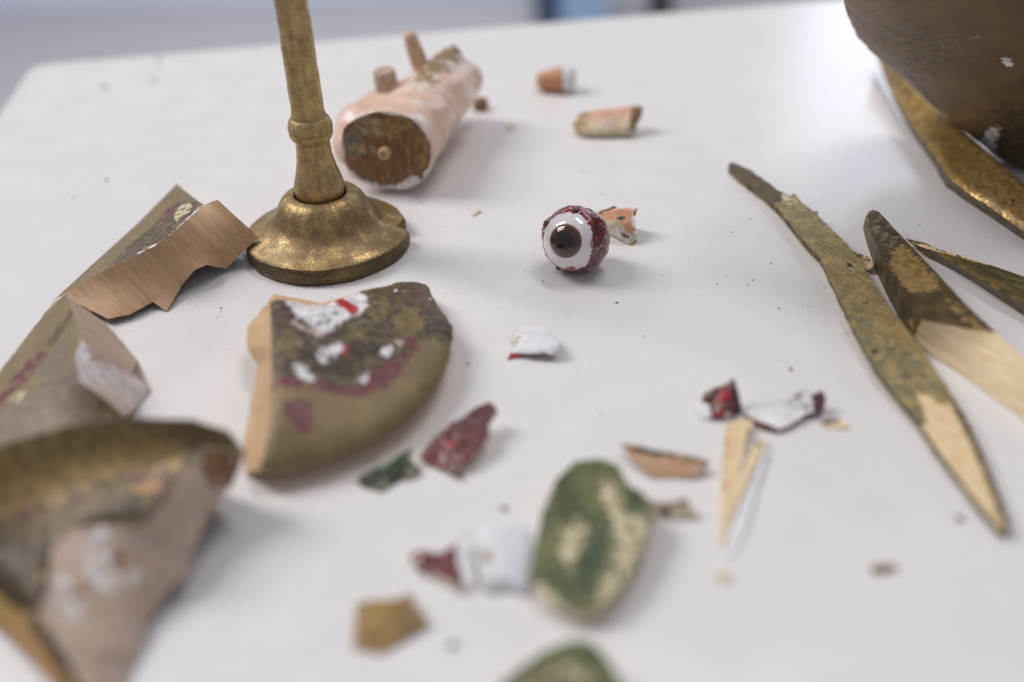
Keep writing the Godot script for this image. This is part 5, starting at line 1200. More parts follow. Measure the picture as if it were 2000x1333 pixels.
func build_crescent() -> void:
	var t := thing("crescent_leaf", "large gilded crescent-shaped leaf lying against the dark shell, top right", "carved leaf", Vector3(0.2020, 0.0000, -0.1310), "carved leaves broken off the carving")
	patch(t, "gilded_face", PackedVector3Array([Vector3(-0.3, 14, -107.7), Vector3(1.5, 16, -105.8), Vector3(2.2, 16, -79.6), Vector3(-0.2, 16, -46.2), Vector3(2.5, 16, -21.2), Vector3(4.3, 15, 4.4), Vector3(7.3, 14, 23.7), Vector3(9.5, 13, 50.6), Vector3(14.5, 12, 88.3), Vector3(6.8, 6, 107.8), Vector3(-0.3, 6, 77), Vector3(-6.2, 7, 56.8), Vector3(-10.7, 8, 46.5), Vector3(-13.1, 8, 33.7), Vector3(-11.2, 8, 12.2), Vector3(-9.5, 8, -17.8), Vector3(-5.6, 8, -55.8), Vector3(-0.3, 8, -90.7)]), [Vector3(-0.5, 11.1, -1.3), Vector3(0.0246, -0.0302, 0.9992), Vector3(0.8624, 0.5063, -0.0060)], 226.3, paint("gold", 226.3, 320, [
		[PackedVector2Array([Vector2(-107.4, 3.2), Vector2(-78.8, 6.3), Vector2(-47.2, 5), Vector2(-42.5, -2), Vector2(-69.2, -2.7), Vector2(-82.9, -2.7)]), "umber", 2, 0.4],
		[PackedVector2Array([Vector2(-77.8, 6), Vector2(-23, 6.8), Vector2(7.6, 7.3), Vector2(52.4, 9.6), Vector2(91.1, 11.1), Vector2(94.9, 9.2), Vector2(54.6, 5.4), Vector2(10, 1.6), Vector2(-17.9, 1), Vector2(-59.7, 1.9)]), "ochre", 1.2, 0.6],
		[PackedVector2Array([Vector2(25.3, -4.8), Vector2(37.7, 0), Vector2(65.6, 3.5), Vector2(101.2, 8), Vector2(113.4, 1.9), Vector2(80.2, -3.2), Vector2(56, -6.9), Vector2(41.9, -9.5)]), "ochre", 2.5, 0.8],
		[PackedVector2Array([Vector2(62.3, 1.9), Vector2(62.8, 1.4), Vector2(62.9, 0.9), Vector2(62.5, 0.5), Vector2(61.7, 0.3), Vector2(60.9, 0.5), Vector2(60.3, 0.9), Vector2(60.2, 1.5), Vector2(60.7, 1.9), Vector2(61.5, 2.1)]), "dark", 0.3, 1]]), {"cell": 2, "jag": 0.12, "rough": 0.1, "bulge": 1.5})
	patch(t, "dark_edge", PackedVector3Array([Vector3(-0.3, 14, -107.7), Vector3(-0.3, 8, -90.7), Vector3(-5.6, 8, -55.8), Vector3(-9.5, 8, -17.8), Vector3(-11.2, 8, 12.2), Vector3(-13.1, 8, 33.7), Vector3(-10.7, 8, 46.5), Vector3(-6.2, 7, 56.8), Vector3(-0.3, 6, 77), Vector3(6.8, 6, 107.8), Vector3(10.3, 0.3, 104.1), Vector3(2.8, 0.3, 73.6), Vector3(-4, 0.3, 48.2), Vector3(-7.5, 0.3, 36.1), Vector3(-9.9, 0.3, 24.6), Vector3(-6.9, 0.3, 1.8), Vector3(-5.2, 0.4, -28.5), Vector3(-0.8, 0.8, -68.2), Vector3(4.2, 2, -102), Vector3(8.2, 5, -125.6)]), [Vector3(-3, 4.6, 1.3), Vector3(0.4637, -0.8860, 0.0016), Vector3(-0.0100, -0.0034, 0.9999)], 262.6, paint("umber", 262.6, 200, []), {"cell": 1.6, "jag": 0.15, "rough": 0.15})
	patch(t, "underside", PackedVector3Array([Vector3(-0.3, 14, -107.7), Vector3(8.2, 5, -125.6), Vector3(4.2, 2, -102), Vector3(-0.8, 0.8, -68.2), Vector3(-5.2, 0.4, -28.5), Vector3(-6.9, 0.3, 1.8), Vector3(-9.9, 0.3, 24.6), Vector3(-7.5, 0.3, 36.1), Vector3(-4, 0.3, 48.2), Vector3(2.8, 0.3, 73.6), Vector3(10.3, 0.3, 104.1), Vector3(18.5, 0.5, 86.3), Vector3(6.5, 0.5, -24.2), Vector3(1.5, 16, -105.8)]), [Vector3(1.2, 2.9, -13.4), Vector3(0.9523, 0.3049, 0.0117), Vector3(-0.0100, -0.0070, 0.9999)], 242.9, coat("umber"), {"cell": 5, "jag": 0.1})
	patch(t, "back_edge", PackedVector3Array([Vector3(1.5, 16, -105.8), Vector3(2.2, 16, -79.6), Vector3(-0.2, 16, -46.2), Vector3(2.5, 16, -21.2), Vector3(4.3, 15, 4.4), Vector3(7.3, 14, 23.7), Vector3(9.5, 13, 50.6), Vector3(14.5, 12, 88.3), Vector3(18.5, 0.5, 86.3), Vector3(6.5, 0.5, -24.2)]), [Vector3(6.7, 11.9, -2.4), Vector3(0.3393, -0.9141, 0.2221), Vector3(0.0097, -0.2327, -0.9725)], 206.1, coat("umber"), {"cell": 4, "jag": 0.1})

func build_dark_shell() -> void:
	var t := thing("dark_shell", "big dark brown hollow shell with white flecks leaning in the top right corner", "carving fragment", Vector3(0.1880, 0.0000, -0.1150), "")
	var skin := paint("bronze_dark", 261.2, 400, [
		[PackedVector2Array([Vector2(49.3, -22.7), Vector2(56.6, -42.4), Vector2(57.3, -57.9), Vector2(50.4, -62), Vector2(38.8, -52.5), Vector2(27.9, -34.1), Vector2(21.8, -15), Vector2(22.3, -2), Vector2(28.7, 1.1), Vector2(38.7, -6.5)]), "umber", 6, 0.55],
		[PackedVector2Array([Vector2(25.5, -48.1), Vector2(27, -46), Vector2(29.1, -42), Vector2(27.7, -32.2), Vector2(26.2, -22.9), Vector2(26.9, -19), Vector2(28.6, -18.9), Vector2(30.9, -24.2), Vector2(33.6, -31.6), Vector2(35.8, -37.2), Vector2(37.5, -42.6), Vector2(38.6, -48.8), Vector2(38.6, -53.7), Vector2(36.4, -54.7), Vector2(33, -53.5), Vector2(28.7, -51.2)]), "gesso", 1.2, 0.95],
		[PackedVector2Array([Vector2(15.6, 20.3), Vector2(15.4, 18.8), Vector2(14, 18), Vector2(12, 18.4), Vector2(10.1, 19.7), Vector2(9, 21.5), Vector2(9.2, 23.1), Vector2(10.6, 23.8), Vector2(12.6, 23.4), Vector2(14.5, 22.1)]), "gesso", 1.2, 0.85],
		[PackedVector2Array([Vector2(-3.2, 33), Vector2(-2.9, 31.8), Vector2(-3.2, 30.1), Vector2(-4, 28.4), Vector2(-5, 27.5), Vector2(-5.9, 27.7), Vector2(-6.2, 28.9), Vector2(-5.8, 30.7), Vector2(-5, 32.4), Vector2(-4, 33.2)]), "grey", 1.2, 0.8],
		[PackedVector2Array([Vector2(13.9, -36.6), Vector2(14.8, -40.2), Vector2(14.3, -43), Vector2(12.6, -43.9), Vector2(10.4, -42.5), Vector2(8.5, -39.3), Vector2(7.7, -35.7), Vector2(8.2, -33), Vector2(9.8, -32.2), Vector2(12, -33.5)]), "grey", 2, 0.5],
		[PackedVector2Array([Vector2(-29.2, -11.6), Vector2(-25.4, -12.8), Vector2(-17.2, -17.2), Vector2(-10.9, -23.9), Vector2(-2.3, -32.8), Vector2(12.7, -44.6), Vector2(28.3, -56.2), Vector2(38.8, -64.4), Vector2(44.4, -68.3), Vector2(43, -65.3), Vector2(36.3, -58.2), Vector2(24.4, -48.4), Vector2(11.2, -37.9), Vector2(1, -29.4), Vector2(-8.7, -22), Vector2(-21, -15.5)]), "dark", 2, 0.9],
		[PackedVector2Array([Vector2(-3.8, 13.7), Vector2(-1.8, 0.6), Vector2(-6.9, -11), Vector2(-17.2, -15.9), Vector2(-28.6, -11.9), Vector2(-36.1, -0.7), Vector2(-37, 12.6), Vector2(-31.5, 23), Vector2(-21.8, 27), Vector2(-11.4, 23.6)]), "umber", 8, 0.55]])
	slab(t, ["outer_face", "rim", "hollow_face"],
		PackedVector3Array([Vector3(-48.2, 78, -9.7), Vector3(-40, 66, -24.3), Vector3(-32.1, 56, -32.8), Vector3(-23.8, 48, -40.3), Vector3(-16.4, 42, -44), Vector3(-3.8, 34, -47.1), Vector3(1.8, 27, -34.5), Vector3(10.9, 21, -25.3), Vector3(20.5, 14, -16.6), Vector3(31.1, 6, -12.4), Vector3(38.6, 3, -11.8), Vector3(46.5, 1, -10.1), Vector3(64.9, 0.5, 4.7), Vector3(87.7, 20, 20.4), Vector3(72.6, 70, 33.4), Vector3(32.2, 120, 57.2), Vector3(-34.3, 150, 82.8), Vector3(-62.5, 140, 66.5), Vector3(-80.4, 118, 38.2), Vector3(-61.3, 92, -0.2)]),
		PackedVector3Array([Vector3(-42.2, 76.5, -18.7), Vector3(-34, 64.5, -33.3), Vector3(-26.1, 54.5, -41.8), Vector3(-17.8, 46.5, -49.3), Vector3(-10.4, 40.5, -53), Vector3(2.2, 32.5, -56.1), Vector3(7.8, 25.5, -43.5), Vector3(16.9, 19.5, -34.3), Vector3(26.5, 12.5, -25.6), Vector3(37.1, 4.5, -21.4), Vector3(44.6, 1.5, -20.8), Vector3(52.5, 0.5, -19.1), Vector3(70.9, 0.5, -4.3), Vector3(93.7, 18.5, 11.4), Vector3(78.6, 68.5, 24.4), Vector3(38.2, 118.5, 48.2), Vector3(-28.3, 148.5, 73.8), Vector3(-56.5, 138.5, 57.5), Vector3(-74.4, 116.5, 29.2), Vector3(-55.3, 90.5, -9.2)]),
		[Vector3(0.2, 55.3, -0.3), Vector3(0.9518, -0.1965, 0.2356), Vector3(-0.0090, 0.7496, 0.6618)], 261.2, [skin, coat("umber"), coat("bronze_dark")], {"cell": 3.6, "jag": 0.3, "bulge": 14, "under": -12, "rough": 0.5, "rows": 2})

func build_white_flake() -> void:
	var skin := paint("gesso_blue", 18.8, 160, [
		[PackedVector2Array([Vector2(-4.4, 9.2), Vector2(-2.9, 8.8), Vector2(-2.9, 7.8), Vector2(-4.4, 8.2)]), "pink", 0.3, 0.8],
		[PackedVector2Array([Vector2(-1.8, 8.5), Vector2(0.4, 8.4), Vector2(0.4, 6.9), Vector2(-1.8, 7)]), "pink", 0.3, 0.8],
		[PackedVector2Array([Vector2(-4.6, 2), Vector2(-5.6, 0.3), Vector2(-6.8, -0.3), Vector2(-7.9, 0.5), Vector2(-8.3, 2.3), Vector2(-8, 4.6), Vector2(-7.1, 6.3), Vector2(-5.8, 6.9), Vector2(-4.8, 6.1), Vector2(-4.3, 4.2)]), "cream", 1, 0.5]])
	var o := slab(self, ["paint_flake"],
		PackedVector3Array([Vector3(-7.9, 3, -6.7), Vector3(-5.7, 4, -7), Vector3(-3.7, 5, -6.7), Vector3(1.1, 6, -8.1), Vector3(3.2, 6, -5.4), Vector3(5.2, 6, -3.7), Vector3(6.6, 5.5, 0.3), Vector3(8.3, 5, 3.7), Vector3(7.1, 4, 6.7), Vector3(5.1, 3.2, 7.5), Vector3(2.6, 3.4, 6.2), Vector3(0.2, 3, 6), Vector3(-2.1, 2.6, 5.7), Vector3(-5.2, 2, 4.3), Vector3(-8.3, 1.4, 3.3), Vector3(-7.5, 2, -1.3)]),
		PackedVector3Array([Vector3(-7.7, 2.6, -6.7), Vector3(-5.5, 3.6, -7), Vector3(-3.6, 4.6, -6.7), Vector3(1.2, 5.5, -8.1), Vector3(3.2, 5.5, -5.4), Vector3(5.2, 5.5, -3.7), Vector3(6.6, 5, 0.2), Vector3(8.3, 4.6, 3.5), Vector3(7.1, 3.6, 6.5), Vector3(5.2, 2.8, 7.3), Vector3(2.7, 3, 6), Vector3(0.3, 2.6, 5.8), Vector3(-1.9, 2.2, 5.5), Vector3(-5, 1.6, 4.2), Vector3(-8.1, 1, 3.2), Vector3(-7.3, 1.6, -1.3)]),
		[Vector3(-0.1, 3.9, 0.3), Vector3(0.9715, 0.2296, 0.0592), Vector3(0.0098, 0.2108, -0.9775)], 18.8, [skin, coat("gesso"), coat("crimson")], {"cell": 0.9, "jag": 0.25, "bulge": 0.9, "rough": 0.15})
	o.position = Vector3(0.0080, 0.0000, 0.0060)
	tag(o, "white paint flake with a red curled corner, in front of the eyeball", "paint flake", "paint flakes scattered on the table")

func build_red_corner() -> void:
	var skin := paint("crimson", 8.4, 96, [
		[PackedVector2Array([Vector2(-4.4, -2.2), Vector2(-1.7, 3.3), Vector2(4.5, 1.3), Vector2(3.5, -2)]), "red", 0.3, 1]])
	var o := slab(self, ["paint_flake"],
		PackedVector3Array([Vector3(-4, 0.5, 1.6), Vector3(-2.7, 1, -1.3), Vector3(-0.4, 1.4, -1.8), Vector3(3.1, 1.6, -0.4), Vector3(2, 1.2, 0.5), Vector3(-0.8, 0.7, 0.8)]),
		PackedVector3Array([Vector3(-3.8, 0.2, 1.4), Vector3(-2.6, 0.7, -1.3), Vector3(-0.3, 1, -1.8), Vector3(3.1, 1.2, -0.5), Vector3(2, 0.9, 0.4), Vector3(-0.7, 0.4, 0.7)]),
		[Vector3(-0.4, 1.1, -0.1), Vector3(0.9947, 0.0976, 0.0319), Vector3(0.0098, 0.2191, -0.9757)], 8.4, [skin, coat("crimson"), coat("gesso")], {"cell": 0.7, "jag": 0.15, "rough": 0.1})
	o.position = Vector3(0.0020, 0.0000, 0.0100)
	tag(o, "small bright red paint flake tucked under the white flake", "paint flake", "paint flakes scattered on the table")

func build_crimson() -> void:
	var skin := paint("crimson", 31.6, 256, [
		[PackedVector2Array([Vector2(-1.2, -4.5), Vector2(-1.3, -6), Vector2(-2.2, -7.1), Vector2(-3.6, -7.6), Vector2(-5, -7.1), Vector2(-5.9, -6), Vector2(-5.8, -4.5), Vector2(-4.9, -3.4), Vector2(-3.5, -2.9), Vector2(-2.1, -3.4)]), "lilac", 2, 0.45],
		[PackedVector2Array([Vector2(-2.2, -2), Vector2(-2.3, -2.8), Vector2(-3.1, -3.5), Vector2(-4.1, -3.8), Vector2(-5.1, -3.7), Vector2(-5.7, -3.1), Vector2(-5.6, -2.3), Vector2(-4.8, -1.7), Vector2(-3.7, -1.3), Vector2(-2.7, -1.5)]), "red", 1, 0.6],
		[PackedVector2Array([Vector2(-8.5, 2.3), Vector2(-5.9, 4.8), Vector2(-0.7, 8), Vector2(4.4, 11.5), Vector2(8.9, 13.7), Vector2(11, 12.3), Vector2(11.4, 9.3), Vector2(10.2, 5.3), Vector2(8.1, 1.9), Vector2(5.8, 1.3), Vector2(2.6, 1.7), Vector2(-3.8, 1.6)]), "plum", 3, 0.6],
		[PackedVector2Array([Vector2(-7.5, -7.9), Vector2(-8.4, -8.4), Vector2(-9.8, -8.1), Vector2(-11.1, -7), Vector2(-12, -5.6), Vector2(-12, -4.3), Vector2(-11.1, -3.8), Vector2(-9.8, -4.1), Vector2(-8.4, -5.2), Vector2(-7.5, -6.7)]), "red", 3, 0.3]])
	var o := slab(self, ["paint_flake"],
		PackedVector3Array([Vector3(-13.3, 2, 4.9), Vector3(-10.4, 3, 0.1), Vector3(-8.4, 4, -2.4), Vector3(-7, 4.5, -3.4), Vector3(-5.5, 5, -4.4), Vector3(-3.6, 5.5, -6.4), Vector3(-1.6, 6, -6.9), Vector3(0.5, 6.5, -8.1), Vector3(2.6, 7, -10.1), Vector3(5.2, 7.5, -11.9), Vector3(8.4, 8, -13.1), Vector3(11, 7.5, -9.3), Vector3(9.9, 7, -7), Vector3(8.3, 6.5, -4.3), Vector3(8.4, 5.5, 0.3), Vector3(7, 5, 2.9), Vector3(5.8, 4.5, 4.8), Vector3(2.4, 3.2, 9.3), Vector3(-1.2, 2.5, 11.4), Vector3(0.4, 1, 14), Vector3(-2.5, 1, 12.6), Vector3(-5.5, 1, 10.2), Vector3(-8.5, 1, 7.8)]),
		PackedVector3Array([Vector3(-13, 1.3, 4.6), Vector3(-10.1, 2.3, -0.1), Vector3(-8.1, 3.2, -2.5), Vector3(-6.7, 3.7, -3.5), Vector3(-5.2, 4.2, -4.5), Vector3(-3.4, 4.7, -6.4), Vector3(-1.4, 5.2, -6.9), Vector3(0.6, 5.7, -8.1), Vector3(2.7, 6.2, -10.1), Vector3(5.2, 6.7, -11.9), Vector3(8.4, 7.2, -13.1), Vector3(11, 6.7, -9.4), Vector3(9.8, 6.2, -7.1), Vector3(8.2, 5.7, -4.4), Vector3(8.3, 4.7, 0.1), Vector3(6.9, 4.2, 2.6), Vector3(5.7, 3.7, 4.5), Vector3(2.5, 2.5, 8.9), Vector3(-1.1, 1.8, 11), Vector3(0.5, 0.3, 13.7), Vector3(-2.3, 0.3, 12.2), Vector3(-5.3, 0.3, 9.9), Vector3(-8.3, 0.3, 7.5)]),
		[Vector3(0.1, 4.6, -0.4), Vector3(0.9906, 0.1313, 0.0395), Vector3(0.0098, 0.2202, -0.9754)], 31.6, [skin, coat("cream"), coat("cream")], {"cell": 1.0, "jag": 0.35, "bulge": 0.6, "rough": 0.35})
	o.position = Vector3(-0.0160, 0.0000, 0.0570)
	tag(o, "large jagged dark crimson flake standing half upright beside the bronze plate fragment", "paint flake", "paint flakes scattered on the table")

func build_bottle_chip() -> void:
	var skin := paint("green_dark", 22.4, 160, [
		[PackedVector2Array([Vector2(-1.1, 2.5), Vector2(0.3, 4.5), Vector2(2.4, 6.1), Vector2(4.3, 6.9), Vector2(6, 6.8), Vector2(6.9, 4.8), Vector2(7, 2.6), Vector2(5.7, 1.6), Vector2(3.8, 0.9), Vector2(1.8, -0.2), Vector2(0.1, -0.8), Vector2(-0.9, 0.6)]), "deep_green", 1, 0.9],
		[PackedVector2Array([Vector2(0.8, -0.8), Vector2(2.8, 0.3), Vector2(5.3, 0.9), Vector2(7.4, 0.6), Vector2(8.6, -0.2), Vector2(7.4, -1.4), Vector2(5.4, -2.5), Vector2(3.5, -3.2), Vector2(1.8, -3.2), Vector2(0.9, -2.1)]), "grey", 1, 0.7],
		[PackedVector2Array([Vector2(-4.2, -4), Vector2(-2.4, -3.4), Vector2(-0.5, -3.2), Vector2(-0.3, -4.1), Vector2(-0.7, -5.2), Vector2(-1.8, -5.9), Vector2(-3, -6.1), Vector2(-4, -5.2)]), "bottle", 1, 0.8]])
	var o := slab(self, ["paint_flake"],
		PackedVector3Array([Vector3(-10.1, 1.5, 2.2), Vector3(-7.6, 2, 0.2), Vector3(-5.7, 2.5, -0.9), Vector3(-3.4, 3, -1.8), Vector3(-1.1, 3.5, -2.2), Vector3(1.1, 4.5, -3.2), Vector3(2.9, 5, -4.8), Vector3(4.9, 5, -6.1), Vector3(6.3, 4.5, -6.8), Vector3(5.4, 4, -4.5), Vector3(7.3, 2.5, -2.4), Vector3(9, 1.5, -0.6), Vector3(5.8, 0.8, 2.2), Vector3(3.9, 1, 1.5), Vector3(2.1, 0.8, 2.7), Vector3(-0.1, 0.8, 4.5), Vector3(-2.2, 0.7, 6.5), Vector3(-4.8, 0.8, 5.2), Vector3(-7.4, 0.8, 4.8)]),
		PackedVector3Array([Vector3(-9.9, 0.6, 1.8), Vector3(-7.4, 1.1, -0.2), Vector3(-5.5, 1.6, -1.2), Vector3(-3.3, 2, -2.1), Vector3(-1.1, 2.5, -2.4), Vector3(1, 3.4, -3.4), Vector3(2.7, 4, -5), Vector3(4.7, 4, -6.3), Vector3(6.1, 3.5, -7), Vector3(5.1, 3, -4.7), Vector3(7, 1.6, -2.7), Vector3(8.7, 0.6, -0.9), Vector3(5.5, 0.1, 1.8), Vector3(3.6, 0.2, 1), Vector3(1.9, 0.1, 2.1), Vector3(-0.2, 0.1, 3.9), Vector3(-2.2, 0.1, 5.9), Vector3(-4.7, 0.1, 4.6), Vector3(-7.2, 0.1, 4.3)]),
		[Vector3(0.3, 2.4, -0.2), Vector3(0.9973, -0.0707, -0.0189), Vector3(0.0093, 0.3775, -0.9260)], 22.4, [skin, coat("cream"), coat("cream")], {"cell": 0.9, "jag": 0.3, "bulge": 0.4, "rough": 0.3})
	o.position = Vector3(-0.0370, 0.0000, 0.0680)
	tag(o, "dark bottle-green glossy flake under the lower rim of the bronze plate fragment", "paint flake", "paint flakes scattered on the table")

func build_green_leaf() -> void:
	var skin := paint("green", 57.7, 384, [
		[PackedVector2Array([Vector2(4.4, 16.3), Vector2(6.1, 15.2), Vector2(7.6, 12.3), Vector2(7.9, 8.5), Vector2(8.2, 4.9), Vector2(9.1, 2.3), Vector2(10.6, 1.2), Vector2(13.7, 3.1), Vector2(16.5, 5.1), Vector2(17.4, 4.7), Vector2(16.9, 2.4), Vector2(15, -2), Vector2(12.3, -7.5), Vector2(9.2, -13.1), Vector2(6, -18.3), Vector2(3.2, -22.6), Vector2(0.9, -25.6), Vector2(-0.8, -27), Vector2(-1.7, -26.9), Vector2(-1.7, -25.3), Vector2(-0.8, -22.5), Vector2(1, -19.1), Vector2(3.1, -15), Vector2(4.8, -10.3), Vector2(5.9, -5.4), Vector2(5.6, -0.7), Vector2(4.7, 3.4), Vector2(3.3, 6.3), Vector2(2.4, 9), Vector2(3, 13.2)]), "cream", 3, 0.88],
		[PackedVector2Array([Vector2(-9.4, -4.2), Vector2(-7.6, -1.2), Vector2(-5.1, 0.6), Vector2(-2.8, 1.1), Vector2(-1, 0.3), Vector2(-0.7, -1.9), Vector2(-1.4, -4.8), Vector2(-3.8, -8.2), Vector2(-6.5, -11.1), Vector2(-8.1, -12.7), Vector2(-9.2, -12.5), Vector2(-9.7, -8.8)]), "cream", 2.5, 0.7],
		[PackedVector2Array([Vector2(-3.5, -16.5), Vector2(-4.4, -19.1), Vector2(-5.7, -20.5), Vector2(-7, -20.1), Vector2(-7.6, -18.2), Vector2(-7.5, -15.4), Vector2(-6.5, -12.8), Vector2(-5.2, -11.3), Vector2(-3.9, -11.7), Vector2(-3.3, -13.7)]), "cream", 3, 0.5],
		[PackedVector2Array([Vector2(-0.8, 3.8), Vector2(0.7, 3.2), Vector2(2.3, 0.1), Vector2(3.7, -3.3), Vector2(4.4, -6.9), Vector2(3.7, -10.1), Vector2(1.9, -13.3), Vector2(-0.8, -17.3), Vector2(-3.8, -20.8), Vector2(-6.9, -23), Vector2(-9.1, -23.4), Vector2(-8.9, -20.3), Vector2(-7.4, -15.8), Vector2(-4.5, -12.2), Vector2(-1.7, -8.1), Vector2(-1, -1.5)]), "deep_green", 3, 0.75],
		[PackedVector2Array([Vector2(-16.5, -15.2), Vector2(-13.1, -19), Vector2(-9.1, -23.4), Vector2(-5.3, -25.7), Vector2(-3, -26.8), Vector2(-4.7, -27), Vector2(-8, -26.2), Vector2(-11.2, -24.5), Vector2(-14.1, -22.2), Vector2(-16, -19.5), Vector2(-17.1, -17), Vector2(-17.4, -15.3)]), "cream", 1.5, 0.8],
		[PackedVector2Array([Vector2(13.4, 7.2), Vector2(12.8, 5.1), Vector2(11.6, 3.9), Vector2(10.2, 4), Vector2(9.3, 5.4), Vector2(9.1, 7.5), Vector2(9.7, 9.6), Vector2(10.9, 10.9), Vector2(12.3, 10.8), Vector2(13.3, 9.4)]), "deep_green", 2, 0.6]])
	var o := slab(self, ["carved_leaf"],
		PackedVector3Array([Vector3(-3.7, 8, -24.6), Vector3(0.4, 9, -24.8), Vector3(4.7, 9.5, -24), Vector3(9.2, 9.5, -20.2), Vector3(10.6, 9, -14.6), Vector3(15.3, 8.5, -9.2), Vector3(17.2, 8, -3.6), Vector3(13.8, 7.5, 6.4), Vector3(8.4, 6.5, 16.5), Vector3(1.9, 5.5, 24.7), Vector3(-3.3, 4.5, 27.4), Vector3(-8.7, 4.5, 25.6), Vector3(-14.3, 4.5, 21.5), Vector3(-17.5, 5, 16.6), Vector3(-16.3, 6, 7.1), Vector3(-13.3, 7.5, -6.2), Vector3(-9.2, 8, -17.5)]),
		PackedVector3Array([Vector3(-3.2, 2.5, -23.7), Vector3(0.6, 3.4, -23.9), Vector3(4.7, 3.9, -23.1), Vector3(8.9, 3.9, -19.4), Vector3(10.1, 3.4, -13.9), Vector3(14.4, 2.9, -8.9), Vector3(16.1, 2.5, -3.7), Vector3(12.9, 2, 5.4), Vector3(8, 1.1, 14.9), Vector3(2.1, 0.1, 22.9), Vector3(-2.9, 0.1, 25.7), Vector3(-8, 0.1, 23.9), Vector3(-13.3, 0.1, 20), Vector3(-16.2, 0.1, 15.2), Vector3(-14.8, 0.6, 6.1), Vector3(-11.8, 2, -6), Vector3(-8.3, 2.5, -16.7)]),
		[Vector3(-0.3, 7.1, 0.1), Vector3(0.9987, 0.0494, 0.0139), Vector3(0.0100, 0.0789, -0.9968)], 57.7, [skin, coat("cream"), coat("wood_pale")], {"cell": 1.4, "jag": 0.6, "bulge": 1.2, "under": 0, "rough": 0.55, "rows": 3})
	o.position = Vector3(0.0200, 0.0000, 0.0980)
	tag(o, "broad green carved leaf worn to cream patches, in the front centre", "carved leaf", "carved leaves broken off the carving")

func build_twig() -> void:
	var skin := paint("cream", 17, 128, [
		[PackedVector2Array([Vector2(-0.3, -1.6), Vector2(-0.6, -2.2), Vector2(-1.5, -2.6), Vector2(-2.5, -2.6), Vector2(-3.3, -2.2), Vector2(-3.6, -1.5), Vector2(-3.3, -0.9), Vector2(-2.4, -0.5), Vector2(-1.4, -0.5), Vector2(-0.6, -0.9)]), "dark", 1, 0.9],
		[PackedVector2Array([Vector2(4.7, 1.7), Vector2(4.4, 1.3), Vector2(3.6, 1.1), Vector2(2.5, 1.1), Vector2(1.7, 1.4), Vector2(1.4, 1.8), Vector2(1.7, 2.2), Vector2(2.6, 2.4), Vector2(3.6, 2.4), Vector2(4.4, 2.1)]), "grey", 0.8, 0.9],
		[PackedVector2Array([Vector2(3.1, -0.2), Vector2(2.3, -0.5), Vector2(0.5, -0.6), Vector2(-1.7, -0.2), Vector2(-3.5, 0.4), Vector2(-4.1, 0.9), Vector2(-3.3, 1.3), Vector2(-1.5, 1.4), Vector2(0.8, 1), Vector2(2.5, 0.4)]), "stain", 1, 0.6],
		[PackedVector2Array([Vector2(5.4, -2), Vector2(4.9, -2.2), Vector2(4.1, -2), Vector2(3.5, -1.4), Vector2(3.2, -0.7), Vector2(3.3, -0.2), Vector2(3.8, 0), Vector2(4.6, -0.2), Vector2(5.2, -0.8), Vector2(5.5, -1.4)]), "ochre", 1, 0.6]])
	var o := slab(self, ["bark_splinter"],
		PackedVector3Array([Vector3(-7.9, 3, -1.3), Vector3(-5.9, 4, -1.6), Vector3(-2.1, 4, -0.2), Vector3(0.5, 4.5, -0.7), Vector3(2.2, 5, -1), Vector3(4.2, 4.5, -0.6), Vector3(5.1, 3.5, 0.9), Vector3(7.2, 1, 2.8), Vector3(3.3, 1, 2.6), Vector3(-0.6, 0.8, 2.2), Vector3(-3.3, 0.8, 1.7), Vector3(-5.2, 1.5, 0.3)]),
		PackedVector3Array([Vector3(-7.3, 2.1, -2.3), Vector3(-5.4, 3.1, -2.6), Vector3(-1.6, 3, -1.2), Vector3(0.6, 3.4, -1.7), Vector3(2.1, 3.9, -1.9), Vector3(4, 3.5, -1.6), Vector3(5, 2.6, -0.3), Vector3(7.1, 0.2, 1.6), Vector3(3.2, 0.3, 1.3), Vector3(-0.3, 0.2, 0.9), Vector3(-2.9, 0.1, 0.5), Vector3(-4.6, 0.7, -0.8)]),
		[Vector3(-0.2, 2.8, 0.4), Vector3(0.9913, 0.0758, 0.1075), Vector3(0.0061, 0.7895, -0.6138)], 17, [skin, coat("cream"), coat("wood_pale")], {"cell": 0.9, "jag": 0.4, "rough": 0.5})
	o.position = Vector3(0.0430, 0.0000, 0.0870)
	tag(o, "rough brown and cream splinter touching the right side of the broad green leaf", "splinter", "")

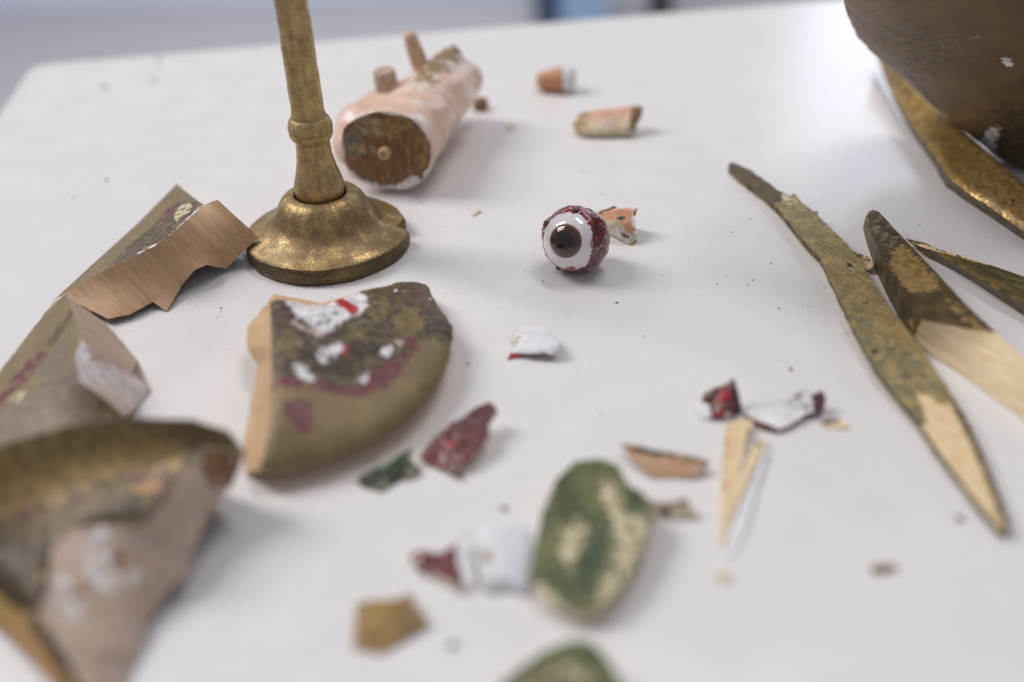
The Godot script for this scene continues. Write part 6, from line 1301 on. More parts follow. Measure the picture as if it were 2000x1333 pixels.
func build_front_leaf() -> void:
	var skin := paint("green", 37.7, 256, [
		[PackedVector2Array([Vector2(5.5, 0.7), Vector2(4.4, -0.1), Vector2(2, -0.1), Vector2(-0.8, 0.7), Vector2(-2.9, 2.1), Vector2(-3.6, 3.4), Vector2(-2.5, 4.2), Vector2(0, 4.2), Vector2(2.8, 3.3), Vector2(4.9, 2)]), "cream", 3, 0.6],
		[PackedVector2Array([Vector2(-2.8, -2.5), Vector2(-4, -3.7), Vector2(-6.4, -3.9), Vector2(-9.2, -3.1), Vector2(-11.3, -1.5), Vector2(-11.9, 0.2), Vector2(-10.8, 1.5), Vector2(-8.3, 1.7), Vector2(-5.4, 0.9), Vector2(-3.4, -0.7)]), "stain", 4, 0.6],
		[PackedVector2Array([Vector2(9.5, 5.3), Vector2(8.7, 3.7), Vector2(6.8, 2.9), Vector2(4.7, 3.2), Vector2(3, 4.3), Vector2(2.4, 6), Vector2(3.2, 7.5), Vector2(5, 8.4), Vector2(7.2, 8.1), Vector2(8.9, 7)]), "deep_green", 4, 0.5]])
	var o := slab(self, ["carved_leaf"],
		PackedVector3Array([Vector3(-0.7, 7, -10.4), Vector3(3.2, 7.5, -11.4), Vector3(6.8, 8, -10.5), Vector3(9.8, 8, -6.9), Vector3(11.7, 8, -2.4), Vector3(12.8, 8, 3.1), Vector3(12.7, 8, 9.6), Vector3(9.9, 7, 15), Vector3(-3.3, 6, 16.2), Vector3(-16.5, 5, 11.4), Vector3(-17.6, 5, 2.4), Vector3(-13.5, 5.5, -2.5), Vector3(-8.7, 6, -6.4), Vector3(-4.4, 6.5, -9.2)]),
		PackedVector3Array([Vector3(-0.2, 3, -9.6), Vector3(3.4, 3.5, -10.5), Vector3(6.6, 3.9, -9.8), Vector3(9.4, 3.9, -6.5), Vector3(11.1, 3.9, -2.3), Vector3(12.2, 3.9, 2.7), Vector3(12.3, 3.9, 8.8), Vector3(9.7, 3, 14), Vector3(-2.7, 2.1, 15.1), Vector3(-15.3, 1.1, 10.7), Vector3(-16.2, 1.1, 2.1), Vector3(-12.1, 1.6, -2.4), Vector3(-7.4, 2.1, -5.9), Vector3(-3.5, 2.6, -8.5)]),
		[Vector3(0.2, 6.8, -0.1), Vector3(0.9950, 0.0989, 0.0130), Vector3(0.0100, 0.0313, -0.9995)], 37.7, [skin, coat("cream"), coat("wood_pale")], {"cell": 1.5, "jag": 0.2, "bulge": 1.5, "under": 0, "rough": 0.3, "rows": 2})
	o.position = Vector3(0.0090, 0.0000, 0.1460)
	tag(o, "green carved leaf cut off by the bottom edge of the photo", "carved leaf", "carved leaves broken off the carving")

func build_brown_flake() -> void:
	var skin := paint("brown", 21, 160, [
		[PackedVector2Array([Vector2(5.5, 2.4), Vector2(5, 0.9), Vector2(3, -0.7), Vector2(0.1, -1.8), Vector2(-2.5, -1.9), Vector2(-3.9, -1.1), Vector2(-3.5, 0.4), Vector2(-1.4, 2), Vector2(1.5, 3.1), Vector2(4.2, 3.2)]), "brown", 3, 0.5],
		[PackedVector2Array([Vector2(-0.7, -5), Vector2(-1.1, -6.3), Vector2(-2.2, -7.1), Vector2(-3.8, -7), Vector2(-5.1, -6.1), Vector2(-5.8, -4.8), Vector2(-5.4, -3.5), Vector2(-4.2, -2.7), Vector2(-2.6, -2.8), Vector2(-1.3, -3.7)]), "brown", 3, 0.5],
		[PackedVector2Array([Vector2(2.9, 7.2), Vector2(5.8, 6.8), Vector2(9.9, -1.2), Vector2(8.1, -0.8), Vector2(5.3, 2.6)]), "brown", 0.6, 1]])
	var o := slab(self, ["paint_flake"],
		PackedVector3Array([Vector3(-8.6, 2, -5.7), Vector3(-5, 2.2, -6), Vector3(-0.4, 2.5, -5.9), Vector3(2.2, 2.8, -6), Vector3(4, 3, -6.8), Vector3(5.8, 3, -6.5), Vector3(6.3, 2.6, -2.9), Vector3(8.4, 2.2, -0.9), Vector3(10.1, 1.8, 0.8), Vector3(5.3, 1.4, 4.3), Vector3(1.7, 1, 6.9), Vector3(-1.4, 0.8, 9), Vector3(-4.9, 0.8, 8.1), Vector3(-8.5, 0.8, 6.9), Vector3(-8.7, 1.4, 0.6)]),
		PackedVector3Array([Vector3(-8.4, 1.1, -5.7), Vector3(-4.8, 1.3, -6), Vector3(-0.3, 1.6, -5.8), Vector3(2.2, 1.9, -5.9), Vector3(3.9, 2.1, -6.7), Vector3(5.7, 2.1, -6.5), Vector3(6.1, 1.7, -2.9), Vector3(8.2, 1.3, -1), Vector3(9.9, 0.9, 0.6), Vector3(5.2, 0.5, 4), Vector3(1.7, 0.1, 6.6), Vector3(-1.3, 0.1, 8.7), Vector3(-4.8, 0.1, 7.8), Vector3(-8.3, 0.1, 6.7), Vector3(-8.4, 0.5, 0.5)]),
		[Vector3(0.4, 1.9, -0.3), Vector3(0.9993, 0.0341, 0.0141), Vector3(0.0099, 0.1201, -0.9927)], 21, [skin, coat("brown"), coat("brown")], {"cell": 1.1, "jag": 0.25, "bulge": 0.6, "rough": 0.3})
	o.position = Vector3(-0.0330, 0.0000, 0.1220)
	tag(o, "single ochre-brown flake lying alone near the bottom edge", "paint flake", "paint flakes scattered on the table")

func build_red_white() -> void:
	var skin := paint("crimson", 22.7, 160, [
		[PackedVector2Array([Vector2(2.2, 7), Vector2(3.6, 9.7), Vector2(5.6, 10), Vector2(7.5, 4.8), Vector2(8.5, -1.8), Vector2(7.2, -7.8), Vector2(5.3, -11.6), Vector2(4.6, -9.9), Vector2(4.1, -6.1), Vector2(3.3, -2.9), Vector2(2.6, 0.4), Vector2(2.1, 3.9)]), "gesso", 0.8, 1],
		[PackedVector2Array([Vector2(-6.6, 1), Vector2(-6.8, 0), Vector2(-7.4, -0.6), Vector2(-8.2, -0.5), Vector2(-8.9, 0.2), Vector2(-9.2, 1.3), Vector2(-9, 2.3), Vector2(-8.4, 2.9), Vector2(-7.6, 2.8), Vector2(-6.9, 2.1)]), "pink", 0.6, 0.85],
		[PackedVector2Array([Vector2(-3.5, -4.4), Vector2(1.2, -7), Vector2(4.6, -10.5), Vector2(1.3, -9.2), Vector2(-4.2, -5.9)]), "cream", 0.3, 0.9],
		[PackedVector2Array([Vector2(2.6, -3.9), Vector2(1.3, -5), Vector2(-0.6, -4.9), Vector2(-2.4, -3.5), Vector2(-3.5, -1.5), Vector2(-3.3, 0.5), Vector2(-2, 1.7), Vector2(0, 1.5), Vector2(1.8, 0.1), Vector2(2.8, -2)]), "crimson", 1, 0.8]])
	var o := slab(self, ["paint_flake"],
		PackedVector3Array([Vector3(-10.6, 1, -2.6), Vector3(-8.8, 1.4, -4), Vector3(-6, 1.8, -3.9), Vector3(-3.7, 1.8, -2.7), Vector3(-1.5, 2.2, -2.7), Vector3(0.1, 2.6, -3.6), Vector3(2, 3.2, -5.1), Vector3(3.9, 4, -8), Vector3(5.3, 4, -8.3), Vector3(6.4, 3.5, -4.6), Vector3(7, 2.6, 1.8), Vector3(6.5, 1.6, 7.9), Vector3(4.4, 1, 10.3), Vector3(2.5, 1, 9.6), Vector3(0.4, 1, 7.4), Vector3(-3.7, 1, 5), Vector3(-8.2, 1, 2.2)]),
		PackedVector3Array([Vector3(-10.4, 0.4, -2.7), Vector3(-8.6, 0.8, -4), Vector3(-5.8, 1.2, -3.9), Vector3(-3.5, 1.2, -2.6), Vector3(-1.4, 1.6, -2.7), Vector3(0.2, 2, -3.5), Vector3(2, 2.6, -5.1), Vector3(3.9, 3.4, -8), Vector3(5.3, 3.4, -8.3), Vector3(6.4, 2.9, -4.6), Vector3(6.9, 2, 1.7), Vector3(6.5, 1, 7.7), Vector3(4.4, 0.4, 10.1), Vector3(2.6, 0.4, 9.3), Vector3(0.4, 0.4, 7.2), Vector3(-3.6, 0.4, 4.8), Vector3(-8, 0.4, 2)]),
		[Vector3(-0.2, 2, -0.1), Vector3(0.9943, 0.1040, 0.0244), Vector3(0.0099, 0.1378, -0.9904)], 22.7, [skin, coat("cream"), coat("gesso")], {"cell": 0.9, "jag": 0.25, "bulge": 0.4, "rough": 0.25})
	o.position = Vector3(-0.0190, 0.0000, 0.1030)
	tag(o, "blurred flake, dark red at its left point and cream toward the bluish flake", "paint flake", "paint flakes scattered on the table")

func build_blue_white() -> void:
	var skin := paint("gesso_blue", 23.4, 160, [
		[PackedVector2Array([Vector2(-5.5, 1.7), Vector2(-4.6, 2.2), Vector2(-3.5, 1.8), Vector2(-3, 0.5), Vector2(-2.7, -1.1), Vector2(-3.2, -2.2), Vector2(-3.8, -2.8), Vector2(-4.4, -2.5), Vector2(-4.9, -1.6), Vector2(-5.4, 0.1)]), "stain", 0.7, 1],
		[PackedVector2Array([Vector2(-1.4, -7), Vector2(-1.8, -7.5), Vector2(-2.7, -7.8), Vector2(-3.9, -7.7), Vector2(-4.8, -7.3), Vector2(-5.2, -6.7), Vector2(-4.8, -6.1), Vector2(-3.9, -5.9), Vector2(-2.7, -5.9), Vector2(-1.8, -6.4)]), "cream", 1, 0.8],
		[PackedVector2Array([Vector2(-3.4, -0.7), Vector2(-3.5, -1.2), Vector2(-3.8, -1.6), Vector2(-4.1, -1.6), Vector2(-4.4, -1.2), Vector2(-4.5, -0.6), Vector2(-4.4, 0), Vector2(-4.1, 0.4), Vector2(-3.8, 0.3), Vector2(-3.5, 0)]), "brown", 0.4, 0.9]])
	var o := slab(self, ["paint_flake"],
		PackedVector3Array([Vector3(-7.7, 5, -9.8), Vector3(-4.6, 6, -10.2), Vector3(-0.4, 7, -9.9), Vector3(3.7, 7, -8.8), Vector3(7.2, 6.5, -6.8), Vector3(7.8, 5.5, -2.9), Vector3(7.4, 4, 1), Vector3(6.4, 2.2, 6.4), Vector3(5.1, 1, 11), Vector3(2.8, 1, 9.6), Vector3(0.7, 1, 8.5), Vector3(-2.4, 1, 9.2), Vector3(-5.6, 1, 9.2), Vector3(-6.7, 1.5, 5.2), Vector3(-7.4, 2.8, -0.8), Vector3(-8, 4, -5.1)]),
		PackedVector3Array([Vector3(-7.5, 4.4, -9.8), Vector3(-4.5, 5.4, -10.2), Vector3(-0.4, 6.4, -9.9), Vector3(3.7, 6.4, -8.8), Vector3(7.1, 5.9, -6.9), Vector3(7.7, 4.9, -3.1), Vector3(7.3, 3.4, 0.9), Vector3(6.3, 1.7, 6.1), Vector3(5.1, 0.5, 10.7), Vector3(2.8, 0.5, 9.3), Vector3(0.8, 0.5, 8.2), Vector3(-2.3, 0.5, 8.9), Vector3(-5.5, 0.5, 8.9), Vector3(-6.5, 1, 4.9), Vector3(-7.2, 2.2, -0.9), Vector3(-7.8, 3.4, -5.2)]),
		[Vector3(-0.1, 3.5, 0.4), Vector3(0.9936, 0.1054, 0.0414), Vector3(0.0096, 0.2860, -0.9582)], 23.4, [skin, coat("gesso"), coat("gesso")], {"cell": 1.0, "jag": 0.25, "bulge": 2.2, "rough": 0.2})
	o.position = Vector3(-0.0040, 0.0000, 0.1040)
	tag(o, "bluish white curled flake between the red flake and the broad green leaf", "paint flake", "paint flakes scattered on the table")

func build_sliver() -> void:
	var skin := paint("wood", 28.3, 200, [
		[PackedVector2Array([Vector2(-14.1, 3.7), Vector2(-3.8, 4), Vector2(12, 4.5), Vector2(13.8, 2.8), Vector2(12.6, 1.2), Vector2(10.3, 2.6), Vector2(-3.3, 1.6), Vector2(-12.9, 1.2)]), "dark", 0.5, 0.95],
		[PackedVector2Array([Vector2(-14.1, 3.7), Vector2(-3.8, 4), Vector2(-1.4, 3.6), Vector2(-11.2, 2.6)]), "ochre", 0.4, 0.7],
		[PackedVector2Array([Vector2(11.7, 1.1), Vector2(12, 0.4), Vector2(11.7, -0.5), Vector2(11, -1.2), Vector2(10.2, -1.4), Vector2(9.5, -1), Vector2(9.3, -0.3), Vector2(9.6, 0.6), Vector2(10.2, 1.3), Vector2(11, 1.5)]), "pink", 1, 0.8],
		[PackedVector2Array([Vector2(9.8, 0), Vector2(8.5, -0.9), Vector2(4.9, -1.6), Vector2(0.3, -2), Vector2(-3.4, -1.8), Vector2(-4.9, -1.2), Vector2(-3.5, -0.3), Vector2(0.1, 0.5), Vector2(4.7, 0.8), Vector2(8.4, 0.7)]), "flesh", 2, 0.5]])
	var o := slab(self, ["wood_sliver"],
		PackedVector3Array([Vector3(-11.6, 3.5, -7.2), Vector3(-8.8, 4, -6.3), Vector3(-5.8, 4, -5.7), Vector3(-2.6, 4, -3.7), Vector3(4.6, 4, -1.5), Vector3(11.7, 4, 1.1), Vector3(13.1, 3.5, 2.4), Vector3(10.8, 1.6, 4.6), Vector3(8.3, 0.6, 5.8), Vector3(4.7, 0.7, 5.1), Vector3(0.2, 0.7, 4.4), Vector3(-3.6, 0.6, 4.7), Vector3(-5.8, 1.5, 2.6), Vector3(-7.8, 2.2, 0.1), Vector3(-10, 3, -3.1)]),
		PackedVector3Array([Vector3(-11.2, 2.3, -7.6), Vector3(-8.4, 2.8, -6.6), Vector3(-5.5, 2.8, -5.9), Vector3(-2.3, 2.7, -3.9), Vector3(4.5, 2.7, -1.9), Vector3(11.5, 2.8, 0.6), Vector3(12.9, 2.3, 1.9), Vector3(10.6, 0.4, 4), Vector3(8.2, 0.1, 5.1), Vector3(4.6, 0.1, 4.3), Vector3(0.3, 0.1, 3.6), Vector3(-3.2, 0.1, 4), Vector3(-5.4, 0.4, 1.9), Vector3(-7.4, 1, -0.4), Vector3(-9.6, 1.8, -3.5)]),
		[Vector3(-0.2, 2.5, 0.2), Vector3(0.9463, -0.0396, 0.3209), Vector3(0.3085, 0.4079, -0.8593)], 28.3, [skin, coat("umber"), coat("wood")], {"cell": 1.0, "jag": 0.2, "rough": 0.15})
	o.position = Vector3(0.0430, 0.0000, 0.0680)
	tag(o, "tan wood sliver with a dark painted long edge, right of the broad green leaf's top", "wood sliver", "slivers of bare wood")

func build_red_curl() -> void:
	var skin := paint("crimson", 14.9, 200, [
		[PackedVector2Array([Vector2(2.2, 2), Vector2(2.1, 0.8), Vector2(1.3, -0.2), Vector2(0, -0.7), Vector2(-1.2, -0.4), Vector2(-2, 0.5), Vector2(-1.9, 1.7), Vector2(-1, 2.7), Vector2(0.3, 3.2), Vector2(1.5, 2.9)]), "red", 0.5, 0.95],
		[PackedVector2Array([Vector2(1.9, 6.9), Vector2(5, 6.5), Vector2(5.6, -4.9), Vector2(2.4, -5.2), Vector2(1.1, -3), Vector2(3.4, 0.8)]), "plum", 0.4, 0.95],
		[PackedVector2Array([Vector2(-7.1, 0.7), Vector2(-5.2, 3.7), Vector2(1.8, 5.9), Vector2(3.8, 6.6), Vector2(3.3, 5), Vector2(-1.7, 3.6), Vector2(-4.5, 1.6)]), "umber", 0.4, 0.85],
		[PackedVector2Array([Vector2(-0.1, -1.6), Vector2(-0.6, -1.9), Vector2(-1.5, -1.7), Vector2(-2.6, -1.2), Vector2(-3.4, -0.6), Vector2(-3.6, -0.1), Vector2(-3.1, 0.1), Vector2(-2.2, 0), Vector2(-1.1, -0.5), Vector2(-0.3, -1.1)]), "ochre", 0.4, 0.7],
		[PackedVector2Array([Vector2(0.2, -5.4), Vector2(-0.3, -5.9), Vector2(-1.5, -6), Vector2(-2.8, -5.7), Vector2(-3.8, -5.1), Vector2(-4.1, -4.5), Vector2(-3.6, -4), Vector2(-2.5, -3.8), Vector2(-1.1, -4.1), Vector2(-0.1, -4.8)]), "red", 0.6, 0.8],
		[PackedVector2Array([Vector2(0.3, -4.2), Vector2(1.9, -4.4), Vector2(1.1, -6), Vector2(-0.2, -5.8)]), "gesso", 0.3, 1]])
	var o := slab(self, ["paint_flake"],
		PackedVector3Array([Vector3(-6.1, 3, -1.9), Vector3(-4.7, 4.5, -4.1), Vector3(-3.1, 5.5, -4.3), Vector3(-1.6, 6, -4.9), Vector3(0.3, 6.5, -4.9), Vector3(1.6, 7, -5), Vector3(3.1, 8, -5.2), Vector3(4.2, 9, -5.2), Vector3(4.7, 8, -2.7), Vector3(5.2, 6.5, -1), Vector3(5.7, 4, 1.5), Vector3(5.6, 2.5, 4.2), Vector3(3.3, 2, 5), Vector3(2.1, 2, 4.4), Vector3(1.1, 2, 4.1), Vector3(0, 1, 5.1), Vector3(-1.9, 1, 4.5), Vector3(-3.7, 0.8, 4.6), Vector3(-3.5, 1.6, 2.1), Vector3(-3.6, 2.4, -0.7)]),
		PackedVector3Array([Vector3(-5.8, 2.6, -2.1), Vector3(-4.4, 4.1, -4.3), Vector3(-2.9, 5.1, -4.5), Vector3(-1.4, 5.5, -5), Vector3(0.5, 6, -5.1), Vector3(1.7, 6.5, -5.1), Vector3(3.2, 7.5, -5.4), Vector3(4.2, 8.5, -5.3), Vector3(4.8, 7.5, -2.9), Vector3(5.2, 6, -1.2), Vector3(5.7, 3.6, 1.2), Vector3(5.7, 2.1, 3.9), Vector3(3.4, 1.6, 4.6), Vector3(2.2, 1.6, 4.1), Vector3(1.2, 1.6, 3.8), Vector3(0.2, 0.6, 4.7), Vector3(-1.7, 0.6, 4.1), Vector3(-3.5, 0.4, 4.3), Vector3(-3.2, 1.2, 1.8), Vector3(-3.4, 2, -1)]),
		[Vector3(0.4, 4.2, -0.2), Vector3(0.9602, 0.2369, 0.1482), Vector3(0.0086, 0.5050, -0.8631)], 14.9, [skin, coat("crimson"), coat("gesso")], {"cell": 0.8, "jag": 0.25, "bulge": 1.4, "rough": 0.35})
	o.position = Vector3(0.0650, 0.0000, 0.0430)
	tag(o, "curled glossy red and plum flake with white broken corner, above the pale slivers", "paint flake", "paint flakes scattered on the table")

func build_red_curl_white() -> void:
	var skin := paint("gesso", 7.7, 96, [])
	var o := slab(self, ["paint_flake"],
		PackedVector3Array([Vector3(-1.7, 1, -3.5), Vector3(-0.3, 2.2, -2.9), Vector3(1.3, 2.6, -1.3), Vector3(2.3, 2.2, 1.1), Vector3(2.4, 1, 2.9), Vector3(1, 0.6, 3.3), Vector3(-0.8, 0.6, 2.2), Vector3(-1.7, 0.7, -0.7)]),
		PackedVector3Array([Vector3(-1.5, 0.6, -3.5), Vector3(-0.1, 1.7, -2.9), Vector3(1.5, 2.1, -1.3), Vector3(2.4, 1.7, 0.9), Vector3(2.6, 0.6, 2.6), Vector3(1.1, 0.2, 3.1), Vector3(-0.5, 0.2, 2), Vector3(-1.4, 0.3, -0.8)]),
		[Vector3(0.3, 1.4, 0.1), Vector3(0.9058, 0.3985, 0.1441), Vector3(0.0095, 0.3208, -0.9471)], 7.7, [skin, coat("gesso"), coat("gesso")], {"cell": 0.7, "jag": 0.15, "bulge": 0.6, "rough": 0.2})
	o.position = Vector3(0.0590, 0.0000, 0.0440)
	tag(o, "small chalk-white flake at the left foot of the curled red flake", "paint flake", "paint flakes scattered on the table")

func build_white_wing() -> void:
	var skin := paint("gesso", 29.6, 224, [
		[PackedVector2Array([Vector2(6.3, 5.9), Vector2(8.2, 4), Vector2(11, 5.7), Vector2(12, 2.6), Vector2(9.7, -2.8), Vector2(7.3, -2.3), Vector2(6.7, -0.4), Vector2(7.5, 2.1)]), "plum", 0.4, 1],
		[PackedVector2Array([Vector2(6.1, -0.6), Vector2(5.8, -1), Vector2(5.2, -1.2), Vector2(4.5, -1.2), Vector2(4, -0.9), Vector2(3.9, -0.4), Vector2(4.2, 0), Vector2(4.8, 0.2), Vector2(5.4, 0.2), Vector2(5.9, -0.1)]), "crimson", 0.4, 0.9],
		[PackedVector2Array([Vector2(3.7, 3.1), Vector2(3.5, 2.8), Vector2(3.1, 2.6), Vector2(2.6, 2.6), Vector2(2.3, 2.8), Vector2(2.2, 3.2), Vector2(2.4, 3.5), Vector2(2.8, 3.7), Vector2(3.3, 3.6), Vector2(3.6, 3.4)]), "crimson", 0.4, 0.9]])
	var o := slab(self, ["paint_flake"],
		PackedVector3Array([Vector3(-14, 2, -1.3), Vector3(-12.1, 3, -2.5), Vector3(-10.1, 3.6, -2.2), Vector3(-5.4, 4.2, -1.7), Vector3(-0.7, 5, -0.9), Vector3(0.7, 5.6, -2.4), Vector3(2.2, 6, -3.6), Vector3(4, 6.2, -4.3), Vector3(5.8, 6, -5), Vector3(6.7, 5.6, -3.4), Vector3(7.9, 5.6, -3.3), Vector3(10.3, 6, -4.5), Vector3(11.3, 5, -2.3), Vector3(10.5, 4, 0), Vector3(9.6, 2.6, 1.7), Vector3(7, 2.8, 1.8), Vector3(4, 2.6, 2.4), Vector3(0.6, 2, 5), Vector3(-3.2, 1.8, 7.5), Vector3(-5.8, 1.6, 8.3), Vector3(-8.4, 1.8, 6.2), Vector3(-11.2, 1.8, 4.1), Vector3(-13.8, 1.8, 1.5)]),
		PackedVector3Array([Vector3(-13.6, 0.6, -1.5), Vector3(-11.9, 1.5, -2.9), Vector3(-9.8, 2, -2.9), Vector3(-5, 2.6, -2.4), Vector3(-0.3, 3.4, -1.6), Vector3(1.1, 4, -3.1), Vector3(2.6, 4.4, -4.3), Vector3(4.4, 4.6, -5), Vector3(6.2, 4.4, -5.7), Vector3(7.1, 4, -4.1), Vector3(8.4, 4, -4), Vector3(10.6, 4.4, -5.2), Vector3(11.5, 3.4, -3.3), Vector3(10.6, 2.2, -0.7), Vector3(9.8, 0.8, 0.5), Vector3(7.6, 0.6, 0.7), Vector3(4.5, 0.6, 1.5), Vector3(0.8, 0.4, 5), Vector3(-3, 0.3, 7.6), Vector3(-5.8, 0.3, 8.9), Vector3(-8.7, 0.3, 7.8), Vector3(-11.6, 0.3, 5.2), Vector3(-14, 0.3, 1.6)]),
		[Vector3(-0.2, 3.8, 0), Vector3(0.9991, 0.0360, 0.0235), Vector3(0.0094, 0.3505, -0.9365)], 29.6, [skin, coat("crimson"), coat("crimson")], {"cell": 0.8, "jag": 0.2, "bulge": -0.5, "under": 0, "rough": 0.25})
	o.position = Vector3(0.0860, 0.0000, 0.0460)
	tag(o, "wing-shaped white flake with plum underside and plum right tip", "paint flake", "paint flakes scattered on the table")

func build_tiny_sliver() -> void:
	var skin := paint("wood_pale", 10.2, 96, [
		[PackedVector2Array([Vector2(-5.2, 0.3), Vector2(-3, 1.7), Vector2(2.1, 2), Vector2(1.2, 0.7), Vector2(-3.4, -0.2)]), "dark", 0.3, 0.9]])
	var o := slab(self, ["wood_sliver"],
		PackedVector3Array([Vector3(-4, 0.9, -1), Vector3(-2.4, 1.2, -1.5), Vector3(-0.1, 1.3, -1.8), Vector3(2.2, 1.3, -1.9), Vector3(3.5, 1, 0), Vector3(4.8, 0.7, 1.7), Vector3(1.3, 0.5, 1.5), Vector3(-2, 0.5, 1.1)]),
		PackedVector3Array([Vector3(-3.9, 0.4, -1.1), Vector3(-2.2, 0.7, -1.6), Vector3(0, 0.8, -1.8), Vector3(2.1, 0.8, -1.9), Vector3(3.4, 0.5, -0.1), Vector3(4.7, 0.2, 1.5), Vector3(1.3, 0.1, 1.3), Vector3(-1.9, 0.1, 0.9)]),
		[Vector3(0.4, 0.9, -0.2), Vector3(0.9992, 0.0360, 0.0189), Vector3(0.0097, 0.2412, -0.9704)], 10.2, [skin, coat("wood_pale"), coat("wood_pale")], {"cell": 0.7, "jag": 0.1})
	o.position = Vector3(0.0980, 0.0000, 0.0520)
	tag(o, "tiny yellow wood sliver with a dark corner, right of the wing-shaped flake", "wood sliver", "slivers of bare wood")

func build_splinter() -> void:
	var skin := paint("wood_pale", 64.3, 192, [
		[PackedVector2Array([Vector2(-3.9, -1.2), Vector2(4.9, -0.9), Vector2(10.1, -1), Vector2(10.2, -1.5), Vector2(5, -2.2), Vector2(-3.7, -2.9), Vector2(-12.9, -3.3), Vector2(-18.9, -3.2), Vector2(-18.9, -2.6), Vector2(-13.1, -1.9)]), "tan", 1, 0.5],
		[PackedVector2Array([Vector2(-24.4, 3.2), Vector2(-22, 4.6), Vector2(-8, 2.9), Vector2(-8.1, 2)]), "stain", 0.3, 0.9]])
	var o := slab(self, ["wood_sliver"],
		PackedVector3Array([Vector3(2.2, 2, -21.2), Vector3(5.5, 2.4, -22), Vector3(9.3, 2.6, -22.3), Vector3(10, 2.4, -20.3), Vector3(5.5, 2, -9.1), Vector3(1.5, 1.6, 0.5), Vector3(-2.1, 1.2, 9.7), Vector3(-6.1, 0.8, 21.4), Vector3(-8.6, 0.5, 29.3), Vector3(-8.9, 0.5, 26.7), Vector3(-6.6, 0.8, 15.5), Vector3(-3.2, 1.4, -0.4), Vector3(-0.6, 1.8, -11.1)]),
		PackedVector3Array([Vector3(2.2, 0.8, -20.9), Vector3(5.5, 1.2, -21.8), Vector3(9.2, 1.4, -22.1), Vector3(9.9, 1.2, -20.1), Vector3(5.4, 0.8, -8.9), Vector3(1.3, 0.4, 0.4), Vector3(-2, 0.1, 9.3), Vector3(-6, 0.1, 21.1), Vector3(-8.4, 0.1, 29), Vector3(-8.7, 0.1, 26.4), Vector3(-6.5, 0.1, 15.2), Vector3(-2.8, 0.2, -0.4), Vector3(-0.5, 0.6, -10.8)]),
		[Vector3(-0.2, 1.5, -0.3), Vector3(-0.2806, -0.0373, 0.9591), Vector3(0.9584, 0.0432, 0.2821)], 64.3, [skin, coat("wood_pale"), coat("wood_pale")], {"cell": 1.0, "jag": 0.12, "rough": 0.08, "rows": 1})
	o.position = Vector3(0.0630, 0.0000, 0.0720)
	tag(o, "longer pale wooden splinter pointing to the viewer, under the curled red flake", "wood sliver", "slivers of bare wood")

func build_splinter_b() -> void:
	var skin := paint("wood_pale", 49.5, 128, [
		[PackedVector2Array([Vector2(-15.3, -1.3), Vector2(-18.7, 1.3), Vector2(-14.9, 1.6), Vector2(-13.3, -0.2)]), "umber", 0.5, 0.6]])
	var o := slab(self, ["wood_sliver"],
		PackedVector3Array([Vector3(5.3, 1.8, -13.1), Vector3(7.3, 2, -14.6), Vector3(9.4, 2, -15.4), Vector3(7.5, 1.8, -11.1), Vector3(5.3, 1.6, -6.7), Vector3(-1.4, 1.2, 5.1), Vector3(-6.5, 0.8, 14.7), Vector3(-9.9, 0.5, 21), Vector3(-9.5, 0.6, 17.3), Vector3(-2.7, 1.2, 1.9)]),
		PackedVector3Array([Vector3(5.3, 0.9, -12.9), Vector3(7.3, 1.1, -14.4), Vector3(9.3, 1.1, -15.3), Vector3(7.4, 0.9, -10.9), Vector3(5.2, 0.7, -6.5), Vector3(-1.3, 0.3, 4.9), Vector3(-6.3, 0.1, 14.4), Vector3(-9.8, 0.1, 20.8), Vector3(-9.4, 0.1, 17), Vector3(-2.5, 0.3, 1.8)]),
		[Vector3(0.5, 1.3, -0.1), Vector3(-0.4419, -0.0367, 0.8963), Vector3(0.8965, 0.0181, 0.4428)], 49.5, [skin, coat("wood_pale"), coat("wood_pale")], {"cell": 0.9, "jag": 0.12, "rough": 0.08, "rows": 1})
	o.position = Vector3(0.0660, 0.0000, 0.0740)
	tag(o, "shorter thin wooden splinter leaning right beside the longer pale one", "wood sliver", "slivers of bare wood")

func build_white_strip() -> void:
	var skin := paint("gesso_blue", 49.3, 96, [])
	var o := slab(self, ["plaster_strip"],
		PackedVector3Array([Vector3(9.5, 1.2, -23.7), Vector3(9.8, 1.2, -20.9), Vector3(4.7, 1, -9), Vector3(-1.9, 0.8, 6.8), Vector3(-7.2, 0.6, 17.6), Vector3(-9.7, 0.5, 19.6), Vector3(-9.5, 0.5, 17.1), Vector3(-3.3, 0.8, 2.8), Vector3(4.5, 1, -13.3)]),
		PackedVector3Array([Vector3(9.5, 0.7, -23.6), Vector3(9.8, 0.7, -20.8), Vector3(4.7, 0.5, -8.9), Vector3(-1.8, 0.3, 6.7), Vector3(-7.1, 0.1, 17.5), Vector3(-9.7, 0.1, 19.5), Vector3(-9.4, 0.1, 16.9), Vector3(-3.2, 0.3, 2.7), Vector3(4.5, 0.5, -13.2)]),
		[Vector3(-0.3, 0.8, -0.3), Vector3(0.9996, 0.0277, 0.0101), Vector3(0.0100, 0.0040, -0.9999)], 49.3, [skin, coat("gesso"), coat("gesso")], {"cell": 1, "jag": 0.15, "rough": 0.1, "rows": 1})
	o.position = Vector3(0.0650, 0.0000, 0.0850)
	tag(o, "thin bluish white plaster strip along the right side of the splinters", "plaster strip", "")

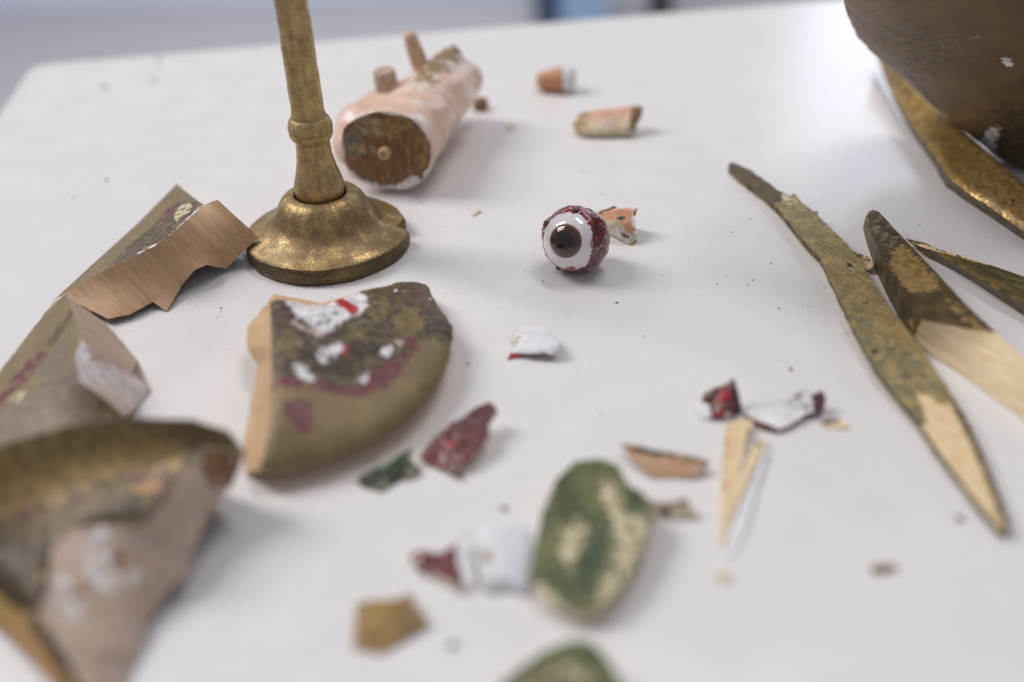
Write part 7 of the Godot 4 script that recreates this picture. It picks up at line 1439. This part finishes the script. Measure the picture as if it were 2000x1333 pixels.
func build_pink_curl() -> void:
	var t := thing("paint_flake", "rolled pink and cream paint flake with a green spot, behind the eyeball", "paint flake", Vector3(0.0460, 0.0000, -0.0730), "paint flakes scattered on the table")
	patch(t, "pink_face", PackedVector3Array([Vector3(-9.1, 7, -7.7), Vector3(-4.2, 9, -6.6), Vector3(-2.3, 10, -6.8), Vector3(-0.3, 10, -4), Vector3(3.4, 10.5, -3.2), Vector3(7, 11, -2.4), Vector3(5, 10, 0.9), Vector3(5.3, 7, 4.9), Vector3(5.5, 3.5, 7), Vector3(2.3, 5, 7.8), Vector3(-0.1, 8, 6.3), Vector3(-3.2, 9, 4.5), Vector3(-7.2, 7, -1.3)]), [Vector3(0.2, 8.2, 0), Vector3(0.9912, 0.1249, 0.0432), Vector3(0.0097, 0.2578, -0.9662)], 20.9, paint("terracotta", 20.9, 160, [
		[PackedVector2Array([Vector2(-10.8, 6.4), Vector2(-7.2, 7.9), Vector2(-2.6, 8.6), Vector2(-1.1, 7), Vector2(0, 5), Vector2(3.2, 4.3), Vector2(5.8, 3.9), Vector2(5.6, 3.1), Vector2(3.6, 2.5), Vector2(-0.3, 2.7), Vector2(-4.7, 3.4), Vector2(-8.8, 4.8)]), "flesh", 0.6, 0.9],
		[PackedVector2Array([Vector2(-9.7, 6.2), Vector2(-2.7, 8), Vector2(-0.4, 5.1), Vector2(-4.6, 4.9), Vector2(-9.3, 4.2)]), "umber", 0.4, 0.8],
		[PackedVector2Array([Vector2(1.7, -1.8), Vector2(1.4, -2.5), Vector2(0.5, -3), Vector2(-0.7, -3.2), Vector2(-1.6, -2.9), Vector2(-2, -2.2), Vector2(-1.7, -1.5), Vector2(-0.8, -0.9), Vector2(0.3, -0.8), Vector2(1.3, -1.1)]), "deep_green", 0.5, 0.95],
		[PackedVector2Array([Vector2(4.5, 3.5), Vector2(7.5, 4.8), Vector2(5.2, -2.7), Vector2(5.5, -12.2), Vector2(4, -10.8), Vector2(3.9, -2.4)]), "gesso", 0.4, 0.9]]), {"cell": 0.8, "step": 0.8, "jag": 0.2, "bulge": 0.5, "rough": 0.15})
	patch(t, "cream_face", PackedVector3Array([Vector3(-7.2, 7, -1.3), Vector3(-3.2, 9, 4.5), Vector3(-0.1, 8, 6.3), Vector3(2.3, 5, 7.8), Vector3(5.5, 3.5, 7), Vector3(5.8, 0.4, 7.4), Vector3(3.1, 0.3, 9.5), Vector3(0.6, 0.3, 6.4), Vector3(-2.3, 0.4, 2.1), Vector3(-5.7, 0.8, -2.1)]), [Vector3(-0.1, 3.5, 4.8), Vector3(0.7565, -0.1084, 0.6449), Vector3(-0.0017, 0.9858, 0.1677)], 20.8, paint("cream", 20.8, 160, [
		[PackedVector2Array([Vector2(-2.3, 3.5), Vector2(-1.1, 3.5), Vector2(0.7, 2.9), Vector2(2.7, 2.4), Vector2(4.3, 1.5), Vector2(4.9, -0.1), Vector2(4.5, -1.5), Vector2(2.9, -1.7), Vector2(1, -1.2), Vector2(-0.5, -0.4), Vector2(-1.7, 0.7), Vector2(-2.3, 2.3)]), "gesso", 0.3, 1],
		[PackedVector2Array([Vector2(-0.2, 1.9), Vector2(1.4, 1.7), Vector2(3.3, 1), Vector2(4.3, 0.5), Vector2(4.4, 0), Vector2(3.4, -0.3), Vector2(1.9, -0.2), Vector2(0.5, 0.9)]), "brown", 0.3, 0.9],
		[PackedVector2Array([Vector2(3.7, -3.6), Vector2(7.4, -0.1), Vector2(7.5, -2.2), Vector2(4.7, -4.6)]), "stain", 0.3, 0.9]]), {"cell": 0.8, "step": 0.8, "jag": 0.2, "bulge": 1.0, "rough": 0.2})
	patch(t, "back_face", PackedVector3Array([Vector3(-9.1, 7, -7.7), Vector3(-4.2, 9, -6.6), Vector3(-2.3, 10, -6.8), Vector3(-0.3, 10, -4), Vector3(3.4, 10.5, -3.2), Vector3(7, 11, -2.4), Vector3(5.4, 0.5, -6.2), Vector3(-4.2, 0.5, -9.6)]), [Vector3(-0.5, 7.3, -5.8), Vector3(0.9638, -0.0861, 0.2522), Vector3(0.0033, -0.9423, -0.3346)], 18.9, coat("umber"), {"cell": 1.5, "step": 1.2, "jag": 0.2})

func build_pale_fleck() -> void:
	var skin := paint("cream", 6.2, 64, [])
	var o := slab(self, ["paint_crumb"],
		PackedVector3Array([Vector3(-2.6, 0.6, 0.6), Vector3(-0.9, 0.8, -1.3), Vector3(1.3, 0.9, -2.3), Vector3(1.8, 0.8, -1.1), Vector3(0, 0.6, 0.8), Vector3(-1.7, 0.5, 2.3)]),
		PackedVector3Array([Vector3(-2.6, 0.3, 0.5), Vector3(-0.8, 0.4, -1.2), Vector3(1.3, 0.5, -2.3), Vector3(1.7, 0.4, -1.1), Vector3(0, 0.3, 0.6), Vector3(-1.7, 0.2, 2.2)]),
		[Vector3(-0.4, 0.7, -0.2), Vector3(0.9999, 0.0056, 0.0105), Vector3(0.0100, 0.0874, -0.9961)], 6.2, [skin, coat("cream"), coat("cream")], {"cell": 0.6, "jag": 0.1})
	o.position = Vector3(-0.0130, 0.0000, -0.0960)
	tag(o, "pale cream fleck alone behind the eyeball, right of the candlestick foot", "paint crumb", "crumbs on the table")

func build_far_crumb() -> void:
	var skin := paint("cream", 7.1, 64, [])
	var o := slab(self, ["paint_crumb"],
		PackedVector3Array([Vector3(-2.8, 0.6, -0.5), Vector3(-0.2, 0.9, -2.8), Vector3(2.3, 0.8, -0.9), Vector3(0.7, 0.5, 2.2), Vector3(-1.9, 0.5, 2.6)]),
		PackedVector3Array([Vector3(-2.8, 0.3, -0.5), Vector3(-0.2, 0.5, -2.7), Vector3(2.3, 0.4, -0.9), Vector3(0.7, 0.2, 2.1), Vector3(-1.8, 0.2, 2.5)]),
		[Vector3(-0.4, 0.7, 0.1), Vector3(0.9997, 0.0225, 0.0116), Vector3(0.0100, 0.0728, -0.9973)], 7.1, [skin, coat("cream"), coat("cream")], {"cell": 0.6, "jag": 0.1})
	o.position = Vector3(0.0030, 0.0000, -0.1870)
	tag(o, "small brown crumb lying in the shadow at the right of the carved arm", "paint crumb", "crumbs on the table")

func build_brown_crumb() -> void:
	var skin := paint("wood_brown", 8.8, 64, [])
	var o := slab(self, ["wood_sliver"],
		PackedVector3Array([Vector3(-3.9, 0.8, -0.6), Vector3(-0.8, 1, -1.4), Vector3(2.7, 1, -0.9), Vector3(3.3, 0.8, 0), Vector3(-0.5, 0.6, 1.1), Vector3(-3.7, 0.5, 1.2)]),
		PackedVector3Array([Vector3(-3.8, 0.4, -0.7), Vector3(-0.8, 0.6, -1.4), Vector3(2.7, 0.6, -0.9), Vector3(3.2, 0.4, 0), Vector3(-0.5, 0.2, 0.9), Vector3(-3.6, 0.1, 1.1)]),
		[Vector3(-0.5, 0.8, -0.1), Vector3(0.9998, 0.0177, 0.0131), Vector3(0.0099, 0.1722, -0.9850)], 8.8, [skin, coat("wood_brown"), coat("wood_brown")], {"cell": 0.8, "jag": 0.1})
	o.position = Vector3(0.0950, 0.0000, 0.1100)
	tag(o, "short blurred brown sliver alone at lower right of the table", "wood sliver", "slivers of bare wood")

func build_tan_crumb() -> void:
	var skin := paint("cream", 5.7, 64, [])
	var o := slab(self, ["paint_crumb"],
		PackedVector3Array([Vector3(-2.5, 0.5, -1.3), Vector3(-0.2, 0.7, -2.1), Vector3(2, 0.7, -1.3), Vector3(1.3, 0.5, 0.9), Vector3(-1.9, 0.4, 1.4)]),
		PackedVector3Array([Vector3(-2.4, 0.2, -1.3), Vector3(-0.2, 0.4, -2), Vector3(2, 0.4, -1.3), Vector3(1.3, 0.2, 0.8), Vector3(-1.8, 0.1, 1.3)]),
		[Vector3(-0.2, 0.6, -0.5), Vector3(0.9993, 0.0362, 0.0126), Vector3(0.0100, 0.0709, -0.9974)], 5.7, [skin, coat("cream"), coat("cream")], {"cell": 0.8, "jag": 0.1})
	o.position = Vector3(0.0530, 0.0000, 0.1110)
	tag(o, "faint yellowish crumb below the long pale splinter", "paint crumb", "crumbs on the table")

func build_finger_chip() -> void:
	var t := thing("finger_piece", "longer flat flesh-coloured finger piece with ochre cut end, in front of the fingertip", "finger fragment", Vector3(0.0500, 0.0000, -0.1770), "broken finger pieces")
	var skin := paint("cream_flesh", 38.7, 160, [
		[PackedVector2Array([Vector2(-18.3, 2), Vector2(-16.5, 5.2), Vector2(-13.9, 7.2), Vector2(-10.6, 7.3), Vector2(-8.4, 5.2), Vector2(-9.3, -0.9), Vector2(-11.6, -6.6), Vector2(-14.2, -7.3), Vector2(-16.6, -5.7), Vector2(-18, -2.2)]), "ochre", 1, 0.8],
		[PackedVector2Array([Vector2(13.6, 7.6), Vector2(19.7, 7.2), Vector2(18.7, 1.9), Vector2(12.7, -10.2), Vector2(9.2, -10.3), Vector2(11.8, -2.2)]), "brown", 0.6, 1],
		[PackedVector2Array([Vector2(-11.4, -2.6), Vector2(-7.1, -2.7), Vector2(-1.3, -3.1), Vector2(5.7, -2.2), Vector2(11.3, -2.1), Vector2(12.3, -5.5), Vector2(10.3, -9.1), Vector2(4.8, -10), Vector2(-1.7, -9.6), Vector2(-7.4, -8.8), Vector2(-11.6, -7.2), Vector2(-12.8, -4.8)]), "cream", 1.2, 0.8],
		[PackedVector2Array([Vector2(-8.3, 6.2), Vector2(-1.5, 6.5), Vector2(6.9, 6.1), Vector2(11.3, 6.1), Vector2(13.5, 5.6), Vector2(13.2, 3.4), Vector2(10.6, 1.4), Vector2(5.1, 1.3), Vector2(-0.9, 2.2), Vector2(-6.3, 4.2)]), "flesh", 1.5, 0.7],
		[PackedVector2Array([Vector2(6.9, -4.3), Vector2(6, -5.6), Vector2(3.7, -6.2), Vector2(0.9, -5.7), Vector2(-1.3, -4.3), Vector2(-2, -2.7), Vector2(-1.1, -1.3), Vector2(1.3, -0.7), Vector2(4, -1.2), Vector2(6.2, -2.6)]), "pink", 1, 0.7]])
	var o := slab(t, ["flesh_face", "broken_edge", "underside"],
		PackedVector3Array([Vector3(-16.3, 5, -2.2), Vector3(-13.5, 7, -6.2), Vector3(-8.8, 8, -8.6), Vector3(-2.7, 9, -8.2), Vector3(7.7, 10.5, -6.2), Vector3(18.1, 12, -4.1), Vector3(18.1, 11, 0), Vector3(15.5, 7.5, 4.1), Vector3(12.4, 4, 8.1), Vector3(4.5, 2.5, 7.6), Vector3(-5.2, 2, 7.5), Vector3(-11.4, 2, 6.3), Vector3(-15.7, 3, 3.3)]),
		PackedVector3Array([Vector3(-14.5, 1.1, -3.9), Vector3(-11.8, 2.9, -7.6), Vector3(-7.3, 3.8, -9.7), Vector3(-1.6, 4.6, -9.1), Vector3(7.6, 6, -7.4), Vector3(17.7, 7.6, -5.8), Vector3(17.7, 6.7, -1.9), Vector3(15.1, 3.4, 1.9), Vector3(12.2, 0.1, 5.6), Vector3(4.7, 0.1, 4.9), Vector3(-3.9, 0.1, 4.8), Vector3(-9.8, 0.1, 4), Vector3(-13.9, 0.1, 1.2)]),
		[Vector3(0.2, 6.4, 0.1), Vector3(0.9876, 0.1387, 0.0740), Vector3(0.0091, 0.4198, -0.9076)], 38.7, [skin, coat("cream"), coat("cream_flesh")], {"cell": 1.1, "jag": 0.3, "bulge": 1.8, "under": 0, "rough": 0.3, "rows": 3})
